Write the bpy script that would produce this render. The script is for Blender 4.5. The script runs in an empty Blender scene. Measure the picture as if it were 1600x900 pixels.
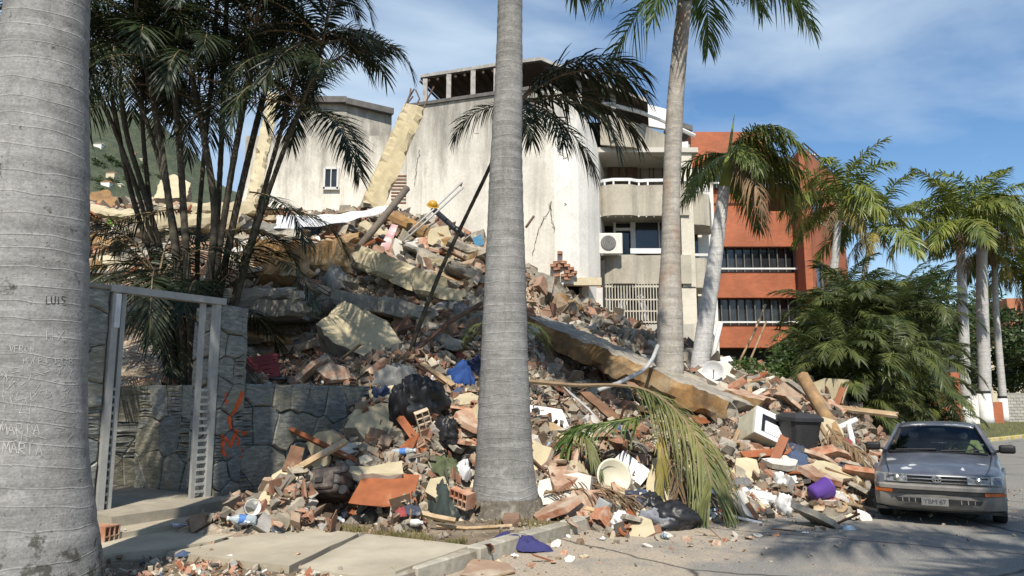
import bpy, bmesh, math, random
import numpy as np
from mathutils import Vector, Matrix, noise, Euler

random.seed(7)
np.random.seed(7)
SC = bpy.context.scene
COL = SC.collection
R = math.radians
FPX = 1164.0
PITCH = math.atan(172.0 / FPX)
CAM_H = 1.6

# ------------------------------------------------------------------ camera
cam_d = bpy.data.cameras.new('camera')
cam_d.sensor_width = 36.0
cam_d.lens = FPX / 1600.0 * 36.0
cam_d.clip_start = 0.05
cam_d.clip_end = 6000.0
cam = bpy.data.objects.new('camera', cam_d)
COL.objects.link(cam)
cam.location = (0, 0, CAM_H)
cam.rotation_euler = (math.pi / 2 + PITCH, 0, 0)
SC.camera = cam

# ------------------------------------------------------------------ sky and sun
SUN_EL = R(50)
SUN_TRAVEL = Vector((0.02, 1.0, 0)).normalized()
world = bpy.data.worlds.new('World')
SC.world = world
world.use_nodes = True
wn, wl = world.node_tree.nodes, world.node_tree.links
wn.clear()
w_out = wn.new('ShaderNodeOutputWorld')
w_bg = wn.new('ShaderNodeBackground')
w_bg.inputs['Strength'].default_value = 0.09
sky = wn.new('ShaderNodeTexSky')
sky.sky_type = 'NISHITA'
sky.sun_disc = False
sky.sun_elevation = SUN_EL
sky.sun_rotation = math.pi
sky.air_density = 1.0
sky.dust_density = 0.4
sky.ozone_density = 1.6
tc = wn.new('ShaderNodeTexCoord')
mp = wn.new('ShaderNodeMapping')
mp.inputs['Rotation'].default_value = (0.25, 0.35, 0.0)
mp.inputs['Scale'].default_value = (1.0, 1.0, 2.6)
mp.inputs['Location'].default_value = (0.5, 1.9, 0.2)
wl.new(tc.outputs['Generated'], mp.inputs['Vector'])
n1 = wn.new('ShaderNodeTexNoise')
n1.inputs['Scale'].default_value = 1.7
n1.inputs['Detail'].default_value = 6
n1.inputs['Roughness'].default_value = 0.5
n1.inputs['Distortion'].default_value = 0.5
wl.new(mp.outputs['Vector'], n1.inputs['Vector'])
cr = wn.new('ShaderNodeValToRGB')
cr.color_ramp.elements[0].position = 0.43
cr.color_ramp.elements[0].color = (0.0, 0.0, 0.0, 1)
cr.color_ramp.elements[1].position = 0.70
cr.color_ramp.elements[1].color = (0.92, 0.92, 0.92, 1)
wl.new(n1.outputs['Fac'], cr.inputs['Fac'])
wmix = wn.new('ShaderNodeMixRGB')
wmix.inputs['Color2'].default_value = (6.0, 7.3, 8.6, 1)
wl.new(cr.outputs['Color'], wmix.inputs['Fac'])
whs = wn.new('ShaderNodeHueSaturation')
whs.inputs['Saturation'].default_value = 1.2
whs.inputs['Value'].default_value = 1.35
wl.new(sky.outputs['Color'], whs.inputs['Color'])
wl.new(whs.outputs['Color'], wmix.inputs['Color1'])
wl.new(wmix.outputs['Color'], w_bg.inputs['Color'])
wl.new(w_bg.outputs['Background'], w_out.inputs['Surface'])

sun_d = bpy.data.lights.new('sun', 'SUN')
sun_d.energy = 5.0
sun_d.angle = R(0.5)
sun_d.color = (1.0, 0.93, 0.82)
sun = bpy.data.objects.new('sun', sun_d)
COL.objects.link(sun)
sun_dir = Vector((SUN_TRAVEL.x * math.cos(SUN_EL), SUN_TRAVEL.y * math.cos(SUN_EL), -math.sin(SUN_EL)))
sun.rotation_euler = sun_dir.to_track_quat('-Z', 'Y').to_euler()
sun.location = (0, -20, 40)

vs = SC.view_settings
vs.view_transform = 'Standard'
vs.look = 'None'
vs.exposure = 0.32
vs.gamma = 1.0
vs.use_curve_mapping = False
SC.render.film_transparent = False
SC.cycles.max_bounces = 6
SC.cycles.transparent_max_bounces = 12
SC.cycles.use_denoising = True

# ------------------------------------------------------------------ geometry of the view
def ray(px, py):
    x = (px - 800.0) / FPX
    y = (450.0 - py) / FPX
    c, s = math.cos(PITCH), math.sin(PITCH)
    return Vector((x, c - y * s, s + y * c))

def P(px, py, D):
    d = ray(px, py)
    return Vector((0, 0, CAM_H)) + d * (D / d.y)

def G(px, py, z=0.0):
    d = ray(px, py)
    return Vector((0, 0, CAM_H)) + d * ((z - CAM_H) / d.z)

ST_A = R(32.74)                                   # the street runs off to the right
DV = Vector((math.sin(ST_A), math.cos(ST_A), 0))
RV = Vector((math.cos(ST_A), -math.sin(ST_A), 0))
ST_ROT = math.pi / 2 - ST_A                       # local x along the street, local y away from it (left)

def S(u, v, z=0.0):
    return DV * u + RV * v + Vector((0, 0, z))

def UV(p):
    return p.x * DV.x + p.y * DV.y, p.x * RV.x + p.y * RV.y

def WV(px, py, v):
    """pixel -> (u, z) on the vertical plane at offset v from the street axis"""
    d = ray(px, py)
    k = v / (d.x * RV.x + d.y * RV.y)
    p = d * k
    return p.x * DV.x + p.y * DV.y, CAM_H + p.z

def mpp(D):
    return D / FPX                                # metres per photo pixel at depth D

# ------------------------------------------------------------------ materials
MATS = {}

def _nt(name):
    m = bpy.data.materials.new(name)
    m.use_nodes = True
    nt = m.node_tree
    b = nt.nodes['Principled BSDF']
    return m, nt.nodes, nt.links, b

def coords(n, l, space='Object', scale=None):
    t = n.new('ShaderNodeTexCoord')
    o = t.outputs[space]
    if scale is not None:
        mpn = n.new('ShaderNodeMapping')
        mpn.inputs['Scale'].default_value = scale
        l.new(o, mpn.inputs['Vector'])
        o = mpn.outputs['Vector']
    return o

def nz(n, l, vec, scale, detail=5, rough=0.6, dist=0.0):
    t = n.new('ShaderNodeTexNoise')
    t.inputs['Scale'].default_value = scale
    t.inputs['Detail'].default_value = detail
    t.inputs['Roughness'].default_value = rough
    t.inputs['Distortion'].default_value = dist
    if vec is not None:
        l.new(vec, t.inputs['Vector'])
    return t.outputs['Fac']

def ramp(n, l, fac, stops):
    r = n.new('ShaderNodeValToRGB')
    e = r.color_ramp.elements
    while len(e) < len(stops):
        e.new(0.5)
    for k, (p, c) in enumerate(stops):
        e[k].position = p
        e[k].color = tuple(c) + (1,) if len(c) == 3 else c
    l.new(fac, r.inputs['Fac'])
    return r.outputs['Color']

def mixc(n, l, fac, a, b, mode='MIX'):
    m = n.new('ShaderNodeMixRGB')
    m.blend_type = mode
    for sock, val in (('Fac', fac), ('Color1', a), ('Color2', b)):
        if isinstance(val, (int, float)):
            m.inputs[sock].default_value = val
        elif isinstance(val, (tuple, list)):
            m.inputs[sock].default_value = tuple(val) + (1,) if len(val) == 3 else val
        else:
            l.new(val, m.inputs[sock])
    return m.outputs['Color']

def bump(n, l, b, h, strength=0.4, dist=0.02):
    bp = n.new('ShaderNodeBump')
    bp.inputs['Strength'].default_value = strength
    bp.inputs['Distance'].default_value = dist
    l.new(h, bp.inputs['Height'])
    l.new(bp.outputs['Normal'], b.inputs['Normal'])

def mul(c, k):
    return tuple(min(1.0, max(0.0, x * k)) for x in c)

def simple(name, color, rough=0.75, var=0.35, scale=6.0, bmp=0.25, dist=0.01, metal=0.0,
           color2=None, spec=0.35, rnd=0.0, dust=None, dust_at=(0.5, 0.66)):
    """grainy procedural paint/stone/wood: noise between two tones, optional dust, bump, per-object tone"""
    if name in MATS:
        return MATS[name]
    m, n, l, b = _nt(name)
    v = coords(n, l)
    f = nz(n, l, v, scale, 6, 0.62)
    c2 = color2 if color2 else mul(color, 1 - var)
    col = ramp(n, l, f, [(0.33, c2), (0.67, color)])
    if rnd:
        oi = n.new('ShaderNodeObjectInfo')
        hv = n.new('ShaderNodeHueSaturation')
        mr = n.new('ShaderNodeMapRange')
        mr.inputs['To Min'].default_value = 1 - rnd
        mr.inputs['To Max'].default_value = 1 + rnd
        l.new(oi.outputs['Random'], mr.inputs['Value'])
        l.new(mr.outputs['Result'], hv.inputs['Value'])
        l.new(col, hv.inputs['Color'])
        col = hv.outputs['Color']
    if dust:
        f2 = nz(n, l, v, scale * 0.45, 7, 0.65)
        r2 = ramp(n, l, f2, [(dust_at[0], (0, 0, 0)), (dust_at[1], (1, 1, 1))])
        col = mixc(n, l, r2, col, dust)
    l.new(col, b.inputs['Base Color'])
    b.inputs['Roughness'].default_value = rough
    b.inputs['Metallic'].default_value = metal
    b.inputs['Specular IOR Level'].default_value = spec
    if bmp:
        bump(n, l, b, nz(n, l, v, scale * 3.0, 6, 0.65), bmp, dist)
    MATS[name] = m
    return m

def vcol_mat(name, rough=0.85, scale=9.0, bmp=0.3):
    """colour comes from the 'tint' attribute of each fragment, with grain on top"""
    m, n, l, b = _nt(name)
    a = n.new('ShaderNodeAttribute')
    a.attribute_name = 'tint'
    v = coords(n, l)
    g = ramp(n, l, nz(n, l, v, scale, 5, 0.65), [(0.3, (0.62, 0.62, 0.62)), (0.7, (1.05, 1.05, 1.05))])
    l.new(mixc(n, l, 1.0, a.outputs['Color'], g, 'MULTIPLY'), b.inputs['Base Color'])
    b.inputs['Roughness'].default_value = rough
    b.inputs['Specular IOR Level'].default_value = 0.25
    if bmp:
        bump(n, l, b, nz(n, l, v, scale * 3, 4, 0.6), bmp, 0.01)
    MATS[name] = m
    return m

# ------------------------------------------------------------------ object helpers
def tag(o, label=None, cat=None, group=None, kind=None):
    if label: o['label'] = label
    if cat: o['category'] = cat
    if group: o['group'] = group
    if kind: o['kind'] = kind
    return o

def obj(name, data, parent=None, loc=None, rot=None, scale=None):
    o = bpy.data.objects.new(name, data)
    COL.objects.link(o)
    if parent is not None: o.parent = parent
    if loc is not None: o.location = loc
    if rot is not None: o.rotation_euler = rot
    if scale is not None: o.scale = scale if hasattr(scale, '__len__') else (scale,) * 3
    return o

def empty(name, loc=(0, 0, 0), rz=0.0, label=None, cat=None, group=None, rot=None):
    o = obj(name, None, None, loc, rot if rot is not None else (0, 0, rz))
    o.empty_display_size = 0.2
    return tag(o, label, cat, group)

def set_mat(me, mat):
    me.materials.clear()
    for m in (mat if isinstance(mat, (list, tuple)) else [mat]):
        me.materials.append(m)

def mesh(name, verts, faces, mat=None, smooth=False, fmat=None):
    me = bpy.data.meshes.new(name)
    me.from_pydata([tuple(v) for v in verts], [], faces)
    if mat is not None: set_mat(me, mat)
    if fmat: me.polygons.foreach_set('material_index', fmat)
    if smooth: me.polygons.foreach_set('use_smooth', [True] * len(me.polygons))
    me.update()
    return me

class MB:
    """collects shapes; build() makes ONE mesh object"""
    def __init__(self):
        self.v, self.f, self.m = [], [], []
    def add(self, vs, fs, mi=0, M=None):
        b = len(self.v)
        for p in vs:
            p = Vector(p)
            self.v.append(M @ p if M is not None else p)
        for q in fs:
            self.f.append([b + i for i in q]); self.m.append(mi)
        return self
    def box(self, x0, x1, y0, y1, z0, z1, mi=0, M=None, ch=0.0):
        if ch <= 0:
            vs = [(x0, y0, z0), (x1, y0, z0), (x1, y1, z0), (x0, y1, z0), (x0, y0, z1), (x1, y0, z1), (x1, y1, z1), (x0, y1, z1)]
            return self.add(vs, [(0, 3, 2, 1), (4, 5, 6, 7), (0, 1, 5, 4), (1, 2, 6, 5), (2, 3, 7, 6), (3, 0, 4, 7)], mi, M)
        c = ch
        bm = bmesh.new()
        bmesh.ops.create_cube(bm, size=1)
        for q in bm.verts:
            q.co = Vector(((x0 + x1) / 2 + q.co.x * (x1 - x0), (y0 + y1) / 2 + q.co.y * (y1 - y0), (z0 + z1) / 2 + q.co.z * (z1 - z0)))
        bmesh.ops.bevel(bm, geom=bm.edges[:], offset=c, segments=1, affect='EDGES')
        bm.verts.index_update()
        vs = [q.co.copy() for q in bm.verts]
        fs = [[q.index for q in f.verts] for f in bm.faces]
        bm.free()
        return self.add(vs, fs, mi, M)
    def tube(self, pts, rad, n=8, mi=0, M=None, cap=True, squash=1.0):
        pts = [Vector(p) for p in pts]
        rad = rad if hasattr(rad, '__len__') else [rad] * len(pts)
        vs, fs = [], []
        up = None
        for i, p in enumerate(pts):
            t = (pts[min(i + 1, len(pts) - 1)] - pts[max(i - 1, 0)])
            t = t.normalized() if t.length > 1e-9 else Vector((0, 0, 1))
            if up is None:
                up = Vector((0, 0, 1)) if abs(t.z) < 0.9 else Vector((1, 0, 0))
            a = t.cross(up)
            a = a.normalized() if a.length > 1e-6 else t.orthogonal().normalized()
            bq = a.cross(t).normalized()
            up = bq
            for k in range(n):
                w = 2 * math.pi * k / n
                vs.append(p + a * math.cos(w) * rad[i] + bq * math.sin(w) * rad[i] * squash)
        for i in range(len(pts) - 1):
            for k in range(n):
                k2 = (k + 1) % n
                fs.append((i * n + k, i * n + k2, (i + 1) * n + k2, (i + 1) * n + k))
        if cap:
            fs.append(list(range(n))[::-1])
            fs.append([(len(pts) - 1) * n + k for k in range(n)])
        return self.add(vs, fs, mi, M)
    def lathe(self, prof, n=16, mi=0, M=None, cap=True):
        vs, fs = [], []
        for (r, z) in prof:
            for k in range(n):
                w = 2 * math.pi * k / n
                vs.append((r * math.cos(w), r * math.sin(w), z))
        for i in range(len(prof) - 1):
            for k in range(n):
                k2 = (k + 1) % n
                fs.append((i * n + k, i * n + k2, (i + 1) * n + k2, (i + 1) * n + k))
        if cap:
            fs.append(list(range(n))[::-1])
            fs.append([(len(prof) - 1) * n + k for k in range(n)])
        return self.add(vs, fs, mi, M)
    def prism(self, poly, y0, y1, mi=0, M=None):
        """polygon in (x, z), extruded from y0 to y1"""
        k = len(poly)
        vs = [(p[0], y0, p[1]) for p in poly] + [(p[0], y1, p[1]) for p in poly]
        fs = [list(range(k)), list(range(k, 2 * k))[::-1]] + [(i, i + k, (i + 1) % k + k, (i + 1) % k) for i in range(k)]
        return self.add(vs, fs, mi, M)
    def slab(self, poly, z0, z1, mi=0, M=None):
        """polygon in (x, y), extruded in z"""
        k = len(poly)
        vs = [(p[0], p[1], z0) for p in poly] + [(p[0], p[1], z1) for p in poly]
        fs = [list(range(k))[::-1], list(range(k, 2 * k))] + [(i, (i + 1) % k, (i + 1) % k + k, i + k) for i in range(k)]
        return self.add(vs, fs, mi, M)
    def data(self, name, mat=None, smooth=False, fix=True):
        me = mesh(name, self.v, self.f, mat, smooth, self.m if any(self.m) else None)
        if fix:
            bm = bmesh.new(); bm.from_mesh(me)
            bmesh.ops.recalc_face_normals(bm, faces=bm.faces)
            bm.to_mesh(me); bm.free()
        return me
    def build(self, name, mat=None, parent=None, loc=None, rot=None, smooth=False, scale=None):
        return obj(name, self.data(name, mat, smooth), parent, loc, rot, scale)

def smooth_by_angle(me, ang=0.6):
    me.polygons.foreach_set('use_smooth', [True] * len(me.polygons))
    bm = bmesh.new(); bm.from_mesh(me)
    for e in bm.edges:
        e.smooth = not (len(e.link_faces) == 2 and e.calc_face_angle(0) > ang)
    bm.to_mesh(me); bm.free()

def frame_rot(xdir, zhint=Vector((0, 0, 1))):
    """rotation with local x along xdir and local z near zhint"""
    x = Vector(xdir).normalized()
    y = zhint.cross(x).normalized()
    z = x.cross(y)
    return Matrix((x, y, z)).transposed()

def copy_tree(o, parent=None, loc=None, rot=None, scale=None, label=None, group=None):
    c = o.copy(); COL.objects.link(c); c.parent = parent
    if loc is not None: c.location = loc
    if rot is not None: c.rotation_euler = rot
    if scale is not None: c.scale = scale if hasattr(scale, '__len__') else (scale,) * 3
    if label: c['label'] = label
    if group: c['group'] = group
    for ch in o.children:
        k = copy_tree(ch, c)
        k.matrix_parent_inverse = ch.matrix_parent_inverse.copy()
    return c

def fbm(x, y, z=0.0, o=4):
    return noise.fractal(Vector((x, y, z)), 0.9, 2.1, o)
# ------------------------------------------------------------------ ground, road, pavement
def m_asphalt():
    m, n, l, b = _nt('asphalt')
    v = coords(n, l)
    fine = nz(n, l, v, 55.0, 4, 0.7)
    col = ramp(n, l, fine, [(0.32, (0.09, 0.087, 0.08)), (0.5, (0.19, 0.183, 0.17)), (0.7, (0.33, 0.32, 0.295))])
    big = nz(n, l, v, 0.5, 6, 0.6)
    col = mixc(n, l, ramp(n, l, big, [(0.4, (0, 0, 0)), (0.65, (0.55, 0.55, 0.55))]), col, (0.235, 0.22, 0.19))
    # dust tracked out of the rubble, thickest along the kerb (object space: y grows to the left)
    sep = n.new('ShaderNodeSeparateXYZ'); l.new(v, sep.inputs[0])
    mr = n.new('ShaderNodeMapRange')
    mr.inputs['From Min'].default_value = 0.6; mr.inputs['From Max'].default_value = 4.4
    l.new(sep.outputs['Y'], mr.inputs['Value'])
    dn = nz(n, l, v, 1.3, 8, 0.68)
    ad = n.new('ShaderNodeMath'); ad.operation = 'MULTIPLY_ADD'
    l.new(mr.outputs['Result'], ad.inputs[0]); ad.inputs[1].default_value = 0.42
    l.new(dn, ad.inputs[2])
    dust = ramp(n, l, ad.outputs[0], [(0.62, (0, 0, 0)), (0.82, (0.92, 0.92, 0.92))])
    dcol = ramp(n, l, nz(n, l, v, 30, 4, 0.7), [(0.3, (0.25, 0.2, 0.15)), (0.7, (0.46, 0.4, 0.31))])
    col = mixc(n, l, dust, col, dcol)
    # cracks
    vo = n.new('ShaderNodeTexVoronoi'); vo.feature = 'DISTANCE_TO_EDGE'; vo.inputs['Scale'].default_value = 0.42
    wv = mixc(n, l, 0.22, v, None or nzc(n, l, v, 1.6))
    l.new(wv, vo.inputs['Vector'])
    ck = ramp(n, l, vo.outputs['Distance'], [(0.0, (1, 1, 1)), (0.012, (0, 0, 0))])
    col = mixc(n, l, ck, col, (0.045, 0.042, 0.04))
    l.new(col, b.inputs['Base Color'])
    b.inputs['Roughness'].default_value = 0.9
    b.inputs['Specular IOR Level'].default_value = 0.2
    bump(n, l, b, fine, 0.5, 0.008)
    return m

def nzc(n, l, v, s):
    t = n.new('ShaderNodeTexNoise'); t.inputs['Scale'].default_value = s; t.inputs['Detail'].default_value = 4
    l.new(v, t.inputs['Vector'])
    return t.outputs['Color']

def sheet(name, poly, z, mat, loc=(0, 0, 0), rz=0.0, kind='structure', parent=None):
    me = mesh(name, [(p[0], p[1], z) for p in poly], [list(range(len(poly)))], mat)
    o = obj(name, me, parent, loc, (0, 0, rz))
    if me.polygons[0].normal.z < 0: me.flip_normals()
    if parent is None: tag(o, kind=kind)
    return o

def grid_sheet(name, x0, x1, y0, y1, nx, ny, zf, mat, loc=(0, 0, 0), rz=0.0, keep=None, smooth=True):
    vs = []
    for j in range(ny + 1):
        for i in range(nx + 1):
            x, y = x0 + (x1 - x0) * i / nx, y0 + (y1 - y0) * j / ny
            vs.append((x, y, zf(x, y)))
    fs = []
    for j in range(ny):
        for i in range(nx):
            a = j * (nx + 1) + i
            q = (a, a + 1, a + nx + 2, a + nx + 1)
            if keep is None or keep([vs[k] for k in q]):
                fs.append(q)
    return obj(name, mesh(name, vs, fs, mat, smooth), None, loc, (0, 0, rz))

soil = simple('soil', (0.20, 0.155, 0.105), 0.95, 0.45, 3.0, 0.6, 0.03, dust=(0.30, 0.25, 0.18))
far_ground = simple('far_ground', (0.09, 0.11, 0.05), 0.95, 0.5, 0.6, 0.4, 0.05, dust=(0.16, 0.14, 0.09))
pave_mat = simple('pavement_concrete', (0.46, 0.41, 0.315), 0.9, 0.3, 1.6, 0.35, 0.006, dust=(0.30, 0.26, 0.19), dust_at=(0.5, 0.72))
kerb_mat = simple('kerb_concrete', (0.42, 0.39, 0.32), 0.9, 0.42, 4.0, 0.5, 0.012, dust=(0.22, 0.19, 0.14), rnd=0.12)
grass_soil = simple('grassy_soil', (0.13, 0.13, 0.06), 0.95, 0.5, 5.0, 0.6, 0.03)

sheet('ground', [(-1500, -300), (1500, -300), (1500, 3000), (-1500, 3000)], -0.03, far_ground)
ROT = (0, 0, ST_ROT)
KV = -4.35                                               # kerb line
asph = m_asphalt()
sheet('road', [(-60, -60), (160, -60), (160, 4.4), (-60, 4.4)], 0.0, asph, rz=ST_ROT)
sheet('soil_strip', [(-30, 4.42), (36, 4.42), (36, 30), (-30, 30)], 0.10, soil, rz=ST_ROT)

# kerb stones, one by one
kerb = empty('kerb', (0, 0, 0), ST_ROT); tag(kerb, kind='structure')
kvar = []
for k in range(5):
    mb = MB(); L = 0.93
    mb.box(0.006, L - 0.006, 0, 0.17, -0.1, 0.155, ch=0.016)
    for p in mb.v:
        q = fbm(p.x * 5 + k * 9, p.y * 5, p.z * 5)
        p.y += 0.014 * q; p.z += 0.012 * fbm(p.x * 3 + 40 * k, p.y * 6, 3.0)
    me = mb.data('kerb_stone', kerb_mat); kvar.append(me)
for i in range(40):
    o = obj('kerb_stone', kvar[i % 5], kerb, (-6 + i * 0.935, -KV - 0.012 + random.uniform(-.012, .012), random.uniform(-.012, .01)), (random.uniform(-.03, .03), random.uniform(-.012, .012), random.uniform(-.012, .012)))

# paving slabs by the gate
pave = empty('pavement', (0, 0, 0), ST_ROT); tag(pave, kind='structure')
def st(p):
    u, v = UV(p); return (u, -v)
def paving(pix, z, name='paving_slab'):
    pts = [st(G(a, b_, z)) for a, b_ in pix]
    out = []
    for i in range(len(pts)):
        a, b_ = Vector(pts[i]), Vector(pts[(i + 1) % len(pts)])
        k = max(1, int((b_ - a).length / 0.22))
        for j in range(k):
            q = a.lerp(b_, j / k)
            if j: q += Vector((random.uniform(-.015, .015), random.uniform(-.015, .015)))
            out.append((q.x, q.y))
    mb = MB(); mb.slab(out, z - 0.09, z)
    return mb.build(name, pave_mat, pave)
paving([(145, 868), (150, 838), (395, 806), (425, 817), (330, 846), (255, 858)], 0.17)
paving([(262, 862), (336, 849), (432, 819), (560, 833), (452, 884)], 0.165)
paving([(466, 886), (572, 834), (700, 848), (735, 852), (618, 893), (560, 900)], 0.16)

# grass verge and road island far down the street
verge = [G(1330, 722), G(1440, 700), G(1545, 690), G(1600, 684), G(1720, 674), G(1760, 648), G(1400, 648), G(1290, 660)]
sheet('verge', [(p.x, p.y) for p in verge], 0.05, grass_soil)
vk = empty('verge_kerb'); tag(vk, kind='structure')
ye = simple('worn_yellow_paint', (0.55, 0.43, 0.10), 0.8, 0.4, 5.0, 0.3, dust=(0.42, 0.39, 0.32))
for a, b_, mt in (((1330, 722), (1440, 700), kerb_mat), ((1440, 700), (1545, 690), kerb_mat), ((1545, 690), (1600, 684), ye), ((1600, 684), (1720, 674), ye)):
    pa, pb = G(*a), G(*b_)
    dd = (pb - pa); L = dd.length; k = max(1, int(L / 1.2))
    for i in range(k):
        mb = MB(); mb.box(0.01, L / k - 0.01, -0.08, 0.08, -0.05, 0.13, ch=0.02)
        mb.build('kerb_stone', mt, vk, pa + dd * (i / k), (0, 0, math.atan2(dd.y, dd.x)))

# ------------------------------------------------------------------ the rubble mound as terrain
WALL_V = -8.7
CP = []
def cp(px, py, D): CP.append(P(px, py, D))
def cpg(px, py, z=0.0): 
    p = G(px, py, z); p.z = z - 0.06; CP.append(p)
def cw(x, y, z): CP.append(Vector((x, y, z)))
# toe along pavement and road
for a in ((385, 790), (450, 808), (520, 822), (600, 818), (700, 806), (790, 818)): cpg(a[0], a[1], 0.14)
for a in ((395, 802), (425, 818), (740, 802), (850, 806), (800, 800)): cpg(a[0], a[1], 0.10)
for a in ((880, 828), (960, 838), (1040, 832), (1120, 818), (1200, 812), (1290, 806), (1350, 796), (1395, 780), (1410, 740)): cpg(a[0], a[1], 0.0)
for a in ((500, 870), (700, 880), (900, 880), (1100, 870), (1300, 850), (1450, 830), (1500, 760), (1500, 720), (1480, 690)): cpg(a[0], a[1], -0.3)
# front slope
for a in ((445, 784, 9.4), (490, 748, 10.1), (470, 785, 9.2), (560, 700, 10.8), (600, 645, 11.5), (600, 740, 9.7), (548, 668, 11.2), (690, 640, 11.7), (690, 700, 10.6), (690, 760, 9.6),
          (760, 690, 10.9), (640, 796, 9.0), (860, 765, 10.2), (900, 700, 11.5), (900, 670, 12.6), (980, 760, 10.6), (980, 700, 11.8), (1000, 672, 13.2), (1070, 740, 11.2), (1070, 696, 12.7),
          (1130, 740, 11.4), (1180, 760, 11.2), (1200, 705, 12.6), (1270, 720, 12.2), (1260, 690, 13.2), (1330, 735, 12.0), (1330, 690, 13.6), (1370, 720, 13.0), (1300, 660, 14.8), (1230, 640, 15.2), (1170, 640, 15.0), (1380, 690, 15.5)): cp(*a)
# behind the stone wall
for a in ((400, 600, 12.2), (450, 598, 12.4), (540, 588, 12.7), (620, 575, 12.8), (430, 572, 14.4), (500, 572, 14.8), (560, 556, 14.8), (440, 530, 15.6), (520, 540, 15.4), (690, 580, 12.9), (700, 520, 15.2), (720, 470, 17.0), (800, 562, 15.2)): cp(*a)
# hollow under the long beam
for a in ((850, 606, 14.4), (880, 585, 16.6), (940, 610, 17.0), (1000, 636, 16.6), (1050, 652, 16.2), (1100, 662, 15.8), (900, 560, 18.6), (980, 600, 18.0), (1060, 635, 17.0)): cp(*a)
# upper slope and crest
for a in ((420, 480, 16.2), (480, 430, 18.0), (560, 470, 17.0), (620, 430, 18.2), (680, 430, 18.6), (740, 420, 19.6), (840, 450, 19.4), (420, 390, 20.5), (500, 380, 21.0), (600, 365, 22.0), (690, 375, 22.5), (760, 400, 22.0), (450, 348, 24.0), (560, 335, 25.0), (650, 338, 25.5), (720, 365, 25.5),
          (140, 430, 19.0), (200, 430, 18.6), (300, 440, 18.0), (150, 370, 22.0), (240, 370, 21.5), (330, 390, 20.5), (140, 312, 26.0), (220, 322, 26.0), (320, 335, 25.0), (900, 508, 21), (960, 540, 20.5), (1040, 574, 19.5), (1120, 590, 18.5), (1200, 600, 17.6), (1270, 612, 17.0), (1340, 640, 17.0)): cp(*a)
for a in ((9.3, 13.2, -.4), (9.6, 15, -.4), (10.5, 17, -.4), (12, 19, -.4), (12.5, 16, -.4), (8.6, 12, -.3), (13, 22, -.4)): cw(*a)
# the yard behind the gate and wall stays low near it
for u in (-2, 0, 2, 4, 6):
    q = S(u, -9.6, 0.2); CP.append(q)
    q = S(u, -11.8, 0.9 if u < 5 else 1.6); CP.append(q)
for u in (3.5, 5, 6.3, 7.6, 8.8):
    q = S(u, -8.4, 0.02 if u < 7.9 else 0.35); CP.append(q)
for u in (5.9, 6.8, 7.7, 8.6):
    q = S(u, -9.35, 1.7); CP.append(q)
for u in (-3, 0, 3): CP.append(S(u, -8.2, -0.1)); CP.append(S(u, -7.0, -0.1))
# back of the site
for a in ((-16, 24, 8.0), (-16, 32, 8.5), (-8, 33, 8.4), (0, 33, 5.5), (6, 33, 3.6), (3, 27, 4.6), (7, 25, 2.8), (10, 24, 1.5), (13, 24, 0.2), (16, 30, 0.2), (-15, 14, 3.0), (-15, 10, 1.0), (10.5, 15, -0.2)): cw(*a)
_A = np.array([[p.x, p.y] for p in CP]); _z = np.array([p.z for p in CP])
_D = np.linalg.norm(_A[:, None] - _A[None], axis=2)
_n = len(CP)
_M = np.zeros((_n + 1, _n + 1)); _M[:_n, :_n] = -_D + np.eye(_n) * -0.12; _M[:_n, _n] = 1; _M[_n, :_n] = 1
_w = np.linalg.solve(_M, np.append(_z, 0))
def HN(x, y):
    q = np.stack([np.asarray(x).ravel(), np.asarray(y).ravel()], 1)
    d = np.linalg.norm(q[:, None] - _A[None], axis=2)
    return (-d @ _w[:_n] + _w[_n])
YARD_U = WV(387, 490, WALL_V)[0]                          # courtyard behind the gate: kept clear up to here
_HN0 = HN
def HN(x, y):
    h = _HN0(x, y)
    xx, yy = np.asarray(x, float).ravel(), np.asarray(y, float).ravel()
    u = xx * DV.x + yy * DV.y; v = xx * RV.x + yy * RV.y
    m = ((u < YARD_U + .1) & (v > -11.25) & (v < -8.55)) | ((u < YARD_U - .35) & (v > -8.6) & (v < -7.7))
    return np.where(m, np.minimum(h, -0.2), h)
def H(x, y):
    return float(HN([x], [y])[0])
def SURF(x, y):
    h = HN(x, y)
    xx, yy = np.asarray(x, float).ravel(), np.asarray(y, float).ravel()
    v = xx * RV.x + yy * RV.y
    return np.maximum(h, np.where(v < KV, 0.125, 0.0))
def hit(px, py, near=6.5):
    Ds = np.linspace(near, 34, 560)
    d = ray(px, py)
    xs, ys, zs = d.x / d.y * Ds, Ds, CAM_H + d.z / d.y * Ds
    k = np.nonzero(zs <= SURF(xs, ys))[0]
    if len(k) == 0: return None
    i = k[0]
    return Vector((xs[i], ys[i], zs[i]))

def m_rubble_ground():
    m, n, l, b = _nt('rubble_fines')
    v = coords(n, l)
    vo = n.new('ShaderNodeTexVoronoi'); vo.inputs['Scale'].default_value = 24.0
    l.new(v, vo.inputs['Vector'])
    sp = n.new('ShaderNodeSeparateColor'); l.new(vo.outputs['Color'], sp.inputs[0])
    col = ramp(n, l, sp.outputs[0], [(0.0, (0.16, 0.13, 0.10)), (0.3, (0.30, 0.25, 0.18)), (0.5, (0.34, 0.16, 0.09)), (0.7, (0.40, 0.34, 0.25)), (1.0, (0.52, 0.46, 0.36))])
    col = mixc(n, l, ramp(n, l, nz(n, l, v, 0.9, 7, 0.65), [(0.42, (0, 0, 0)), (0.62, (0.8, 0.8, 0.8))]), col, (0.22, 0.18, 0.13))
    l.new(col, b.inputs['Base Color'])
    b.inputs['Roughness'].default_value = 0.95
    bump(n, l, b, vo.outputs['Distance'], 0.6, 0.03)
    return m
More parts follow.
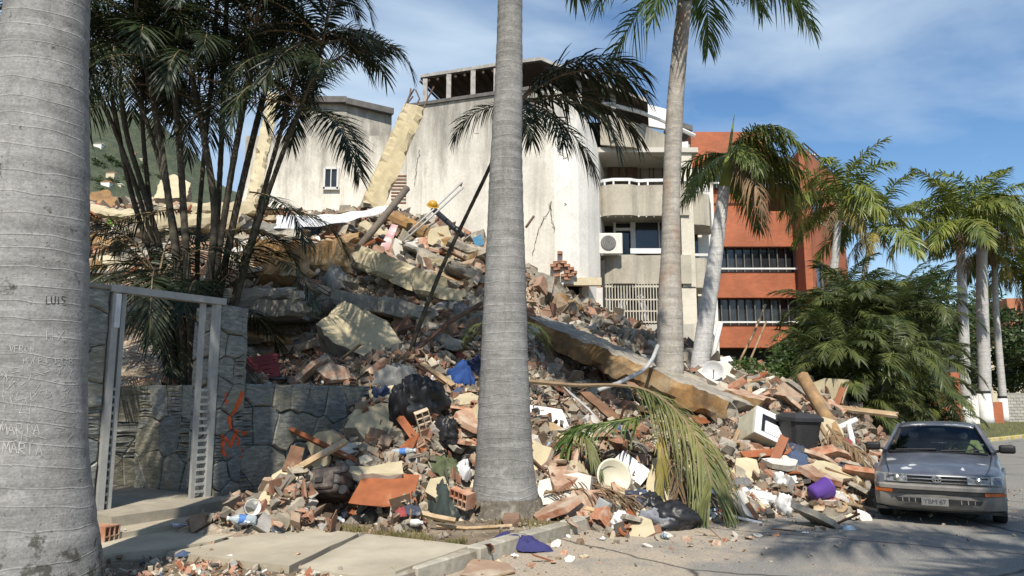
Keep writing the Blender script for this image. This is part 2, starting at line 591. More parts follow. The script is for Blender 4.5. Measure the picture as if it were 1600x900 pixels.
def MN(x, y):
    return -0.10 + 0.17 * fbm(x * 1.1, y * 1.1, 0) + 0.13 * fbm(x * 2.9, y * 2.9, 5)
_nx, _ny = 200, 180
_gx, _gy = np.meshgrid(np.linspace(-16, 13, _nx + 1), np.linspace(8, 33, _ny + 1))
_hz = HN(_gx, _gy)
vs_, fs_ = [], []
for (x, y, z) in zip(_gx.ravel(), _gy.ravel(), _hz):
    vs_.append((x, y, z + MN(x, y)))
for j in range(_ny):
    for i in range(_nx):
        a = j * (_nx + 1) + i
        q = (a, a + 1, a + _nx + 2, a + _nx + 1)
        if max(vs_[k][2] for k in q) > -0.05:
            fs_.append(q)
mound = obj('rubble_mound', mesh('rubble_mound', vs_, fs_, m_rubble_ground(), False))
tag(mound, kind='structure')

# ------------------------------------------------------------------ hills far behind
def m_hill():
    m, n, l, b = _nt('wooded_hill')
    v = coords(n, l)
    col = ramp(n, l, nz(n, l, v, 0.05, 8, 0.7), [(0.35, (0.035, 0.05, 0.03)), (0.65, (0.085, 0.10, 0.055))])
    l.new(col, b.inputs['Base Color']); b.inputs['Roughness'].default_value = 1.0
    bump(n, l, b, nz(n, l, v, 0.1, 6, 0.7), 1.0, 6.0)
    return m
def hz_(x, y):
    r = (y - 250) / 1000.0
    if r <= 0: return -2
    ridge = 490 + 40 * fbm(x * 0.004, 3.0, 1) - 0.60 * (x + 703)
    ridge = min(640, max(60, ridge))
    return max(-2, ridge * min(1, r) ** 1.3 * (1 + 0.10 * fbm(x * 0.004, y * 0.004, 2)) + 8 * fbm(x * .02, y * .02, 4))
hills = grid_sheet('hills', -1500, 1500, 240, 1500, 90, 40, hz_, m_hill())
tag(hills, kind='structure')
def hill_hit(px, py):
    d = ray(px, py)
    for D in range(260, 1490, 6):
        x, z = d.x / d.y * D, CAM_H + d.z / d.y * D
        if z < hz_(x, D): return Vector((x, D, z))
    return P(px, py, 900)
# ------------------------------------------------------------------ slate walls, stone by stone
def m_slate():
    m, n, l, b = _nt('slate')
    v = coords(n, l, scale=(1, 1, 1))
    g = nz(n, l, coords(n, l, scale=(2.0, 2.0, 7.0)), 4.0, 8, 0.7, 0.6)
    col = ramp(n, l, g, [(0.28, (0.075, 0.08, 0.078)), (0.5, (0.18, 0.185, 0.175)), (0.74, (0.38, 0.385, 0.365))])
    oi = n.new('ShaderNodeObjectInfo')
    tint = ramp(n, l, oi.outputs['Random'], [(0.0, (0.75, 0.8, 0.82)), (0.4, (1.0, 1.0, 0.97)), (0.7, (1.15, 1.12, 1.0)), (1.0, (1.25, 1.1, 0.85))])
    col = mixc(n, l, 1.0, col, tint, 'MULTIPLY')
    f = nz(n, l, v, 1.7, 6, 0.6)
    col = mixc(n, l, ramp(n, l, f, [(0.58, (0, 0, 0)), (0.72, (0.6, 0.6, 0.6))]), col, (0.32, 0.26, 0.15))
    l.new(col, b.inputs['Base Color'])
    b.inputs['Roughness'].default_value = 0.62
    bump(n, l, b, g, 0.6, 0.03)
    return m
slate = m_slate()
mortar = simple('dark_mortar', (0.12, 0.11, 0.09), 0.95, 0.4, 6.0, 0.6, 0.02)
coping_mat = simple('stone_coping', (0.26, 0.25, 0.22), 0.9, 0.4, 4.0, 0.5, 0.015, dust=(0.36, 0.31, 0.22), dust_at=(0.55, 0.7))

def clip_half(poly, a, b_):
    """keep the part of poly nearer to a than to b_"""
    mid = (a + b_) / 2; nrm = b_ - a
    out = []
    for i in range(len(poly)):
        p, q = poly[i], poly[(i + 1) % len(poly)]
        dp, dq = (p - mid).dot(nrm), (q - mid).dot(nrm)
        if dp <= 0: out.append(p)
        if dp * dq < 0: out.append(p.lerp(q, dp / (dp - dq)))
    return out

def poly_area(p):
    return 0.5 * sum(p[i].x * p[(i + 1) % len(p)].y - p[(i + 1) % len(p)].x * p[i].y for i in range(len(p)))

def shrink(poly, d):
    c = sum(poly, Vector((0, 0))) / len(poly)
    out = []
    for p in poly:
        r = p - c; L = r.length
        out.append(c + r * max(0.3, (L - d) / L) if L > 1e-6 else p)
    return out

def voronoi(x0, x1, z0, z1, cell, rng, stretch=1.35):
    W, Hh = x1 - x0, z1 - z0
    nx, nz_ = max(1, round(W / cell)), max(1, round(Hh / (cell * stretch)))
    pts = []
    for j in range(nz_):
        for i in range(nx):
            pts.append(Vector((x0 + (i + 0.5 + (0.25 if j % 2 else -0.25) + rng.uniform(-.3, .3)) * W / nx, z0 + (j + 0.5 + rng.uniform(-.33, .33)) * Hh / nz_)))
    cells = []
    for a in pts:
        poly = [Vector((x0, z0)), Vector((x1, z0)), Vector((x1, z1)), Vector((x0, z1))]
        for b_ in pts:
            if b_ is not a and len(poly) > 2: poly = clip_half(poly, a, b_)
        if len(poly) > 2: cells.append(poly)
    return cells

def stone_mesh(poly, depth, rng):
    """a rough slab: front face set back from a chamfered rim; polygon in (x, z), front towards -y"""
    if poly_area(poly) < 0: poly = poly[::-1]
    pts = []
    for i in range(len(poly)):
        a, b_ = poly[i], poly[(i + 1) % len(poly)]
        k = 2 if (b_ - a).length > 0.15 else 1
        for j in range(k):
            q = a.lerp(b_, j / k)
            if j: q = q + Vector((rng.uniform(-.02, .02), rng.uniform(-.02, .02)))
            pts.append(q)
    n = len(pts)
    c = sum(pts, Vector((0, 0))) / n
    inner = [p + (c - p) * min(0.35, 0.022 / max(0.02, (c - p).length)) for p in pts]
    tx, tz = rng.uniform(-.05, .05), rng.uniform(-.05, .05)
    vs = [(p.x, 0.03, p.y) for p in pts] + [(p.x, -depth * 0.6, p.y) for p in pts]
    vs += [(p.x, -depth - tx * (p.x - c.x) - tz * (p.y - c.y) + rng.uniform(-.006, .006), p.y) for p in inner]
    vs.append((c.x, -depth - rng.uniform(-.006, .012), c.y))
    fs = []
    for i in range(n):
        j = (i + 1) % n
        fs.append((i, j, n + j, n + i)); fs.append((n + i, n + j, 2 * n + j, 2 * n + i)); fs.append((2 * n + i, 2 * n + j, 3 * n))
    return mesh('stone', vs, fs, slate)

def strips(poly, rng):
    """cut a cell into thin courses of stacked stone"""
    z0 = min(p.y for p in poly); z1 = max(p.y for p in poly)
    out, z = [], z0
    while z < z1 - 0.012:
        h = rng.uniform(0.03, 0.055)
        zt = min(z1, z + h)
        q = list(poly)
        for (lim, sgn) in ((z, 1), (zt, -1)):
            r = []
            for i in range(len(q)):
                a, b_ = q[i], q[(i + 1) % len(q)]
                da, db = sgn * (a.y - lim), sgn * (b_.y - lim)
                if da >= 0: r.append(a)
                if da * db < 0: r.append(a.lerp(b_, da / (da - db)))
            q = r
            if len(q) < 3: break
        if len(q) >= 3 and abs(poly_area(q)) > 0.0012: out.append(q)
        z = zt
    return out

def slate_wall(name, label, u0, u1, v, z0, z1, thick, cell, seed, thin=0.3, coping=True, sides=True, cat='wall', turn=0.0):
    rng = random.Random(seed)
    L = u1 - u0
    w = empty(name, S(u0, v, z0), ST_ROT + turn, label, cat)
    Hh = z1 - z0
    mb = MB(); mb.box(0.006, L - 0.006, 0.0, thick, 0, Hh - 0.005)
    mb.build('wall_core', mortar, w)
    for poly in voronoi(0, L, 0, Hh, cell, rng):
        if rng.random() < thin and abs(poly_area(poly)) < cell * cell * 1.3:
            for s_ in strips(poly, rng):
                obj('stone', stone_mesh(shrink(s_, 0.006), rng.uniform(.008, .04), rng), w)
        else:
            obj('stone', stone_mesh(shrink(poly, 0.007), rng.uniform(.02, .055), rng), w)
    if sides:                                             # stones on both returns
        for sx, sgn in ((0.0, -1), (L, 1)):
            for poly in voronoi(0, thick, 0, Hh, min(cell, thick), rng):
                me = stone_mesh(shrink(poly, 0.012), rng.uniform(.012, .03), rng)
                obj('stone', me, w, (sx, 0 if sgn > 0 else thick, 0), (0, 0, math.pi / 2 * sgn))
    if coping:
        mb = MB(); mb.box(-0.04, L + 0.04, -0.06, thick + 0.04, Hh, Hh + 0.055, ch=0.012)
        mb.build('coping', coping_mat, w)
    return w

uA, zt = WV(120, 440, WALL_V); uB, _ = WV(172, 445, WALL_V)
uC, _ = WV(337, 600, WALL_V); uD, zP = WV(387, 490, WALL_V); uE, zW = WV(548, 602, WALL_V)
PIL_H = 2.86
slate_wall('slate_pillar', 'tall slate pillar between the graffitied grey palm trunk and the metal gate', uA - 1.3, uB, WALL_V, 0.08, PIL_H, 0.5, 0.27, 3, 0.3, True, cat='pillar')
slate_wall('slate_pillar', 'slate gate pillar marked with orange spray paint', uC, uD, WALL_V, 0.08, PIL_H - 0.02, 0.5, 0.25, 14, 0.35, False, cat='pillar')
slate_wall('slate_wall', 'slate side wall of the gateway behind the sprayed pillar', uD - .1, uD - .1 + 1.75, -11.0, 0.2, 1.79, 0.3, 0.42, 41, 0.4, False, False, turn=-math.pi / 2)
low = slate_wall('slate_wall', 'low dark slate garden wall with rubble heaped on top', uD + 0.01, uE + 0.5, WALL_V - 0.05, 0.05, 1.80, 0.42, 0.34, 21, 0.5, False)
slate_wall('slate_wall', 'slate planter wall seen through the open gateway', uB - 1.2, uD + 1.0, -11.0, 0.2, 1.78, 0.4, 0.42, 33, 0.5, False)

# step and floor of the gateway
step = empty('gate_step', S(uB, WALL_V, 0), ST_ROT); tag(step, kind='structure')
Lg = uC - uB
mb = MB()
mb.slab([(-0.12, -0.62), (Lg * .5, -.58), (Lg + 0.1, -0.5), (Lg + .02, 2.28), (-0.1, 2.28)], 0.1, 0.34)
for p in mb.v: p.z += 0.01 * fbm(p.x * 5, p.y * 5, 1)
mb.build('step_tread', simple('worn_step', (0.40, 0.36, 0.28), 0.92, 0.4, 3.0, 0.5, 0.015, dust=(0.25, 0.22, 0.17)), step)
mb = MB(); mb.slab([(-0.35, -1.0), (Lg * .6, -.98), (Lg + 0.35, -0.9), (Lg + .3, -0.45), (-0.3, -0.5)], 0.1, 0.225)
mb.build('step_tread', pave_mat, step)

# the metal gate frame with its side lattice
gate_mat = simple('grey_gate_paint', (0.34, 0.34, 0.32), 0.5, 0.2, 8.0, 0.1, 0.004, spec=0.5, dust=(0.17, 0.16, 0.14), dust_at=(0.55, 0.75))
gate = empty('gate_frame', S(uB, WALL_V + 0.02, 0.34), ST_ROT, 'grey metal gate frame with ladder-like side panels and no doors', 'gate')
GH = 2.5
MB().box(0.02, 0.10, -0.04, 0.06, 0, GH).build('post', gate_mat, gate)
MB().box(Lg - 0.10, Lg - 0.02, -0.04, 0.06, 0, GH).build('post', gate_mat, gate)
MB().box(0.15, 0.205, 0.0, 0.05, 0, GH - 0.005).build('inner_post', gate_mat, gate)
MB().box(Lg - 0.285, Lg - 0.225, 0.0, 0.05, 0, GH - 0.005).build('inner_post', gate_mat, gate)
MB().box(-0.02, Lg + 0.04, -0.06, 0.08, GH, GH + 0.085).build('lintel', gate_mat, gate)
for k in range(15):
    z = 0.06 + k * 0.092
    MB().box(0.1, 0.15, -0.01, 0.04, z, z + 0.032).build('rung', gate_mat, gate)
    MB().box(Lg - 0.225, Lg - 0.1, -0.01, 0.04, z, z + 0.032).build('rung', gate_mat, gate)
MB().box(0.045, 0.11, -0.055, -0.041, GH - 0.42, GH - 0.02).build('paper_notice', simple('faded_paper', (0.6, 0.62, 0.66), 0.8, 0.2), gate)

# orange spray paint on the pillar and wall: strokes of paint lying on the stones
paint = simple('orange_spray_paint', (0.78, 0.13, 0.03), 0.7, 0.45, 14.0, 0.2, 0.004)
gr = empty('spray_paint_mark', S(uC, WALL_V - 0.0, 0), ST_ROT, 'orange spray painted letter and stroke on the slate wall', 'graffiti')
from mathutils.bvhtree import BVHTree
bpy.context.view_layer.update()
_bv, _bf = [], []
for o in COL.objects:
    if o.parent and o.parent.name.startswith(('slate_wall', 'slate_pillar')) and o.type == 'MESH':
        k = len(_bv); _bv += [o.matrix_world @ q.co for q in o.data.vertices]; _bf += [[k + i for i in p.vertices] for p in o.data.polygons]
STONES = BVHTree.FromPolygons(_bv, _bf)
def stroke(pix, w, v=WALL_V):
    """a line of paint that follows the stones it was sprayed on"""
    fine = []
    for i in range(len(pix) - 1):
        for j in range(8): fine.append((pix[i][0] + (pix[i + 1][0] - pix[i][0]) * j / 8, pix[i][1] + (pix[i + 1][1] - pix[i][1]) * j / 8))
    fine.append(pix[-1])
    vs, fs, K = [], [], 5
    wp = w * 105
    for i, (a, b_) in enumerate(fine):
        p, q = fine[max(0, i - 1)], fine[min(len(fine) - 1, i + 1)]
        t = Vector((q[0] - p[0], q[1] - p[1])).normalized()
        ww = wp * (0.65 + 0.6 * random.random())
        for k in range(K):
            g = (k / (K - 1) - .5) * 2 * ww
            u, z = WV(a - t.y * g, b_ + t.x * g, v)
            o_ = S(u, v + .5, z); h = STONES.ray_cast(o_, -RV)
            c = h[0] if h[0] is not None and h[3] < .62 else S(u, v + .02, z)
            vs.append(c + RV * .004 - gr_o)
    for i in range(len(fine) - 1):
        for k in range(K - 1): fs.append((i * K + k, i * K + k + 1, (i + 1) * K + k + 1, (i + 1) * K + k))
    obj('paint_stroke', mesh('paint_stroke', vs, fs, paint), gr)
gr.rotation_euler = (0, 0, 0); gr_o = Vector(gr.location)
stroke([(377, 612), (368, 635), (359, 652)], 0.03)
stroke([(355, 650), (356, 660), (359, 671)], 0.035)
stroke([(350, 614), (351, 632)], 0.022)
stroke([(345, 710), (346, 692), (345, 679), (352, 688), (357, 698), (362, 684), (367, 672), (371, 690), (368, 697)], 0.024)
stroke([(376, 676), (386, 678)], 0.03)
stroke([(345, 706), (352, 713)], 0.022)
stroke([(372, 716), (383, 702)], 0.018)
# ------------------------------------------------------------------ stained plaster and concrete
def m_plaster(name, base, stain, streak=0.5, scale=0.5, top=None):
    m, n, l, b = _nt(name)
    v = coords(n, l)
    f = nz(n, l, v, scale, 8, 0.62)
    col = ramp(n, l, f, [(0.3, mul(base, 0.72)), (0.55, base), (0.8, mul(base, 1.06))])
    vs2 = coords(n, l, scale=(1.3, 1.3, 0.10))
    s_ = nz(n, l, vs2, 1.6, 7, 0.7, 0.4)
    col = mixc(n, l, ramp(n, l, s_, [(0.5, (0, 0, 0)), (0.72, (streak, streak, streak))]), col, stain)
    if top:                                               # rain-blackened upper edge running down in tongues
        sp = n.new('ShaderNodeSeparateXYZ'); l.new(v, sp.inputs[0])
        mr = n.new('ShaderNodeMapRange'); mr.inputs['From Min'].default_value = top[0]; mr.inputs['From Max'].default_value = top[1]; mr.inputs['To Max'].default_value = .42
        l.new(sp.outputs['Z'], mr.inputs['Value'])
        ad = n.new('ShaderNodeMath'); ad.operation = 'ADD'; l.new(mr.outputs[0], ad.inputs[0]); l.new(nz(n, l, coords(n, l, scale=(1.6, 1.6, .35)), 1.1, 8, .7), ad.inputs[1])
        col = mixc(n, l, ramp(n, l, ad.outputs[0], [(.62, (0, 0, 0)), (.95, (.75, .75, .75))]), col, (.17, .16, .14))
    g = nz(n, l, v, 9.0, 6, 0.7)
    col = mixc(n, l, 1.0, col, ramp(n, l, g, [(0.3, (0.86, 0.86, 0.86)), (0.7, (1.04, 1.04, 1.04))]), 'MULTIPLY')
    l.new(col, b.inputs['Base Color'])
    b.inputs['Roughness'].default_value = 0.92
    b.inputs['Specular IOR Level'].default_value = 0.2
    bump(n, l, b, g, 0.35, 0.03)
    MATS[name] = m
    return m
plaster_w = m_plaster('white_plaster', (0.76, 0.715, 0.62), (0.40, 0.37, 0.30), 0.55, .5, (9.5, 13.6))
plaster_g = m_plaster('greyish_plaster', (0.78, 0.755, 0.695), (0.5, 0.48, 0.41), 0.45, .5, (10.2, 14.0))
band_mat = m_plaster('balcony_concrete', (0.46, 0.42, 0.34), (0.16, 0.145, 0.12), 0.6, 0.7, (11, 13))
cream = m_plaster('cream_plaster', (0.62, 0.54, 0.38), (0.42, 0.36, 0.26), 0.4)
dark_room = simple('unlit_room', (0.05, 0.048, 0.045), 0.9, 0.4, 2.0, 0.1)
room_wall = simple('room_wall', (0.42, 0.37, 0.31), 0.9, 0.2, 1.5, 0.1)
white_rail = simple('white_rail_paint', (0.72, 0.72, 0.70), 0.5, 0.15, 4.0, 0.1, spec=0.5)
dark_wood = simple('dark_roof_timber', (0.075, 0.05, 0.035), 0.8, 0.4, 3.0, 0.4, 0.02)
post_mat = simple('weathered_post', (0.42, 0.40, 0.37), 0.85, 0.4, 5.0, 0.3)
roof_edge = simple('bitumen_roof', (0.16, 0.15, 0.14), 0.9, 0.4, 3.0, 0.4)
win_frame = simple('aluminium_frame', (0.62, 0.61, 0.58), 0.45, 0.15, 6.0, 0.05, spec=0.5)
brown_door = simple('brown_door', (0.11, 0.065, 0.04), 0.6, 0.3, 5.0, 0.2)
def m_glass_dark(name='tinted_glass', c=(0.02, 0.022, 0.024), r=0.08):
    m, n, l, b = _nt(name)
    v = coords(n, l)
    l.new(ramp(n, l, nz(n, l, v, 1.2, 4, 0.6), [(0.3, mul(c, 0.6)), (0.7, mul(c, 1.8))]), b.inputs['Base Color'])
    b.inputs['Roughness'].default_value = r
    b.inputs['Specular IOR Level'].default_value = 0.6
    return m
glass_d = m_glass_dark()
brick_mat = simple('broken_brick', (0.42, 0.20, 0.12), 0.9, 0.45, 8.0, 0.6, 0.02, dust=(0.5, 0.42, 0.32), rnd=0.2)
crack_mat = simple('crack_shadow', (0.11, 0.10, 0.085), 1.0, 0.3, 8.0, 0)

def wall_quad(mb, a, b_, za0, za1, zb0, zb1, t=0.25, mi=0):
    """a wall panel from plan point a to b_, thickness t away from the camera"""
    a = Vector((a[0], a[1], 0)); b_ = Vector((b_[0], b_[1], 0))
    nrm = Vector(((b_ - a).y, -(b_ - a).x, 0)).normalized()
    if nrm.y < 0: nrm = -nrm
    vs = [(a.x, a.y, za0), (b_.x, b_.y, zb0), (b_.x, b_.y, zb1), (a.x, a.y, za1)]
    vs += [tuple(Vector(p) + nrm * t) for p in vs]
    mb.add(vs, [(0, 1, 2, 3), (7, 6, 5, 4), (0, 4, 5, 1), (1, 5, 6, 2), (2, 6, 7, 3), (3, 7, 4, 0)], mi)

def X(px, D): return (px - 800.0) / FPX * D * 1.0        # plan x of a column of the photograph near the horizon
def PX(px, py, D): p = P(px, py, D); return p.x
def Zp(py, D, px=900): return P(px, py, D).z

def panel(mb, px0, px1, py0, py1, D0, D1, t=0.25, mi=0, pyr=None):
    """wall panel between two columns; heights taken at each end"""
    pm = (py0 + py1) / 2
    a, b_ = P(px0, pm, D0), P(px1, pm, D1)
    wall_quad(mb, (a.x, a.y), (b_.x, b_.y), Zp(py1, D0), Zp(py0, D0), Zp((pyr or (py0, py1))[1], D1), Zp((pyr or (py0, py1))[0], D1), t, mi)

bld = empty('damaged_apartment_building', P(930, 560, 29) * 1.0, 0, 'cracked white apartment block with curved balconies still standing behind the rubble', 'building')
bld.location.z = 0
BO = Vector(bld.location)
def bpart(name, mb, mat, parent=None, smooth=False):
    for p in mb.v: p -= BO
    o = mb.build(name, mat, parent or bld, None, None, smooth)
    return o

# stair tower: long left face and the rounded right face
A_ = P(635, 300, 31); B_ = P(866, 300, 27.2); C_ = P(936, 300, 28.6)
zT = 13.25
mb = MB()
wall_quad(mb, A_, B_, 2.0, Zp(168, 31), 2.0, Zp(136, 27.2), 0.3)
bpart('tower_wall', mb, plaster_w)
# coping along the tower
mb = MB()
wall_quad(mb, A_ + Vector((-.05, -.08, 0)), B_ + Vector((0, -.08, 0)), Zp(168, 31), Zp(168, 31) + 0.14, Zp(136, 27.2), Zp(136, 27.2) + 0.14, 0.42)
bpart('tower_coping', mb, roof_edge)
# right face, built round the doorway: columns of panels
def bc(t): return B_.lerp(C_, t)
steps = [0, .16, .32, .5, .7, .86, 1.0]
top_py = [138, 144, 152, 165, 184, 205, 234]
mb = MB()
for i in range(6):
    t0, t1 = steps[i], steps[i + 1]
    p0, p1 = bc(t0), bc(t1)
    bow0, bow1 = -0.55 * math.sin(math.pi * t0), -0.55 * math.sin(math.pi * t1)
    p0 = p0 + Vector((0, bow0, 0)); p1 = p1 + Vector((0, bow1, 0))
    z0, z1 = Zp(top_py[i], p0.y), Zp(top_py[i + 1], p1.y)
    if 1 <= i <= 3:                                       # doorway columns
        zd = Zp(446, 27.6)
        wall_quad(mb, p0, p1, zd, z0, zd, z1, 0.3)
        wall_quad(mb, p0, p1, 1.5, Zp(500, 27.6), 1.5, Zp(500, 27.6), 0.3)
    else:
        wall_quad(mb, p0, p1, 1.5, z0, 1.5, z1, 0.3)
bpart('tower_wall', mb, plaster_g)
mb = MB(); q = bc(.45)
mb.box(q.x - 1.2, q.x + 1.2, q.y + 0.9, q.y + 1.0, 3.0, 7.0)
bpart('stairwell_back', mb, dark_room)
mb = MB(); q = bc(.72); mb.box(q.x - 0.35, q.x + 0.55, q.y + 0.05, q.y + 0.13, Zp(497, 28), Zp(448, 28), M=None)
bpart('leaning_door', mb, simple('pale_door', (0.62, 0.6, 0.56), 0.7, 0.2))
mb = MB(); q = bc(.5)
mb.box(q.x - 0.75, q.x + 0.8, q.y - 0.66, q.y - 0.36, Zp(447, 27.6) - 0.02, Zp(436, 27.6))
bpart('door_lintel', mb, cream)
# broken patch of brick above the doorway
rng = random.Random(5)
def patch(poly_px, D, dy, rows=0.12, L=0.26):
    pts = [P(a, b_, D) for a, b_ in poly_px]
    poly = [Vector((p.x, p.z)) for p in pts]
    x0, x1 = min(p.x for p in poly), max(p.x for p in poly)
    z0, z1 = min(p.y for p in poly), max(p.y for p in poly)
    def inside(x, z):
        c = False
        for i in range(len(poly)):
            a, b_ = poly[i], poly[i - 1]
            if (a.y > z) != (b_.y > z) and x < (b_.x - a.x) * (z - a.y) / (b_.y - a.y) + a.x: c = not c
        return c
    z, r = z0, 0
    while z < z1:
        x = x0 - (L / 2 if r % 2 else 0)
        while x < x1:
            if inside(x + L / 2, z + rows / 2) and rng.random() > .13:
                w = L * rng.uniform(.7, 1.0)
                m2 = MB(); m2.box(-w / 2, w / 2, 0, 0.3, -rows / 2 + .006, rows / 2 - .006, ch=0.012)
                o = m2.build('brick', brick_mat, bld, Vector((x + L / 2, D + dy + rng.uniform(-.05, .05), z + rows / 2)) - BO, (rng.uniform(-.1, .1), rng.uniform(-.08, .08), rng.uniform(-.12, .12)))
            x += L
        z += rows; r += 1
patch([(858, 436), (860, 414), (868, 415), (873, 396), (877, 398), (881, 415), (890, 420), (899, 424), (903, 440)], 27.4, -0.42)
patch([(928, 500), (921, 475), (930, 448), (941, 446), (941, 502)], 28.4, -0.12)
def crack(pix, D0, D1, w=0.018, par=None, off=0.06):
    pts = [P(a, b_, D0 + (D1 - D0) * i / max(1, len(pix) - 1)) for i, (a, b_) in enumerate(pix)]
    fine = []
    for i in range(len(pts) - 1):
        for j in range(5):
            q = pts[i].lerp(pts[i + 1], j / 5)
            if j: q += Vector((rng.uniform(-.05, .05), 0, rng.uniform(-.05, .05)))
            fine.append(q)
    fine.append(pts[-1])
    mb = MB()
    mb.tube([q + Vector((0, -off, 0)) for q in fine], [w * rng.uniform(.4, 1.2) for _ in fine], 5)
    bpart('crack', mb, crack_mat)
def on_ab(pxa): # depth of the tower's left face at a column
    t = (pxa - 635) / (866 - 635); return 31 + (27.2 - 31) * t
def on_bc(px_):
    t = (px_ - 866) / 70.0; return 27.2 + 1.4 * t - 0.55 * math.sin(math.pi * max(0, min(1, t)))
for pl in ([(880, 245), (898, 252), (915, 262), (924, 278)], [(882, 318), (905, 328), (927, 334)], [(868, 222), (874, 236), (881, 246)]):
    crack(pl, on_bc(pl[0][0]), on_bc(pl[-1][0]))
for pl in ([(862, 315), (855, 335), (846, 350), (838, 372), (832, 400)], [(858, 318), (862, 340), (866, 360)], [(656, 235), (653, 252), (650, 275), (648, 290)], [(735, 206), (745, 210), (760, 212)]):
    crack(pl, on_ab(pl[0][0]), on_ab(pl[-1][0]), 0.013)
# vertical shadow joint between the left annex and the tower
# louvred opening seen beside the leaning column
mb = MB()
for k in range(9):
    z = Zp(318 - k * 5.2, 31.2)
    a = P(612, 300, 31.3); b_ = P(637, 300, 31.1)
    mb.box(a.x, b_.x, a.y - 0.15, a.y - 0.02, z, z + 0.07)
bpart('louvre', mb, simple('rust_louvre', (0.25, 0.14, 0.09), 0.8, 0.4))

# left annex
mb = MB()
panel(mb, 380, 640, 212, 350, 32.5, 32.5, 0.3)
bpart('annex_wall', mb, plaster_w)
mb = MB()
panel(mb, 470, 541, 158, 215, 33.3, 33.6, 0.3)
panel(mb, 541, 612, 160, 218, 33.6, 34.8, 0.3, pyr=(176, 220))
bpart('annex_upper_wall', mb, plaster_w)
mb = MB()
panel(mb, 462, 541, 150, 159, 33.0, 33.3, 1.2)
panel(mb, 541, 616, 152, 161, 33.3, 34.5, 1.2, pyr=(169, 178))
bpart('annex_cornice', mb, roof_edge)
mb = MB(); panel(mb, 508, 526, 264, 292, 32.44, 32.44, 0.1)
aw = bpart('annex_window', mb, glass_d)
for q in ((505, 508, 262, 295), (526, 529, 262, 295), (508, 526, 261, 264), (504, 530, 292, 296), (516.3, 517.7, 264, 292)):
    m2 = MB(); panel(m2, *q, 32.36, 32.36, .14); bpart('window_frame', m2, win_frame, aw)

# penthouse of timber posts under a dark roof
mb = MB()
pr = [P(657, 124, 31.2), P(770, 107, 29.4), P(845, 97, 28.2), P(1012, 163, 28.2)]
back = [P(657, 124, 31.2) + Vector((1.2, 5, .3)), P(770, 107, 29.4) + Vector((1, 5, .5)), P(845, 97, 28.2) + Vector((1, 5, .5)), P(1012, 163, 28.2) + Vector((1, 5, 0))]
for i in range(3):
    a, b_, c_, d_ = pr[i], pr[i + 1], back[i + 1], back[i]
    up = Vector((0, 0, .16))
    mb.add([a, b_, c_, d_, a + up, b_ + up, c_ + up, d_ + up], [(0, 3, 2, 1), (4, 5, 6, 7), (0, 1, 5, 4), (1, 2, 6, 5), (2, 3, 7, 6), (3, 0, 4, 7)])
proof = bpart('penthouse_roof', mb, dark_wood)
mb = MB()
for i in range(3):
    a, b_ = pr[i], pr[i + 1]
    wall_quad(mb, a + Vector((0, -.06, 0)), b_ + Vector((0, -.06, 0)), a.z + .06, a.z + .2, b_.z + .06, b_.z + .2, .05)
bpart('roof_fascia', mb, simple('zinc_edge', (0.55, 0.55, 0.54), 0.4, 0.3, 3.0, 0.1) if False else post_mat, proof)
for px_, top in ((664, 128), (701, 121), (739, 115), (775, 112), (905, 128), (958, 150)):
    D = on_ab(px_) + 0.35 if px_ < 800 else 28.6
    a = P(px_, 140, D)
    m2 = MB(); m2.box(a.x - .1, a.x + .1, a.y, a.y + .18, 11.8, Zp(top, D) + .15)
    bpart('roof_post', m2, post_mat)
for k in range(9):
    t = k / 8
    a = pr[0].lerp(pr[1], t); b_ = back[0].lerp(back[1], t)
    m2 = MB(); m2.tube([a + Vector((0, 0, -.1)), b_ + Vector((0, 0, -.1))], .07, 4)
    bpart('rafter', m2, dark_wood, proof)
mb = MB()
a, b_ = P(640, 140, 34), P(1000, 140, 33)
wall_quad(mb, a, b_, 11.5, 14.7, 11.5, 14.2, .2)
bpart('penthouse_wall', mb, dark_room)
mb = MB(); a = P(664, 140, 31.3); mb.box(a.x + .1, a.x + .55, a.y + .5, a.y + .6, 12.5, 13.9)
bpart('penthouse_panel', mb, room_wall)

# balcony front: slabs with parapets of curved plan
def band(py0, py1, D, px0=932, px1=1078, bow=0.0, mat=band_mat, name='balcony_parapet', t=0.14, plan=None):
    plan = plan or [(px0, D + .5), (px0 + 14, D + .12), (960, D - .02), (985, D - .02), (1000, D + .16), (1014, D + .1), (px1, D)]
    mb = MB()
    z0, z1 = Zp(py1, D), Zp(py0, D)
    pts = []
    for i in range(len(plan) - 1):
        for j in range(4):
            t_ = j / 4; t_ = t_ * t_ * (3 - 2 * t_)
            pts.append((plan[i][0] + (plan[i + 1][0] - plan[i][0]) * (j / 4), plan[i][1] + (plan[i + 1][1] - plan[i][1]) * t_))
    pts.append(plan[-1])
    W = [P(a, 350, b_) for a, b_ in pts]
    for i in range(len(W) - 1):
        wall_quad(mb, W[i], W[i + 1], z0, z1, z0, z1, t)
    # slab behind it
    poly = [(w.x, w.y + .02) for w in W] + [(W[-1].x, W[0].y + 2.2), (W[0].x, W[0].y + 2.2)]
    mb.slab(poly, z0 + .02, z0 + .2)
    bpart(name, mb, mat)
    return W, z1
def rail(W, z, mat=white_rail, h=0.26, n_post=6, th=0.12):
    mb = MB()
    for i in range(len(W) - 1):
        wall_quad(mb, W[i], W[i + 1], z + h - th, z + h, z + h - th, z + h, .07)
    r_ = bpart('balcony_rail', mb, mat)
    for k in range(n_post):
        q = W[int(k * (len(W) - 1) / (n_post - 1))]
        m2 = MB(); m2.box(q.x - .035, q.x + .035, q.y + .01, q.y + .06, z, z + h - th)
        bpart('rail_post', m2, mat, r_)
Wm, zr = band(288, 336, 29.0); rail(Wm, zr, n_post=7)
Wm, zr3 = band(398, 443, 29.0); 
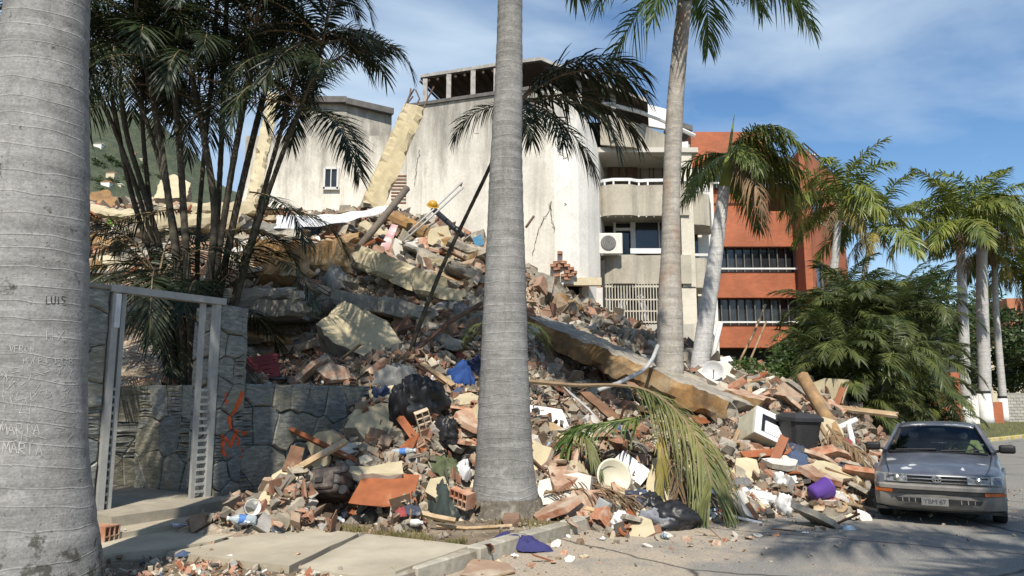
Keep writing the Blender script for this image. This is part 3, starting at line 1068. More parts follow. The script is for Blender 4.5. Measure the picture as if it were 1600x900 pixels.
Wm4, zr4 = band(506, 600, 29.0, name='ground_parapet', mat=m_plaster('lower_concrete', (0.50, 0.47, 0.40), (0.2, 0.18, 0.14), 0.5))
# roof terrace parapet, chamfered back to the right
planR = [(938, 28.9), (966, 28.6), (990, 28.8), (1030, 29.6), (1078, 30.4)]
mb = MB()
for i in range(len(planR) - 1):
    a, b_ = planR[i], planR[i + 1]
    ya = [(176, 226), (184, 228), (190, 230), (206, 246), (226, 262)][i]; yb = [(176, 226), (184, 228), (190, 230), (206, 246), (226, 262)][i + 1]
    A1, B1 = P(a[0], 220, a[1]), P(b_[0], 220, b_[1])
    wall_quad(mb, A1, B1, Zp(ya[1], a[1]), Zp(ya[0], a[1]), Zp(yb[1], b_[1]), Zp(yb[0], b_[1]), .2)
bpart('roof_parapet', mb, band_mat)
mb = MB(); a = P(935, 228, 28.9); b_ = P(1078, 250, 30.4)
mb.box(a.x, b_.x, 29.0, 32.0, Zp(232, 29) - .15, Zp(232, 29) + .05)
bpart('roof_slab', mb, simple('pale_soffit', (0.55, 0.52, 0.46), 0.9, 0.15, 1.0, 0.1))
mb = MB()
for (p0, p1) in (((940, 160, 28.7), (1000, 175, 28.7)), ((1000, 175, 28.7), (1030, 186, 29.6)), ((1030, 186, 29.6), (1085, 212, 30.4))):
    a, b_ = P(*p0), P(*p1)
    mb.tube([a, b_], 0.085, 6)
bpart('roof_rail', mb, white_rail)
mb = MB(); panel(mb, 1003, 1062, 160, 195, 30.5, 30.8, .2, pyr=(176, 205))
bpart('terrace_wall', mb, simple('bright_white_paint', (0.78, 0.78, 0.76), 0.8, 0.1, 2.0, 0.1))
mb = MB(); panel(mb, 1048, 1082, 186, 194, 30.6, 30.6, 1.5, pyr=(196, 204))
bpart('terrace_roof', mb, roof_edge)

# back walls of the balconies, with doors and glazing
mb = MB(); panel(mb, 928, 1080, 232, 290, 31.2, 31.2, .2); bpart('balcony_back_wall', mb, room_wall)
mb = MB(); panel(mb, 950, 996, 246, 292, 31.0, 31.0, .08); dr = bpart('balcony_door', mb, brown_door)
for k in (961, 973, 985):
    m2 = MB(); panel(m2, k - 4, k + 4, 255, 288, 30.96, 30.96, .05); bpart('door_panel', m2, simple('door_panel_brown', (0.15, 0.09, 0.055), 0.6, 0.3), dr)
for k in (1011, 1025):
    a = P(k, 270, 31.1); m2 = MB()
    pts = [Vector((a.x + .28 * math.cos(w), a.y, Zp(263, 31.1) + .33 * math.sin(w))) for w in [math.pi * i / 10 for i in range(11)]]
    pts = [Vector((a.x + .28, a.y, Zp(290, 31.1)))] + pts + [Vector((a.x - .28, a.y, Zp(290, 31.1)))]
    m2.tube(pts, .022, 5); bpart('arch_moulding', m2, crack_mat)
m2 = MB(); a = P(991, 246, 30); m2.lathe([(.02, .22), (.1, .2), (.12, .0), (.08, -.04)], 8, M=Matrix.Translation(a)); bpart('ceiling_lantern', m2, dark_room)
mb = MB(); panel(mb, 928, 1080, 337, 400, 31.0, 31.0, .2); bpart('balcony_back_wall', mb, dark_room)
for (a, b_, c_, d_, mt, nm, D) in ((962, 986, 340, 357, glass_d, 'transom_pane', 30.55), (965, 985, 359, 400, glass_d, 'door_pane', 30.55), (993, 1030, 338, 394, glass_d, 'window_pane', 30.4), (1030, 1062, 338, 394, glass_d, 'window_pane', 30.4)):
    m2 = MB(); panel(m2, a, b_, c_, d_, D, D, .06); bpart(nm, m2, mt)
for (a, b_, c_, d_) in ((959, 962.5, 338, 400), (985.5, 993, 337, 398), (961, 987, 356, 360), (959, 993, 336, 340), (1029, 1031, 338, 394)):
    m2 = MB(); panel(m2, a, b_, c_, d_, 30.3, 30.3, .16); bpart('window_frame', m2, win_frame)
m2 = MB(); panel(m2, 985, 1062, 388, 396, 29.2, 29.2, .1); bpart('balcony_rail', m2, white_rail)
for k in range(8):
    q = P(938 + k * 12, 339, 29.15); m2 = MB(); m2.lathe([(.012, .06), (.03, .04), (.035, .0), (.0, -.03)], 6, M=Matrix.Translation(q)); bpart('string_bulb', m2, white_rail)
# lowest storey with window bars
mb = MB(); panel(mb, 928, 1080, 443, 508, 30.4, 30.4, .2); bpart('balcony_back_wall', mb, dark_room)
for (a, b_) in ((948, 1000), (1000, 1030)):
    m2 = MB(); panel(m2, a, b_ - 1, 450, 504, 30.1, 30.1, .05); bpart('window_pane', m2, simple('curtained_pane', (0.20, 0.16, 0.11), 0.6, 0.4, 3.0, 0.1))
bar_mat = simple('cream_window_bars', (0.60, 0.56, 0.47), 0.6, 0.2, 4.0, 0.1)
grille = MB(); panel(grille, 936, 1062, 446, 449, 29.1, 29.1, .05)
gr_ = bpart('window_bars', grille, bar_mat)
for y in (468, 486, 503):
    m2 = MB(); panel(m2, 936, 1062, y - 1, y + 1, 29.08, 29.08, .04); bpart('cross_bar', m2, bar_mat, gr_)
for k in range(27):
    x = 938 + k * 4.6
    m2 = MB(); a = P(x, 445, 29.06); m2.tube([(a.x, a.y, Zp(444, 29)), (a.x, a.y, Zp(505, 29))], .022, 5); bpart('bar', m2, bar_mat, gr_)
cur = simple('white_curtain', (0.66, 0.66, 0.64), 0.9, 0.15, 5.0, 0.2)
for (pts, w) in (([(976, 446), (974, 470), (970, 488), (966, 506)], .16), ([(998, 446), (1000, 468), (1006, 482), (1008, 500)], .15), ([(951, 447), (950, 475), (950, 505)], .10)):
    m2 = MB()
    ww = [P(a, b_, 29.5) for a, b_ in pts]
    vs, fs = [], []
    for i, q in enumerate(ww):
        for j in range(7):
            vs.append(q + Vector(((j / 6 - .5) * 2 * w * (1 if i else 1.5), .07 * math.sin(j * 2.4 + i), 0)))
    for i in range(len(ww) - 1):
        for j in range(6): fs.append((i * 7 + j, i * 7 + j + 1, i * 7 + j + 8, i * 7 + j + 7))
    m2.add(vs, fs); bpart('curtain', m2, cur)
# white pilaster right of the bays and the set-back bays beyond it
mb = MB(); panel(mb, 1064, 1084, 238, 448, 29.1, 29.1, .5); panel(mb, 1060, 1090, 449, 575, 29.15, 29.15, .6)
bpart('pilaster', mb, m_plaster('pilaster_plaster', (0.66, 0.61, 0.50), (0.40, 0.36, 0.28), 0.35))
mb = MB(); panel(mb, 1080, 1118, 262, 575, 33.2, 33.2, .3); bpart('bay_wall', mb, plaster_g)
for (y0, y1, x1) in ((303, 352, 1112), (404, 450, 1108), (520, 560, 1110)):
    band(y0, y1, 31.0, 1078, x1, plan=[(1078, 30.8), (1098, 30.9), (x1 - 3, 31.1), (x1, 32.6)])
for (y0, y1) in ((262, 303), (362, 404), (455, 500)):
    m2 = MB(); panel(m2, 1072, 1091, y0, y1, 32.9, 32.9, .1); bpart('bay_window', m2, glass_d)
m2 = MB(); panel(m2, 1078, 1110, 294, 299, 31.0, 31.2, .06); bpart('balcony_rail', m2, win_frame)
m2 = MB(); panel(m2, 1078, 1108, 396, 400, 31.0, 31.2, .06); bpart('balcony_rail', m2, win_frame)
# body of the block so it has depth
mb = MB(); mb.box(A_.x + .5, P(1118, 300, 33.2).x, 33.6, 42, 1.0, 12.2); bpart('block_body', mb, plaster_w)
mb = MB(); a = P(640, 400, 31.5); b_ = P(930, 400, 29)
wall_quad(mb, P(936, 300, 28.8), P(950, 300, 33), 1.0, 11.2, 1.0, 11.2, .2); wall_quad(mb, P(1078, 300, 29.3), P(1080, 300, 33.2), 1, 12, 1, 12, .25)
bpart('return_wall', mb, plaster_g)

# air conditioner standing on the balcony edge
a = P(954, 400, 28.7)
ac = empty('air_conditioner', (a.x, a.y, Zp(400, 28.75)), 0, 'white outdoor air conditioner unit on the middle balcony edge', 'air conditioner')
ac_mat = simple('aged_white_enamel', (0.66, 0.64, 0.58), 0.5, 0.15, 5.0, 0.1, spec=0.5)
MB().box(-.46, .46, -.16, .2, .04, .88, ch=.03).build('casing', ac_mat, ac)
fan = MB().lathe([(.30, 0), (.30, .02), (.27, .03), (.0, .03)], 20, M=Matrix.Translation((-.1, -.165, .48)) @ Matrix.Rotation(math.pi / 2, 4, 'X')).build('fan_grille', simple('dark_grille', (0.16, 0.155, 0.15), 0.7, 0.3), ac)
for k in range(3):
    pts = [(-.1 + (.08 + .08 * k) * math.cos(w), -.2, .48 + (.08 + .08 * k) * math.sin(w)) for w in [2 * math.pi * i / 16 for i in range(17)]]
    MB().tube(pts, .006, 4).build('grille_ring', post_mat, fan)
MB().box(-.4, -.3, -.12, .16, 0, .045).build('foot', post_mat, ac); MB().box(.3, .4, -.12, .16, 0, .045).build('foot', post_mat, ac)

# ------------------------------------------------------------------ red brick apartment building
def m_brick_wall():
    m, n, l, b = _nt('red_brickwork')
    v = coords(n, l)
    # bricks laid in the plane of each wall: x+y run along the wall, z is height
    sep = n.new('ShaderNodeSeparateXYZ'); l.new(v, sep.inputs[0])
    ad = n.new('ShaderNodeMath'); ad.operation = 'ADD'
    l.new(sep.outputs['X'], ad.inputs[0]); l.new(sep.outputs['Y'], ad.inputs[1])
    cb = n.new('ShaderNodeCombineXYZ'); l.new(ad.outputs[0], cb.inputs['X']); l.new(sep.outputs['Z'], cb.inputs['Y'])
    br = n.new('ShaderNodeTexBrick')
    br.inputs['Color1'].default_value = (0.44, 0.122, 0.05, 1)
    br.inputs['Color2'].default_value = (0.36, 0.095, 0.04, 1)
    br.inputs['Mortar'].default_value = (0.30, 0.16, 0.10, 1)
    br.inputs['Scale'].default_value = 1.0
    br.inputs['Brick Width'].default_value = 0.27; br.inputs['Row Height'].default_value = 0.085
    br.inputs['Mortar Size'].default_value = 0.009
    l.new(cb.outputs[0], br.inputs['Vector'])
    g = ramp(n, l, nz(n, l, v, 0.7, 7, 0.65), [(0.3, (0.72, 0.72, 0.72)), (0.7, (1.1, 1.1, 1.1))])
    l.new(mixc(n, l, 1.0, br.outputs['Color'], g, 'MULTIPLY'), b.inputs['Base Color'])
    b.inputs['Roughness'].default_value = 0.9
    bump(n, l, b, br.outputs['Fac'], -0.4, 0.01)
    return m
redb = m_brick_wall()
rb = empty('red_brick_building', (P(1250, 600, 44).x, 44, 0), 0, 'red brick apartment building behind the leaning palm', 'building')
RO = Vector(rb.location)
def rpart(name, mb, mat, parent=None):
    for p in mb.v: p -= RO
    return mb.build(name, mat, parent or rb)
slab_mat = simple('grey_slab_edge', (0.40, 0.38, 0.34), 0.9, 0.3, 3.0, 0.2)
# left wing, front at 46 m
mb = MB()
x0, x1 = P(1086, 400, 46).x, P(1197, 400, 46).x
mb.box(x0, x1 + .3, 46.0, 58, Zp(330, 46), Zp(206, 46)); rpart('wing_wall', mb, redb)
mb = MB(); mb.box(P(1076, 400, 46).x, x1 + 2.0, 46.6, 58, 0, Zp(330, 46) - .01); rpart('wing_recess', mb, dark_room)
for (y0, y1) in ((330, 385), (425, 465), (508, 543)):
    mb = MB(); mb.box(x0 - .4, P(1246, 400, 45.2).x, 45.2, 46.6, Zp(y1, 45.2), Zp(y0, 45.2)); rpart('balcony_band', mb, redb)
for (y0, y1) in ((252, 292), (385, 425), (466, 508)):
    z0, z1 = Zp(y1, 45.4), Zp(y0, 45.4)
    mb = MB(); mb.box(P(1110, 400, 45.5).x, P(1244, 400, 45.5).x, 45.75, 45.85, z0, z1); rpart('tinted_glazing', mb, glass_d)
    for k in range(11):
        xx = P(1112 + k * 13, 400, 45.4).x
        m2 = MB(); m2.box(xx - .03, xx + .03, 45.55, 45.64, z0, z1); rpart('glazing_bar', m2, roof_edge)
    m2 = MB(); m2.box(P(1110, 400, 45.1).x, P(1244, 400, 45.1).x, 45.02, 45.09, z0 + .10, z0 + .2); rpart('balcony_rail', m2, white_rail)
# corner tower
cx0, cx1 = P(1240, 400, 44).x, P(1266, 400, 43.4).x
mb = MB()
T0, T1, T2 = P(1239, 300, 46.5), P(1262, 300, 43.4), P(1316, 300, 50)
for (z0, z1) in ((Zp(300, 45), Zp(232, 45)),):
    pass
ztop0, ztop1, ztop2 = Zp(228, 46.5), Zp(235, 43.4), Zp(264, 50)
ztw = ztop1
wall_quad(mb, T0, T1, 0, ztw, 0, ztw, .4)
rpart('corner_wall', mb, redb)
# right face with window openings: horizontal bands and piers
def lp(t): return T1.lerp(T2, t)
wins = [(300, 345), (408, 452), (478, 512)]
mb = MB()
zs = [0] 
for (y0, y1) in reversed(wins): zs += [Zp(y1, 44.5), Zp(y0, 44.5)]
zs.append(ztw)
for i in range(0, len(zs), 2):
    wall_quad(mb, T1, T2, zs[i], zs[i + 1], zs[i], zs[i + 1], .4)
for i in range(1, len(zs) - 1, 2):
    for (t0, t1) in ((0, .1), (.44, .56), (.9, 1.0)):
        wall_quad(mb, lp(t0), lp(t1), zs[i], zs[i + 1], zs[i], zs[i + 1], .4)
rpart('side_wall', mb, redb)
for i in range(1, len(zs) - 1, 2):
    for (t0, t1) in ((.1, .44), (.56, .9)):
        m2 = MB(); o_ = Vector((.0, .3, 0)); wall_quad(m2, lp(t0) + o_, lp(t1) + o_, zs[i], zs[i + 1], zs[i], zs[i + 1], .08)
        w_ = rpart('window', m2, glass_d)
        for tm in (t0 + .01, (t0 + t1) / 2, t1 - .01):
            q = lp(tm); m2 = MB(); m2.box(q.x - .04, q.x + .04, q.y + .2, q.y + .3, zs[i], zs[i + 1]); rpart('mullion', m2, roof_edge, w_)
        m2 = MB(); wall_quad(m2, lp(t0) + Vector((0, -.05, 0)), lp(t1) + Vector((0, -.05, 0)), zs[i], zs[i] + .1, zs[i], zs[i] + .1, .3); rpart('sill', m2, slab_mat, w_)
mb = MB(); mb.slab([(T0.x, T0.y), (T1.x + .2, T1.y + .3), (T2.x, T2.y), (T2.x - 3, T2.y + 8), (T0.x, T0.y + 10)], 0.1, ztw - .05); 
for p in mb.v: p.y += .45
rpart('tower_body', mb, redb)
mb = MB()
q0, q1, q2 = T0 + Vector((0, 0.1, ztw - T0.z)), T1 + Vector((0, .2, ztw - T1.z)), T2 + Vector((0, .2, ztw - T2.z))
for h in (.25, .55): mb.tube([q0 + Vector((0, 0, h)), q1 + Vector((0, 0, h)), q2 + Vector((0, 0, h))], .05, 5)
rr = rpart('roof_railing', mb, roof_edge)
for k in range(9):
    q = q1.lerp(q2, k / 8); m2 = MB(); m2.tube([q, q + Vector((0, 0, .58))], .035, 5); rpart('railing_post', m2, roof_edge, rr)
# floodlight arm on the roof
q = P(1243, 232, 46)
fl = empty('roof_floodlight', (q.x, q.y + .5, ztw - .05), 0, 'grey lamp on a curved arm on the red brick roof', 'lamp')
MB().tube([(0, 0, 0), (.05, 0, .5), (.3, 0, .72), (1.0, 0, .8)], .04, 6).build('lamp_arm', post_mat, fl)
m2 = MB(); m2.lathe([(.02, -.42), (.13, -.3), (.17, 0), (.12, .28), (.02, .36)], 10, M=Matrix.Translation((1.3, 0, .78)) @ Matrix.Rotation(math.pi / 2, 4, 'Y') @ Matrix.Diagonal((.55, 1, 1, 1)))
m2.build('lamp_head', white_rail, fl, smooth=True)

# ------------------------------------------------------------------ far right: boundary walls and houses
def far_box(name, label, cat, px0, px1, py0, py1, D, mat, depth=6, base=0.0):
    a, b_ = P(px0, py1, D), P(px1, py1, D)
    o = empty(name, ((a.x + b_.x) / 2, D, base), 0, label, cat)
    w = b_.x - a.x
    MB().box(-w / 2, w / 2, 0, depth, 0, Zp(py0, D) - base).build('wall', mat, o)
    return o, w
cbw, w = far_box('cream_building', 'cream apartment building with small windows behind the far palms', 'building', 1552, 1680, 542, 640, 78, cream, 12)
for i in range(3):
    for j in range(2):
        px_, py_ = 1572 + i * 30, 560 + j * 26
        q = P(px_, py_, 78)
        f_ = MB().box(-.9, .9, -.06, .05, -.55, .55).build('window', dark_room, cbw, (q.x - cbw.location.x, 0, q.z))
        MB().box(-1.0, 1.0, -.16, -.0601, -.66, -.56).build('sill', slab_mat, f_)
for (a, b_) in ((1590, 552), (1596, 578)):
    q = P(a, b_, 77.6); MB().box(-.6, .6, -.7, 0, -.35, .35).build('window_air_conditioner', ac_mat, cbw, (q.x - cbw.location.x, 0, q.z))
far_box('orange_block', 'distant orange brick block at the right edge above the trees', 'building', 1578, 1660, 466, 520, 150, simple('orange_brick_far', (0.42, 0.17, 0.09), 0.9, 0.2, .4, .2), 15)
o_, w = far_box('red_boundary_wall', 'red brick boundary wall behind the shrubs and car', 'wall', 1425, 1505, 588, 668, 44, redb, .3)
for k in (0.1, .5, .9):
    MB().box(-.25, .25, -.12, .4, 0, Zp(582, 44)).build('pier', redb, o_, (-w / 2 + w * k, 0, 0))
far_box('white_boundary_wall', 'white plaster wall between the painted palm trunks', 'wall', 1500, 1532, 618, 668, 46, plaster_g, .3)
far_box('red_low_wall', 'low red brick wall beside the white painted palms', 'wall', 1532, 1570, 628, 668, 47, redb, .3)
bw, w = far_box('block_wall', 'grey concrete block wall at the right edge', 'wall', 1568, 1700, 614, 668, 50, simple('grey_block_mortar', (0.30, 0.29, 0.26), 0.9, 0.3, 3.0, 0.3), .3)
blk = simple('grey_block', (0.40, 0.385, 0.34), 0.9, 0.3, 4.0, 0.4, rnd=.12)
bme = MB().box(0.012, .388, -.03, .02, .012, .188, ch=.006).data('block', blk)
zt_ = Zp(614, 50)
for r_ in range(int(zt_ / .2)):
    for c_ in range(11):
        obj('block', bme, bw, (-w / 2 + c_ * .4 - (.2 if r_ % 2 else 0) + .2, 0, r_ * .2))
# street pole with a yellow foot
q = G(1479, 664)
pole = empty('street_pole', (q.x, q.y, 0), 0, 'thin grey pole with a yellow foot before the red boundary wall', 'pole')
MB().tube([(0, 0, 0), (0, 0, 4.6)], .11, 8).build('shaft', post_mat, pole)
MB().tube([(0, 0, 0.02), (0, 0, 1.1)], .125, 8).build('painted_foot', ye, pole)
# houses on the hill far left
hb = [(205, 236, 320, (0.42, .16, .08)), (172, 268, 300, (.36, .2, .12)), (152, 222, 420, (.5, .46, .4)), (182, 286, 280, (.6, .58, .54)), (164, 282, 290, (.45, .2, .1)), (216, 246, 330, (.6, .57, .5))]
for k, (a, b_, D, c_) in enumerate(hb):
    q = hill_hit(a, b_ + 6)
    o = empty('hillside_house', (q.x, q.y, q.z - 10), 0, ['small house with an orange roof highest on the hillside', 'brown roofed house on the hillside left of the palm stems', 'pale house highest on the far hill', 'small white house lowest on the hillside', 'orange brick house low on the hillside', 'pale house under the orange roofed one on the hillside'][k], 'house', 'houses on the far hillside')
    o.scale = (1.25, 1.25, 1.0)
    MB().box(-5, 5, 0, 8, 0, 14).build('wall', cream if k % 2 else plaster_g, o)
    MB().add([(-5.6, -.6, 13.9), (5.6, -.6, 13.9), (5.6, 8.6, 13.9), (-5.6, 8.6, 13.9), (-4, 4, 16.5), (4, 4, 16.5)], [(0, 1, 5, 4), (1, 2, 5), (2, 3, 4, 5), (3, 0, 4), (3, 2, 1, 0)]).build('roof', simple('roof_%d' % k, c_, 0.9, 0.3, .5, .1), o)
# ------------------------------------------------------------------ plants
def m_leaf(name, c1, c2, trans=0.3, rough=0.45, rnd=0.22):
    m, n, l, b = _nt(name)
    v = coords(n, l)
    oi = n.new('ShaderNodeObjectInfo')
    f = nz(n, l, v, 1.1, 4, 0.6)
    col = ramp(n, l, f, [(0.35, c1), (0.68, c2)])
    hv = n.new('ShaderNodeHueSaturation')
    mr = n.new('ShaderNodeMapRange'); mr.inputs['To Min'].default_value = 1 - rnd; mr.inputs['To Max'].default_value = 1 + rnd
    l.new(oi.outputs['Random'], mr.inputs['Value']); l.new(mr.outputs['Result'], hv.inputs['Value']); l.new(col, hv.inputs['Color'])
    l.new(hv.outputs['Color'], b.inputs['Base Color'])
    b.inputs['Roughness'].default_value = rough
    b.inputs['Specular IOR Level'].default_value = 0.4
    tr = n.new('ShaderNodeBsdfTranslucent'); l.new(hv.outputs['Color'], tr.inputs['Color'])
    mx = n.new('ShaderNodeMixShader'); mx.inputs[0].default_value = trans
    out = n['Material Output']
    l.new(b.outputs[0], mx.inputs[1]); l.new(tr.outputs[0], mx.inputs[2]); l.new(mx.outputs[0], out.inputs['Surface'])
    return m
leaf_royal = m_leaf('royal_palm_leaf', (0.04, 0.08, 0.018), (0.12, 0.165, 0.035))
leaf_shaded = m_leaf('areca_leaf_shaded', (0.010, 0.020, 0.008), (0.028, 0.044, 0.013), 0.2, 0.5)  # areca leaf darkened so the colour carries the shade on the left clump
leaf_areca = m_leaf('areca_leaf', (0.032, 0.054, 0.015), (0.115, 0.13, 0.036))
leaf_yellow = m_leaf('yellowing_leaf', (0.16, 0.14, 0.035), (0.34, 0.27, 0.07), 0.25, 0.6)
leaf_dead = m_leaf('dead_frond', (0.10, 0.065, 0.035), (0.24, 0.16, 0.09), 0.1, 0.85)
leaf_bush = m_leaf('shrub_leaf', (0.04, 0.075, 0.018), (0.11, 0.16, 0.04))
leaf_tree = m_leaf('tree_leaf', (0.025, 0.05, 0.016), (0.075, 0.105, 0.03), 0.2)
leaf_fallen = m_leaf('fallen_frond_leaf', (0.06, 0.085, 0.025), (0.21, 0.2, 0.07), 0.2, 0.55)
rach_g = simple('green_rachis', (0.17, 0.21, 0.06), 0.6, 0.3, 3.0, 0.1)
rach_d = simple('dry_rachis', (0.24, 0.17, 0.10), 0.8, 0.35, 4.0, 0.2)

def m_trunk(name, c1, c2, c3, ring=7.0, warm=0.0, foot=0.0):
    m, n, l, b = _nt(name)
    v = coords(n, l)
    wv = coords(n, l, scale=(0.35, 0.35, 1.0))
    # thin leaf-scar rings at uneven spacing
    sep = n.new('ShaderNodeSeparateXYZ'); l.new(v, sep.inputs[0])
    dz = nz(n, l, v, 0.8, 3, 0.5)
    ma = n.new('ShaderNodeMath'); ma.operation = 'MULTIPLY_ADD'; l.new(dz, ma.inputs[0]); ma.inputs[1].default_value = 0.35; l.new(sep.outputs['Z'], ma.inputs[2])
    cb = n.new('ShaderNodeCombineXYZ'); l.new(ma.outputs[0], cb.inputs['Z'])
    vo = n.new('ShaderNodeTexVoronoi'); vo.feature = 'DISTANCE_TO_EDGE'; vo.voronoi_dimensions = '1D'; vo.inputs['Scale'].default_value = ring
    l.new(ma.outputs[0], vo.inputs['W'])
    band_ = nz(n, l, coords(n, l, scale=(0.5, 0.5, 6.0)), 2.2, 7, 0.68)
    col = ramp(n, l, band_, [(0.3, c1), (0.52, c2), (0.75, c3)])
    patch_ = nz(n, l, v, 1.5, 8, 0.62)
    col = mixc(n, l, ramp(n, l, patch_, [(0.42, (0, 0, 0)), (0.68, (0.6, 0.6, 0.6))]), col, mul(c3, 1.08))
    spk = nz(n, l, v, 38.0, 3, 0.6)
    col = mixc(n, l, ramp(n, l, spk, [(0.63, (0, 0, 0)), (0.70, (0.6, 0.6, 0.6))]), col, mul(c1, .45))
    rl = mixc(n, l, 1.0, ramp(n, l, vo.outputs['Distance'], [(0.0, (0.62, 0.62, 0.62)), (0.05, (0, 0, 0))]), ramp(n, l, nz(n, l, v, 2.6, 6, .7), [(.42, (0, 0, 0)), (.62, (1, 1, 1))]), 'MULTIPLY')
    col = mixc(n, l, rl, col, mul(c3, 1.25))
    col = mixc(n, l, 1.0, col, ramp(n, l, nz(n, l, v, 13.0, 7, .72), [(.3, (.74, .74, .74)), (.7, (1.14, 1.14, 1.14))]), 'MULTIPLY')
    col = mixc(n, l, 1.0, col, ramp(n, l, nz(n, l, v, 48.0, 4, .75), [(.3, (.78, .78, .78)), (.7, (1.16, 1.16, 1.16))]), 'MULTIPLY')
    lich = nz(n, l, v, 3.4, 8, .7)
    col = mixc(n, l, ramp(n, l, lich, [(.58, (0, 0, 0)), (.64, (.32, .32, .32))]), col, mul(c3, 1.3))
    vst = nz(n, l, coords(n, l, scale=(5, 5, .4)), 2.2, 6, .65)
    col = mixc(n, l, ramp(n, l, vst, [(.55, (0, 0, 0)), (.72, (.45, .45, .45))]), col, mul(c1, .62))
    if foot:
        mz = n.new('ShaderNodeMapRange'); mz.inputs['From Min'].default_value = foot; mz.inputs['From Max'].default_value = 0.1; mz.inputs['To Max'].default_value = .17
        l.new(sep.outputs['Z'], mz.inputs['Value'])
        mo = n.new('ShaderNodeMath'); mo.operation = 'ADD'; l.new(mz.outputs[0], mo.inputs[0]); l.new(nz(n, l, v, 6.5, 8, .72), mo.inputs[1])
        col = mixc(n, l, ramp(n, l, mo.outputs[0], [(.60, (0, 0, 0)), (.67, (.9, .9, .9))]), col, (.055, .053, .042))
    if warm:
        wn_ = nz(n, l, coords(n, l, scale=(1, 1, .3)), 1.9, 6, .65)
        col = mixc(n, l, ramp(n, l, wn_, [(0.52, (0, 0, 0)), (0.68, (warm, warm, warm))]), col, (0.33, 0.2, 0.12))
    l.new(col, b.inputs['Base Color'])
    b.inputs['Roughness'].default_value = 0.88
    b.inputs['Specular IOR Level'].default_value = 0.25
    ad = n.new('ShaderNodeMath'); ad.operation = 'ADD'
    r_ = ramp(n, l, vo.outputs['Distance'], [(0.0, (0.9, 0.9, 0.9)), (0.05, (0.4, 0.4, 0.4))])
    l.new(r_, ad.inputs[0]); l.new(band_, ad.inputs[1])
    a2 = n.new('ShaderNodeMath'); a2.operation = 'MULTIPLY_ADD'; l.new(nz(n, l, v, 30.0, 6, .7), a2.inputs[0]); a2.inputs[1].default_value = .8; l.new(ad.outputs[0], a2.inputs[2])
    bump(n, l, b, a2.outputs[0], 0.55, 0.014)
    return m
trunk_scar = m_trunk('carved_palm_bark', (0.15, 0.147, 0.14), (0.235, 0.23, 0.22), (0.34, 0.333, 0.32), 7.0, 0.0, 1.05)
trunk_grey = m_trunk('grey_palm_bark', (0.14, 0.138, 0.13), (0.215, 0.21, 0.20), (0.31, 0.303, 0.29))
trunk_warm = m_trunk('weathered_palm_bark', (0.22, 0.20, 0.17), (0.34, 0.31, 0.27), (0.46, 0.43, 0.38), 6.0, 0.85)
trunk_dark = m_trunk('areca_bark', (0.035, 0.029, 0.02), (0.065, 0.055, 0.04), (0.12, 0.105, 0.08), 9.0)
shaft_mat = simple('green_crownshaft', (0.26, 0.30, 0.07), 0.5, 0.35, 2.0, 0.1)
white_wash = simple('white_wash', (0.72, 0.71, 0.68), 0.9, 0.2, 3.0, 0.3)
dark_band = simple('black_ring_paint', (0.03, 0.03, 0.03), 0.8, 0.3)

def frond_mesh(name, L, pitch, bend, n, leaf, w, droop, plume, seed, mat, rmat, twist=0.0, bare=0.14, r0=0.035, jit=0.12, hang=0.0, broken=0.0):
    """one feather palm leaf; base at the origin, leaving along +x at the given pitch and arching down"""
    rg = random.Random(seed)
    K = 18
    pts, ang = [Vector((0, 0, 0))], []
    for i in range(K):
        a = pitch - bend * (i / K) ** 1.25
        a = max(a, -1.5)
        ang.append(a)
        pts.append(pts[-1] + Vector((math.cos(a), 0.0, math.sin(a))) * (L / K))
    ang.append(ang[-1])
    if twist:
        for i, p in enumerate(pts): p.y += twist * L * (i / K) ** 2
    mb = MB()
    mb.tube(pts[::2] + ([pts[-1]] if K % 2 else []), [r0 * (1 - 0.85 * i / (K / 2)) for i in range(K // 2 + 1)], 5, 1)
    for k in range(n):
        s_ = bare + (1 - bare) * (k + rg.uniform(0, .6)) / n
        if broken and rg.random() < broken: continue
        f = s_ * K; i = min(K - 1, int(f)); t = f - i
        p = pts[i].lerp(pts[i + 1], t); a = ang[i]
        fw = Vector((math.cos(a), 0, math.sin(a))); up = Vector((-math.sin(a), 0, math.cos(a)))
        prof = min(1.0, 0.45 + (s_ - bare) * 2.6) * (1.0 if s_ < .6 else 1 - (s_ - .6) * 1.45)
        ll = leaf * prof * rg.uniform(1 - jit, 1 + jit)
        phi = R(72 - 48 * s_ ** 1.5) + rg.uniform(-jit, jit)
        for sd in (-1, 1):
            lift = plume * rg.uniform(-1, 1) + 0.12
            d = (fw * math.cos(phi) + Vector((0, sd, 0)) * math.sin(phi) + up * lift).normalized()
            side = d.cross(up).normalized() * w * rg.uniform(.8, 1.15)
            side = (side + up * w * rg.uniform(-.5, .5))
            dr = droop * rg.uniform(.6, 1.35)
            vs, fs = [], []
            for (tt, ww) in ((0.0, 0.45), (0.3, 1.0), (0.65, 0.8), (1.0, 0.0)):
                q = p + d * ll * tt
                q.z -= dr * ll * tt * tt
                if tt > .5 and dr > .6: q -= d * ll * (tt - .5) * min(.5, dr * .3)
                if ww: vs += [q - side * ww, q + side * ww]
                else: vs.append(q)
            mb.add(vs, [(0, 1, 3, 2), (2, 3, 5, 4), (4, 5, 6)], 0)
    return mb.data(name, [mat, rmat], False, fix=False)

def frond_set(mat, rmat, L, leaf, w, n, droop, plume, seed, pitches, bends, r0=0.03, **kw):
    return [frond_mesh('frond', L, p, b_, n, leaf, w, droop, plume, seed + i, mat, rmat, r0=r0, twist=random.Random(seed + i).uniform(-.08, .08), **kw) for i, (p, b_) in enumerate(zip(pitches, bends))]

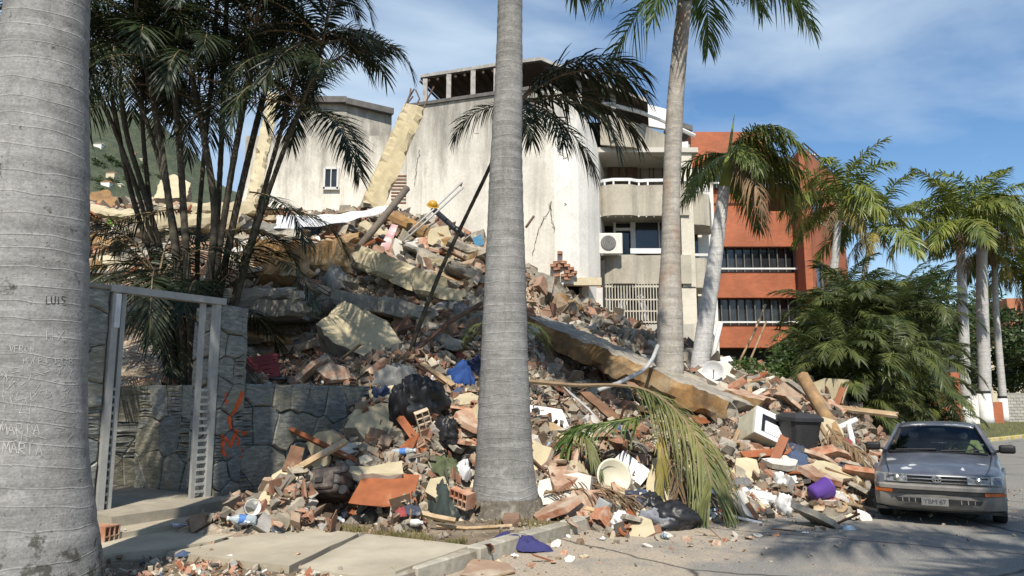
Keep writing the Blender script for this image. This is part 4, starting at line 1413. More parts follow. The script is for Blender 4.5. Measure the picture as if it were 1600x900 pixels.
PI_ = math.pi
ROYAL = frond_set(leaf_royal, rach_g, 3.3, 0.78, 0.022, 62, 0.65, 0.55, 100, [1.25, 0.95, 0.65, 0.35, 0.05, -0.3, -0.7, .5], [1.5, 1.75, 1.8, 1.7, 1.3, 1.0, .7, 1.9])
ROYAL_DEAD = frond_set(leaf_dead, rach_d, 2.9, 0.6, 0.018, 46, 1.1, 0.5, 140, [-0.5, -0.9], [1.0, 0.6], broken=.2)
ROYAL_YEL = frond_set(leaf_yellow, rach_g, 3.1, 0.7, 0.02, 54, 0.9, 0.5, 150, [0.25, -0.2], [1.7, 1.2])
DARK = frond_set(leaf_shaded, rach_d, 2.1, 0.58, 0.0115, 52, 0.4, 0.15, 160, [1.25, 1.0, 0.75, 0.5, 0.2, -0.2, .9, .4], [1.6, 1.7, 1.9, 1.8, 1.5, 1.1, 2.3, 2.2], r0=.018)
DARK_FINE = DARK
leaf_sunny = m_leaf('sunlit_palm_leaf', (0.075, 0.115, 0.02), (0.23, 0.245, 0.05))
ROYAL_UP = frond_set(leaf_sunny, rach_g, 3.6, 0.9, 0.036, 58, 0.55, 0.5, 120, [1.35, 1.15, 0.95, 0.75, 0.5, 0.25, -.1], [1.1, 1.35, 1.5, 1.55, 1.6, 1.45, 1.2])
ROYAL_SUN = frond_set(leaf_sunny, rach_g, 3.0, 0.8, 0.027, 60, 0.75, 0.5, 130, [.75, .45, .2, -.1, -.4], [2.0, 1.9, 1.7, 1.3, 1.0])
ARECA = frond_set(leaf_areca, rach_g, 2.2, 0.62, 0.019, 46, 0.4, 0.12, 180, [1.35, 1.15, 0.95, 0.7, 0.4, 0.1, 1.05, .8], [1.3, 1.6, 1.8, 1.9, 1.7, 1.4, 2.3, 2.2], r0=.02)
ARECA_YEL = frond_set(leaf_yellow, rach_g, 2.0, 0.55, 0.022, 30, 0.6, 0.15, 195, [0.7, .2], [1.9, 1.6], r0=.02)

def put_fronds(parent, at_, variants, count, rng, scale=1.0, start=0.0, tilt=0.1, az=None, name='frond'):
    for k in range(count):
        a = (start + 2.39996 * k + rng.uniform(-.3, .3)) if az is None else az[k]
        me = variants[k % len(variants)]
        o = obj(name, me, parent, at_, (rng.uniform(-tilt, tilt), rng.uniform(-tilt, tilt), a), scale * rng.uniform(.88, 1.1))

def bez(pts, k=24):
    """smooth polyline through points (Catmull-Rom)"""
    out = []
    n = len(pts)
    for i in range(n - 1):
        p0, p1, p2, p3 = pts[max(0, i - 1)], pts[i], pts[i + 1], pts[min(n - 1, i + 2)]
        for j in range(k):
            t = j / k
            out.append(0.5 * ((2 * p1) + (p2 - p0) * t + (2 * p0 - 5 * p1 + 4 * p2 - p3) * t * t + (3 * p1 - p0 - 3 * p2 + p3) * t ** 3))
    out.append(pts[-1])
    return out

def trunk_mesh(path, rads, mat, sides=28, seg=10, rough=0.006, seed=0, ringh=0.004):
    path = [Vector(p) for p in path]
    pts = bez(path, seg)
    rr = bez([Vector((r, 0, 0)) for r in rads], seg)
    rg = random.Random(seed)
    # resample finely so the leaf-scar rings stand out
    vs, fs = [], []
    L = sum((pts[i + 1] - pts[i]).length for i in range(len(pts) - 1))
    stepn = max(12, int(L / 0.055)) if ringh else len(pts)
    cum = [0.0]
    for i in range(len(pts) - 1): cum.append(cum[-1] + (pts[i + 1] - pts[i]).length)
    j = 0
    rows = 0
    for s_ in range(stepn + 1):
        d = L * s_ / stepn
        while j < len(pts) - 2 and cum[j + 1] < d: j += 1
        t = (d - cum[j]) / max(1e-6, cum[j + 1] - cum[j])
        p = pts[j].lerp(pts[j + 1], t); r = rr[j].x + (rr[j + 1].x - rr[j].x) * t
        r += rg.uniform(-ringh, ringh)
        for k in range(sides):
            w = 2 * PI_ * k / sides
            q = 1 + rough * 2 * fbm(math.cos(w) * 1.2, math.sin(w) * 1.2, p.z * .6 + seed)
            vs.append((p.x + r * q * math.cos(w), p.y + r * q * math.sin(w), p.z))
        rows += 1
    for i in range(rows - 1):
        for k in range(sides):
            k2 = (k + 1) % sides
            fs.append((i * sides + k, i * sides + k2, (i + 1) * sides + k2, (i + 1) * sides + k))
    fs.append([(rows - 1) * sides + k for k in range(sides)])
    return mesh('trunk', vs, fs, mat, True)

def palm(name, label, px_path, D, extra_top, mat, crown, seed, shaft=1.0, base_z=0.0, cat='palm tree', group=None, lean_D=0.0, shaft_r=None):
    """px_path: (centre px, py, width px) from the ground up; extra_top metres of trunk above the last point"""
    pts, rads = [], []
    n = len(px_path)
    for i, (x, y, w) in enumerate(px_path):
        d = D + lean_D * i / max(1, n - 1)
        pts.append(P(x, y, d)); rads.append(w / 2 * d / FPX)
    if pts[0].z > base_z:                                  # carry the trunk down to the ground
        dirv = (pts[0] - pts[1]); k = (pts[0].z - base_z + .1) / max(.2, pts[1].z - pts[0].z)
        pts.insert(0, pts[0] + Vector((dirv.x * k * .3, dirv.y * k * .3, -(pts[0].z - base_z + .1)))); rads.insert(0, rads[0] * 1.12)
    if extra_top:
        dirv = (pts[-1] - pts[-2]).normalized()
        pts.append(pts[-1] + dirv * extra_top * .5); rads.append(rads[-1] * .93)
        pts.append(pts[-1] + dirv * extra_top * .5); rads.append(rads[-1] * .88)
    base = Vector((pts[0].x, pts[0].y, base_z))
    t = empty(name, base, 0, label, cat, group)
    loc = [p - base for p in pts]
    tr = obj('trunk', trunk_mesh(loc, rads, mat, seed=seed), t)
    top = loc[-1]; dirv = (loc[-1] - loc[-2]).normalized()
    rt = shaft_r or rads[-1]
    if shaft:
        mb = MB(); mb.tube([top - dirv * .02, top + dirv * shaft * .3, top + dirv * shaft * .7, top + dirv * shaft], [rt * 1.02, rt * 1.1, rt * .85, rt * .5], 16)
        mb.build('crownshaft', shaft_mat, t, smooth=True)
    return t, top + dirv * shaft * .96, base

# --- the four big royal palms along the pavement
t, c1_, b1 = palm('royal_palm', 'huge grey palm trunk covered in carved writing at the left edge', [(22, 1010, 236), (33, 900, 220), (42, 800, 184), (44, 700, 164), (45, 600, 160), (46, 500, 162), (50, 400, 160), (58, 250, 150), (66, 120, 136), (76, 0, 122), (84, -120, 112)], 5.5, 3.4, trunk_scar, None, 11, 1.3)
PALM1, PALM1_TOP = t, c1_
rg = random.Random(1)
put_fronds(t, c1_, ROYAL, 22, rg, 1.1)
t, c2_, b2 = palm('royal_palm', 'tall grey palm trunk with swollen foot in the middle of the rubble', [(789, 800, 112), (789, 770, 100), (788, 720, 88), (788, 600, 77), (789, 480, 69), (790, 380, 61), (791, 250, 52), (795, 120, 45), (797, 0, 41), (799, -110, 39)], 10.1, 1.0, trunk_grey, None, 12, 1.3, base_z=0.08)
PALM2 = t
put_fronds(t, c2_, ROYAL[:5] + ROYAL[7:], 23, rg, 1.12, 0.6)
mb = MB(); mb.lathe([(.62, -.12), (.56, .02), (.53, .08), (.50, .16), (.47, .24)], 60, cap=False)
for p in mb.v:
    q = 1 + .10 * fbm(math.atan2(p.y, p.x) * 7, p.z * 3, 2) + .05 * math.sin(math.atan2(p.y, p.x) * 31 + 9 * fbm(p.x, p.y, 1)); p.x *= q; p.y *= q
mb.build('root_collar', simple('root_mat', (.17, .15, .12), .95, .5, 14.0, .8, .02, dust=(.28, .26, .22)), t, smooth=True)
put_fronds(t, c2_ - Vector((0, 0, .4)), ROYAL_DEAD, 2, rg, .8, 0, az=[-0.15, 1.6], name='dead_frond')
t, c3_, b3 = palm('royal_palm', 'tall palm with brown-stained trunk rising behind the fallen frond', [(1047, 640, 43), (1047, 560, 42), (1047, 500, 40), (1047, 440, 35), (1048, 400, 31), (1049, 300, 28), (1054, 180, 28), (1060, 100, 26), (1070, 0, 24), (1074, -45, 23)], 15.8, 0.0, trunk_warm, None, 13, 0.5)
PALM3 = t
# old leaf bases under its crown
bm_ = simple('old_leaf_bases', (0.13, 0.10, 0.07), 0.9, 0.5, 6.0, 0.6, 0.03)
for k in range(16):
    a = k * 2.4; z = -0.1 - .06 * k
    mb = MB(); mb.add([(.18, -.09, 0), (.18, .09, 0), (.27, .06, .22), (.27, -.06, .22), (.34, 0, .34)], [(0, 1, 2, 3), (3, 2, 4)])
    mb.build('leaf_base', bm_, t, c3_ + Vector((-.02 * k * .3, 0, z - .3)), (0, 0, a))
put_fronds(t, c3_, ROYAL[:4] + ROYAL[7:], 11, rg, 1.0, 0.3)
put_fronds(t, c3_ + Vector((0, 0, -.1)), [ROYAL[6], ROYAL[5], ROYAL[6], ROYAL[4], ROYAL[3]], 5, rg, 1.0, az=[2.9, -2.8, -2.2, -.05, .15])
# hanging fruit strands on the right side
fr_mat = simple('dark_fruit', (0.055, 0.045, 0.03), 0.7, 0.5, 8.0, .2)
for k in range(5):
    mb = MB(); rgf = random.Random(50 + k)
    az = [-.55, -.2, .1, 2.9, 3.3][k]
    for s_ in range(34):
        a0 = az + rgf.uniform(-.35, .35); L = rgf.uniform(.7, 1.25) * (1 if k < 3 else .75)
        p = Vector((0, 0, 0)); pts = [p.copy()]
        for i in range(5):
            f = i / 5
            p = p + Vector((math.cos(a0) * .36 * (1 - f), math.sin(a0) * .36 * (1 - f), .04 - .42 * f)) * L * .95
            pts.append(p.copy())
        mb.tube(pts, .006, 3, cap=False)
        for i in range(2, 6):
            for q in range(3):
                c = pts[i] + Vector((rgf.uniform(-.05, .05), rgf.uniform(-.05, .05), rgf.uniform(-.06, .04)))
                r_ = .015
                mb.add([c + Vector((r_, 0, 0)), c + Vector((-r_, r_, 0)), c + Vector((-r_, -r_, 0)), c + Vector((0, 0, r_ * 1.4)), c - Vector((0, 0, r_ * 1.4))], [(0, 1, 3), (1, 2, 3), (2, 0, 3), (1, 0, 4), (2, 1, 4), (0, 2, 4)])
    mb.build('fruit_cluster', fr_mat, t, c3_ - Vector((0, 0, .45)))
t, c4_, b4 = palm('royal_palm', 'leaning pale palm with green crownshaft in front of the red building', [(1093, 585, 30), (1098, 540, 28), (1106, 480, 26), (1115, 420, 24), (1124, 350, 21), (1132, 292, 18)], 19.6, 0.0, m_trunk('pale_palm_bark', (0.36, 0.35, 0.33), (0.5, 0.49, 0.47), (0.6, 0.59, 0.57)), None, 14, 0.95, shaft_r=.15)
PALM4 = t
put_fronds(t, c4_, ROYAL_SUN, 12, rg, .62, 0.2)
put_fronds(t, c4_, ROYAL_SUN, 9, rg, .8, az=[-.5, -.2, .1, .4, .8, -.9, 1.2, .0, -.35])
put_fronds(t, c4_ - Vector((0, 0, .15)), ROYAL_DEAD, 2, rg, .95, az=[-1.4, -.5], name='dead_frond')
put_fronds(t, c4_ - Vector((0, 0, .1)), ROYAL_YEL, 2, rg, .9, az=[-.3, .15])
mb = MB(); mb.tube([c4_, c4_ + Vector((.1, 0, .6)), c4_ + Vector((.2, 0, 1.15))], [.05, .04, .008], 6); mb.build('spear_leaf', rach_g, t)

# --- the palm across the street, behind the photographer, whose crown shades the road
base = Vector((5.6, -0.6, 0))
t = empty('royal_palm', base, 0, 'tall royal palm across the street, only its frond shadows show on the road', 'palm tree')
obj('trunk', trunk_mesh([(0, 0, -.1), (0, 0, 1), (.05, 0, 5), (.1, 0, 9)], [.45, .38, .33, .24], trunk_grey, seed=3), t)
MB().tube([(.1, 0, 8.95), (.1, 0, 9.6), (.1, 0, 10.3)], [.24, .25, .1], 14).build('crownshaft', shaft_mat, t, smooth=True)
put_fronds(t, (.1, 0, 10.2), ROYAL, 22, rg, 1.15)

# --- palms further down the street
def far_palm(label, path, D, seed, nf=15, sc=1.0, white=None, shaft=.9, group='royal palms further down the street', extra=0):
    t, c, b_ = palm('royal_palm', label, path, D, extra, FAR_TRUNK, None, seed, shaft, group=group)
    rg = random.Random(seed)
    put_fronds(t, c, ROYAL_UP + ROYAL_SUN[:3], nf + 2, rg, sc, rg.uniform(0, 3))
    put_fronds(t, c - Vector((0, 0, .2)), ROYAL_DEAD + ROYAL_YEL, 4, rg, sc * .9, rg.uniform(0, 6), name='old_frond')
    if white:
        p0 = Vector((0, 0, 0)); r_ = path[0][2] / 2 * D / FPX
        zt = white
        MB().tube([(0, 0, 0.02), (0, 0, .4), (.0, 0, zt)], [r_ * 1.22, r_ * 1.12, r_ * 1.07], 14).build('white_paint', white_wash, t, smooth=True)
        MB().tube([(0, 0, zt - .02), (0, 0, zt + .14)], r_ * 1.09, 14).build('black_ring', dark_band, t)
    mb = MB(); mb.tube([c, c + Vector((.05, 0, .8 * sc)), c + Vector((.0, 0, 1.9 * sc))], [.06, .04, .01], 5); mb.build('spear_leaf', rach_g, t)
    return t
FAR_TRUNK = m_trunk('far_palm_bark', (0.30, 0.29, 0.27), (0.42, 0.41, 0.39), (0.52, 0.51, 0.48))
far_palm('palm against the right corner of the red brick building', [(1299, 640, 17), (1298, 560, 16), (1298, 480, 14), (1305, 400, 12), (1310, 345, 11)], 33, 21, 15, .92)
far_palm('slender palm standing clear of the red building against the sky', [(1346, 640, 13), (1348, 540, 11), (1350, 470, 10), (1352, 420, 9), (1362, 375, 8)], 38, 22, 12, 1.0, shaft=.7)
far_palm('leftmost of the three palms with white painted feet', [(1510, 664, 17), (1508, 600, 16), (1506, 520, 15), (1502, 420, 13), (1499, 366, 11)], 45, 23, 17, 1.22, 1.6)
far_palm('thickest of the three palms with white painted feet', [(1542, 666, 19), (1539, 600, 18), (1536, 520, 18), (1534, 430, 16), (1535, 356, 14)], 47, 24, 18, 1.3, 1.9)
far_palm('thin leaning palm with white painted foot at the right', [(1570, 662, 12), (1566, 610, 11), (1561, 550, 10), (1556, 480, 9), (1554, 412, 9)], 50, 25, 15, 1.15, 1.6)
far_palm('palm whose crown fills the right edge behind the painted palms', [(1618, 664, 13), (1612, 600, 12), (1606, 520, 11), (1602, 440, 10)], 52, 26, 15, 1.2)

# --- multi-stemmed clumps
def clump(name, label, stems, D, variants, smat, rng, fs=1.0, nf=7, base_z=0.05, group=None, rad=None, extra=None, emin=.0):
    q = P(stems[0][0][0], stems[0][0][1], D)
    base = Vector((q.x, D, base_z))
    t = empty(name, base, 0, label, 'palm clump', group)
    for k, st_ in enumerate(stems):
        dD = rng.uniform(-.45, .45)
        pts = [P(a, b_, D + dD) - base for a, b_ in st_]
        r_ = (rad or .075) * rng.uniform(.75, 1.15)
        if pts[0].z > 0.05: pts.insert(0, Vector((pts[0].x * .9, pts[0].y * .9, -.05)))
        n_ = len(pts)
        obj('stem', trunk_mesh(pts, [r_ * (1.15 - .35 * i / (n_ - 1)) for i in range(n_)], smat, sides=8, seg=5, seed=k, ringh=0.003), t)
        put_fronds(t, pts[-1], variants, nf, rng, fs, rng.uniform(0, 6), .15)
    if extra:
        for (a, b_, d_, k_, az, s_) in extra:
            obj('frond', variants[k_], t, P(a, b_, d_) - base, (rng.uniform(-.1, .1), 0, az), s_)
    return t
rg = random.Random(77)
left_stems = [
    [(285, 600), (262, 500), (243, 420), (205, 300), (180, 180), (160, 70)],
    [(288, 600), (270, 480), (248, 380), (222, 290), (196, 200), (186, 100)],
    [(270, 600), (258, 480), (246, 400), (230, 280), (222, 170), (226, 60)],
    [(300, 600), (296, 480), (290, 380), (282, 250), (272, 130), (262, 20)],
    [(310, 600), (308, 480), (310, 360), (320, 230), (332, 110), (340, -10)],
    [(330, 600), (332, 480), (340, 340), (347, 200), (352, 60), (356, -40)],
    [(325, 600), (340, 480), (362, 360), (392, 230), (420, 110), (436, -20)],
    [(340, 600), (360, 500), (395, 370), (430, 270), (458, 200), (470, 170)],
    [(335, 600), (355, 500), (385, 400), (412, 300), (440, 200), (470, 90)],
    [(262, 600), (256, 540), (250, 470), (248, 440)],
    [(320, 600), (318, 540), (312, 500)],
    [(290, 600), (280, 450), (262, 300), (240, 160), (212, 30)], [(325, 600), (335, 450), (360, 280), (385, 140), (398, 40)],
    [(300, 600), (290, 470), (268, 330), (236, 210), (205, 130)], [(320, 600), (325, 460), (335, 330), (318, 210), (300, 120)],
    [(345, 600), (375, 450), (420, 300), (468, 170), (505, 70)], [(275, 600), (255, 450), (215, 300), (170, 180), (140, 110)],
]
DARK_A = P(300, 600, 12.6)
extra = [(250, 440, 12.3, 4, -2.0, .7), (300, 470, 12.2, 5, -1.8, .55), (330, 430, 12.4, 4, 2.9, .8), (390, 300, 12.6, 5, -.5, .9), (400, 330, 12.6, 4, 0.2, .9), (410, 400, 12.6, 5, -.4, .8), (300, 330, 12.3, 4, 3.0, .8), (245, 330, 12.4, 5, 3.3, .9), (350, 360, 12.3, 4, .4, .7), (215, 500, 12.0, 5, -.6, .8)]
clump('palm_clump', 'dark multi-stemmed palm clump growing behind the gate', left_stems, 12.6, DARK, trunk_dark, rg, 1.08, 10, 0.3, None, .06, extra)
# thin leaning palm behind the middle trunk
lean = [[(640, 560), (655, 510), (690, 420), (725, 345), (768, 255), (806, 165)]]
LEAN = clump('leaning_palm', 'thin dark palm leaning right out of the rubble behind the middle trunk', lean, 13.6, DARK, trunk_dark, rg, 1.0, 0, 1.5, None, .058)
LEAN['category'] = 'palm tree'
top = P(806, 165, 13.6) - LEAN.location
big = frond_set(leaf_shaded, rach_d, 2.5, 0.8, 0.02, 46, 0.5, 0.2, 260, [0.95, 0.7, 0.45, 0.15, -.2], [1.7, 1.7, 1.6, 1.6, 1.2], r0=.025)
for (k, az, s_) in ((0, 0.0, 1.15), (1, -.25, 1.12), (0, .35, 1.1), (2, .2, 1.12), (3, -.4, 1.0), (4, 0.1, .85), (3, 2.95, .62), (4, -1.5, .6), (1, 1.4, .9), (4, -.9, .75)):
    obj('frond', big[k], LEAN, top, (rg.uniform(-.1, .1), 0, az), s_)
# fronds low beside the middle trunk, a young palm under it
yp = P(832, 545, 12.8)
yt = empty('young_palm', (yp.x - 1.0, 12.9, H(yp.x - 1.0, 12.9)), 0, 'small young palm sprouting just behind the middle trunk', 'palm tree')
MB().tube([(0, 0, -.3), (.3, 0, .5), (.55, 0, .95)], [.06, .05, .04], 7).build('stem', trunk_dark, yt)
for (k, az, s_) in ((5, 0.2, .42), (4, -.4, .42), (5, 3.0, .42), (4, -2.7, .42), (5, -1.6, .35), (3, 1.5, .4)):
    obj('frond', ARECA[k], yt, (.55, 0, .95), (0, 0, az), s_)

# lush clumps by the street on the right
specs = [(1322, 690, 19.5, 415, 50, 'clump of arching palms nearest the black bins'),
         (1340, 700, 17.5, 480, 60, 'broad palm clump directly left of the car'),
         (1385, 690, 20.0, 430, 60, 'tallest palm clump in the roadside thicket'),
         (1428, 682, 23.0, 500, 40, 'palm clump above the car roof before the red wall'),
         (1372, 680, 25.0, 400, 70, 'palm clump deep in the roadside thicket'),
         (1318, 676, 25.5, 430, 60, 'palm clump at the foot of the red building corner'),
         (1400, 668, 31.0, 480, 50, 'palm clump farthest back in the roadside thicket'),
         (1288, 672, 23.0, 530, 30, 'low palm clump beside the broken wooden post')]
for k, (px_, py_, D, top_, sp, lab) in enumerate(specs):
    rgc = random.Random(300 + k)
    q = G(px_, py_)
    stems = []
    y0 = 622 + 1164 * 1.6 / D * .95
    for s_ in range(10):
        tx = px_ + rgc.uniform(-sp, sp); ty = top_ + rgc.uniform(70, 180) * (1 if s_ else .55)
        if s_ > 5: ty = rgc.uniform(530, 650)
        stems.append([(px_ + rgc.uniform(-14, 14), y0), ((px_ * 1.2 + tx * .8) / 2, (y0 * 1.1 + ty * .9) / 2), (tx, ty)])
    clump('palm_clump', lab, stems, D, ARECA + ARECA + ([ARECA_YEL[k % 2]] if k % 3 == 1 else []), trunk_dark, rgc, (.74 * D / 20 if D < 24 else .9) * (.8 if k == 3 else 1), 10, 0.0, 'palm clumps beside the road', .05)

# --- broadleaf shrubs and trees
def leaf_cloud(n, blobs, size, rng, mat, name='crown', thin=.45):
    vs, fs = [], []
    wts = [b_[3] * b_[4] * b_[5] for b_ in blobs]
    for k in range(n):
        b_ = rng.choices(blobs, wts)[0]
        d = Vector((rng.gauss(0, 1), rng.gauss(0, 1), rng.gauss(0, 1))).normalized()
        r_ = rng.random() ** .4 * (1 + .35 * fbm(d.x * 2 + b_[0], d.y * 2, d.z * 2 + b_[1]))
        c = Vector((b_[0] + d.x * b_[3] * r_, b_[1] + d.y * b_[4] * r_, b_[2] + d.z * b_[5] * r_))
        a = Vector((rng.gauss(0, 1), rng.gauss(0, 1), rng.gauss(0, .5))).normalized()
        e = a.orthogonal().normalized(); e.rotate(Matrix.Rotation(rng.uniform(0, 6.3), 3, a))
        s_ = size * rng.uniform(.6, 1.3)
        i = len(vs)
        vs += [c - a * s_, c + e * s_ * thin, c + a * s_, c - e * s_ * thin]
        fs.append((i, i + 1, i + 2, i + 3))
    return mesh(name, vs, fs, mat)
def bush(label, loc, blobs, n, size, seed, mat=leaf_bush, cat='shrub', name='leafy_shrub', trunk_r=.03, h=.6, limbs=5):
    rg = random.Random(seed)
    t = empty(name, loc, 0, label, cat)
    mb = MB()
    mb.tube([(0, 0, -.3), (.02, 0, h * .5), (0.05, 0, h)], [trunk_r, trunk_r * .8, trunk_r * .6], 7)
    for b_ in blobs[:limbs]:
        mb.tube([(.03, 0, h * .6), (b_[0] * .5, b_[1] * .5, (h + b_[2]) * .55), (b_[0], b_[1], b_[2])], [trunk_r * .6, trunk_r * .4, trunk_r * .12], 6)
    mb.build('trunk', bark, t)
    obj('crown', leaf_cloud(n, blobs, size, rg, mat), t)
    return t
bark = simple('brown_bark', (0.13, 0.10, 0.07), 0.9, 0.45, 5.0, .6, .02)
for k, (a, b_, D, s_, lab) in enumerate(((1180, 600, 18.6, 1.0, 'bright green leafy shrub left of the broken wooden post'), (1225, 600, 19.5, 1.2, 'leafy shrub with red flowers behind the broken wooden post'), (1150, 590, 20.5, .9, 'small leafy shrub below the leaning palm'), (1258, 585, 21.5, 1.3, 'leafy shrub before the red brick carport'))):
    q = P(a, b_, D); rgb = random.Random(400 + k)
    bl = [(rgb.uniform(-.8, .8) * s_, rgb.uniform(-.5, .5), rgb.uniform(.0, 1.0) * s_, .45 * s_, .45 * s_, .36 * s_) for _ in range(7)]
    bush(lab, (q.x, q.y, q.z - .5), bl, 1500, .07, 420 + k, h=.5)
for k, (a, b_, D, s_, hh, lab) in enumerate(((1450, 520, 62, 1.0, 9, 'dark broadleaf tree seen between the palms right of the red building'), (1575, 560, 70, 1.1, 8, 'dark broadleaf tree behind the white footed palms'), (1500, 470, 80, 1.2, 11, 'spreading flat-topped tree far behind the thicket'), (1610, 520, 66, 1.0, 7, 'broadleaf tree at the right edge above the cream building'), (1395, 480, 70, 1.0, 9, 'broadleaf tree far behind the slender palm'), (1290, 600, 48, .7, 3, 'broadleaf tree in the shade under the red building'))):
    q = P(a, b_, D); rgb = random.Random(500 + k)
    bl = [(rgb.uniform(-3.4, 3.4) * s_, rgb.uniform(-2, 2) * s_, q.z + rgb.uniform(-2.2, 2.0) * s_, 1.7 * s_, 1.7 * s_, 1.0 * s_) for _ in range(11)]
    bush(lab, (q.x, D, 0), bl, 5200, .22, 520 + k, leaf_tree, 'tree', 'broadleaf_tree', .22, q.z * .7, 9)
for k, (a, b_, s_) in enumerate(((150, 262, 2.6), (168, 252, 2.4), (190, 262, 2.4), (150, 285, 2.2), (176, 286, 2.0), (200, 284, 2.2), (222, 268, 2.4), (240, 280, 2.2), (214, 296, 2.0), (160, 300, 2.0))):
    q = hill_hit(a, b_); rgb = random.Random(600 + k)
    bl = [(rgb.uniform(-4, 4) * s_, rgb.uniform(-3, 3) * s_, (3.5 + rgb.uniform(-2, 2)) * s_, 2 * s_, 2 * s_, 1.5 * s_) for _ in range(7)]
    bush('dark round tree on the far hillside ' + ['left, level with the roofs', 'above the brown roof', 'between the two red roofs', 'low beside the left trunk', 'below the brown roof', 'below the orange roof', 'right of the orange roof', 'farthest right', 'right, just over the rubble', 'lowest left, just over the rubble'][k], q - Vector((0, 0, 2)), bl, 420, .55 * s_, 620 + k, leaf_tree, 'tree', 'broadleaf_tree', .3, 5, 4)

# --- grass tufts on the pavement edge
def grass(name, regions, n, hgt, seed, mat):
    rg = random.Random(seed); vs, fs = [], []
    for k in range(n):
        poly = rg.choice(regions)
        a = rg.random(); b_ = rg.random()
        p0, p1, p2, p3 = poly
        q = (p0.lerp(p1, a)).lerp(p3.lerp(p2, a), b_)
        if fbm(q.x * 2.2, q.y * 2.2, 3) < -.15: continue
        h = hgt * rg.uniform(.4, 1.2); w = .006; az = rg.uniform(0, 6.3)
        dx, dy = math.cos(az), math.sin(az); ln = rg.uniform(.2, .9) * h
        i = len(vs)
        vs += [(q.x - dy * w, q.y + dx * w, q.z - .02), (q.x + dy * w, q.y - dx * w, q.z - .02), (q.x + dx * ln, q.y + dy * ln, q.z + h)]
        fs.append((i, i + 1, i + 2))
    o = obj(name, mesh(name, vs, fs, mat)); return o
def gq(pix, z): return [G(a, b_, z) for a, b_ in pix]
gm = m_leaf('dry_grass', (0.13, 0.12, 0.04), (0.24, 0.2, 0.08), .2, .8)
tag(grass('short_grass', [gq([(520, 822), (700, 835), (690, 850), (560, 832)], .12), gq([(830, 790), (885, 800), (880, 822), (760, 822)], .12), gq([(690, 836), (730, 846), (690, 856), (640, 845)], .13), gq([(560, 890), (600, 880), (640, 892), (610, 898)], .12)], 5200, .05, 9, gm), 'dry short grass at the edge of the pavement slab', 'grass', None, 'stuff')
gm2 = m_leaf('verge_grass', (0.10, 0.13, 0.03), (0.24, 0.25, 0.07), .2, .8)
tag(grass('verge_grass', [gq([(1440, 699), (1600, 683), (1600, 660), (1430, 660)], .05), gq([(1600, 683), (1700, 674), (1700, 655), (1600, 660)], .05)], 9000, .16, 10, gm2), 'rough green grass on the far road verge', 'grass', None, 'stuff')
# ------------------------------------------------------------------ rubble: materials
concrete = simple('raw_concrete', (0.33, 0.30, 0.25), 0.92, 0.45, 5.0, 0.6, 0.02, dust=(0.40, 0.34, 0.255), rnd=0.18)
concrete_d = simple('grey_concrete', (0.30, 0.29, 0.26), 0.92, 0.45, 4.0, 0.6, 0.02, dust=(0.42, 0.38, 0.30), rnd=0.15)
paint_cream = simple('cream_painted_render', (0.51, 0.44, 0.29), 0.9, 0.25, 3.0, 0.4, 0.012, dust=(0.44, 0.37, 0.26), dust_at=(0.54, 0.74), rnd=0.1)
paint_white = simple('white_painted_render', (0.60, 0.57, 0.50), 0.9, 0.2, 3.0, 0.35, 0.01, dust=(0.5, 0.44, 0.35), dust_at=(0.54, 0.74), rnd=0.1)
ochre = simple('ochre_render', (0.36, 0.205, 0.075), 0.92, 0.5, 2.2, 0.6, 0.025, color2=(0.13, 0.085, 0.05), dust=(0.42, 0.35, 0.24), dust_at=(0.55, 0.72))
terra = simple('terracotta', (0.42, 0.18, 0.10), 0.9, 0.35, 6.0, 0.5, 0.012, dust=(0.42, 0.335, 0.25), dust_at=(0.42, 0.66), rnd=0.25)
terra_p = simple('dusty_pink_brick', (0.40, 0.25, 0.17), 0.92, 0.35, 6.0, 0.5, 0.012, dust=(0.46, 0.39, 0.30), dust_at=(0.45, 0.66), rnd=0.2)
wood_r = simple('reddish_board', (0.30, 0.10, 0.04), 0.6, 0.4, 3.0, 0.2, 0.008, dust=(0.46, 0.32, 0.2), dust_at=(0.6, 0.75), rnd=.15)
wood_b = simple('brown_timber', (0.17, 0.09, 0.05), 0.75, 0.5, 4.0, 0.3, 0.01, dust=(0.36, 0.28, 0.2), dust_at=(0.58, 0.72), rnd=.3)
wood_t = simple('tan_timber', (0.40, 0.28, 0.16), 0.8, 0.35, 4.0, 0.3, 0.01, dust=(0.5, 0.42, 0.3), rnd=.2)
steel = simple('rusty_steel', (0.16, 0.10, 0.07), 0.7, 0.5, 9.0, 0.3, 0.004)
grey_metal = simple('grey_pipe', (0.42, 0.42, 0.41), 0.45, 0.25, 5.0, 0.1, 0.004, spec=.5, dust=(0.36, 0.32, 0.26), dust_at=(.55, .7))
def fabric(name, c, rough=.9, dust=True, rnd=.0):
    return simple(name, c, rough, 0.3, 7.0, 0.35, 0.01, spec=.2, dust=(0.42, 0.37, 0.29) if dust else None, dust_at=(0.6, 0.78), rnd=rnd)
black_plastic = simple('black_bag_plastic', (0.022, 0.022, 0.024), 0.42, 0.3, 5.0, 0.3, 0.01, spec=.4, dust=(0.22, 0.2, 0.17), dust_at=(.6, .8))
white_plastic = simple('white_plastic', (0.72, 0.71, 0.68), 0.5, 0.15, 4.0, 0.15, 0.005, spec=.4, dust=(0.52, 0.46, 0.36), dust_at=(.62, .8))

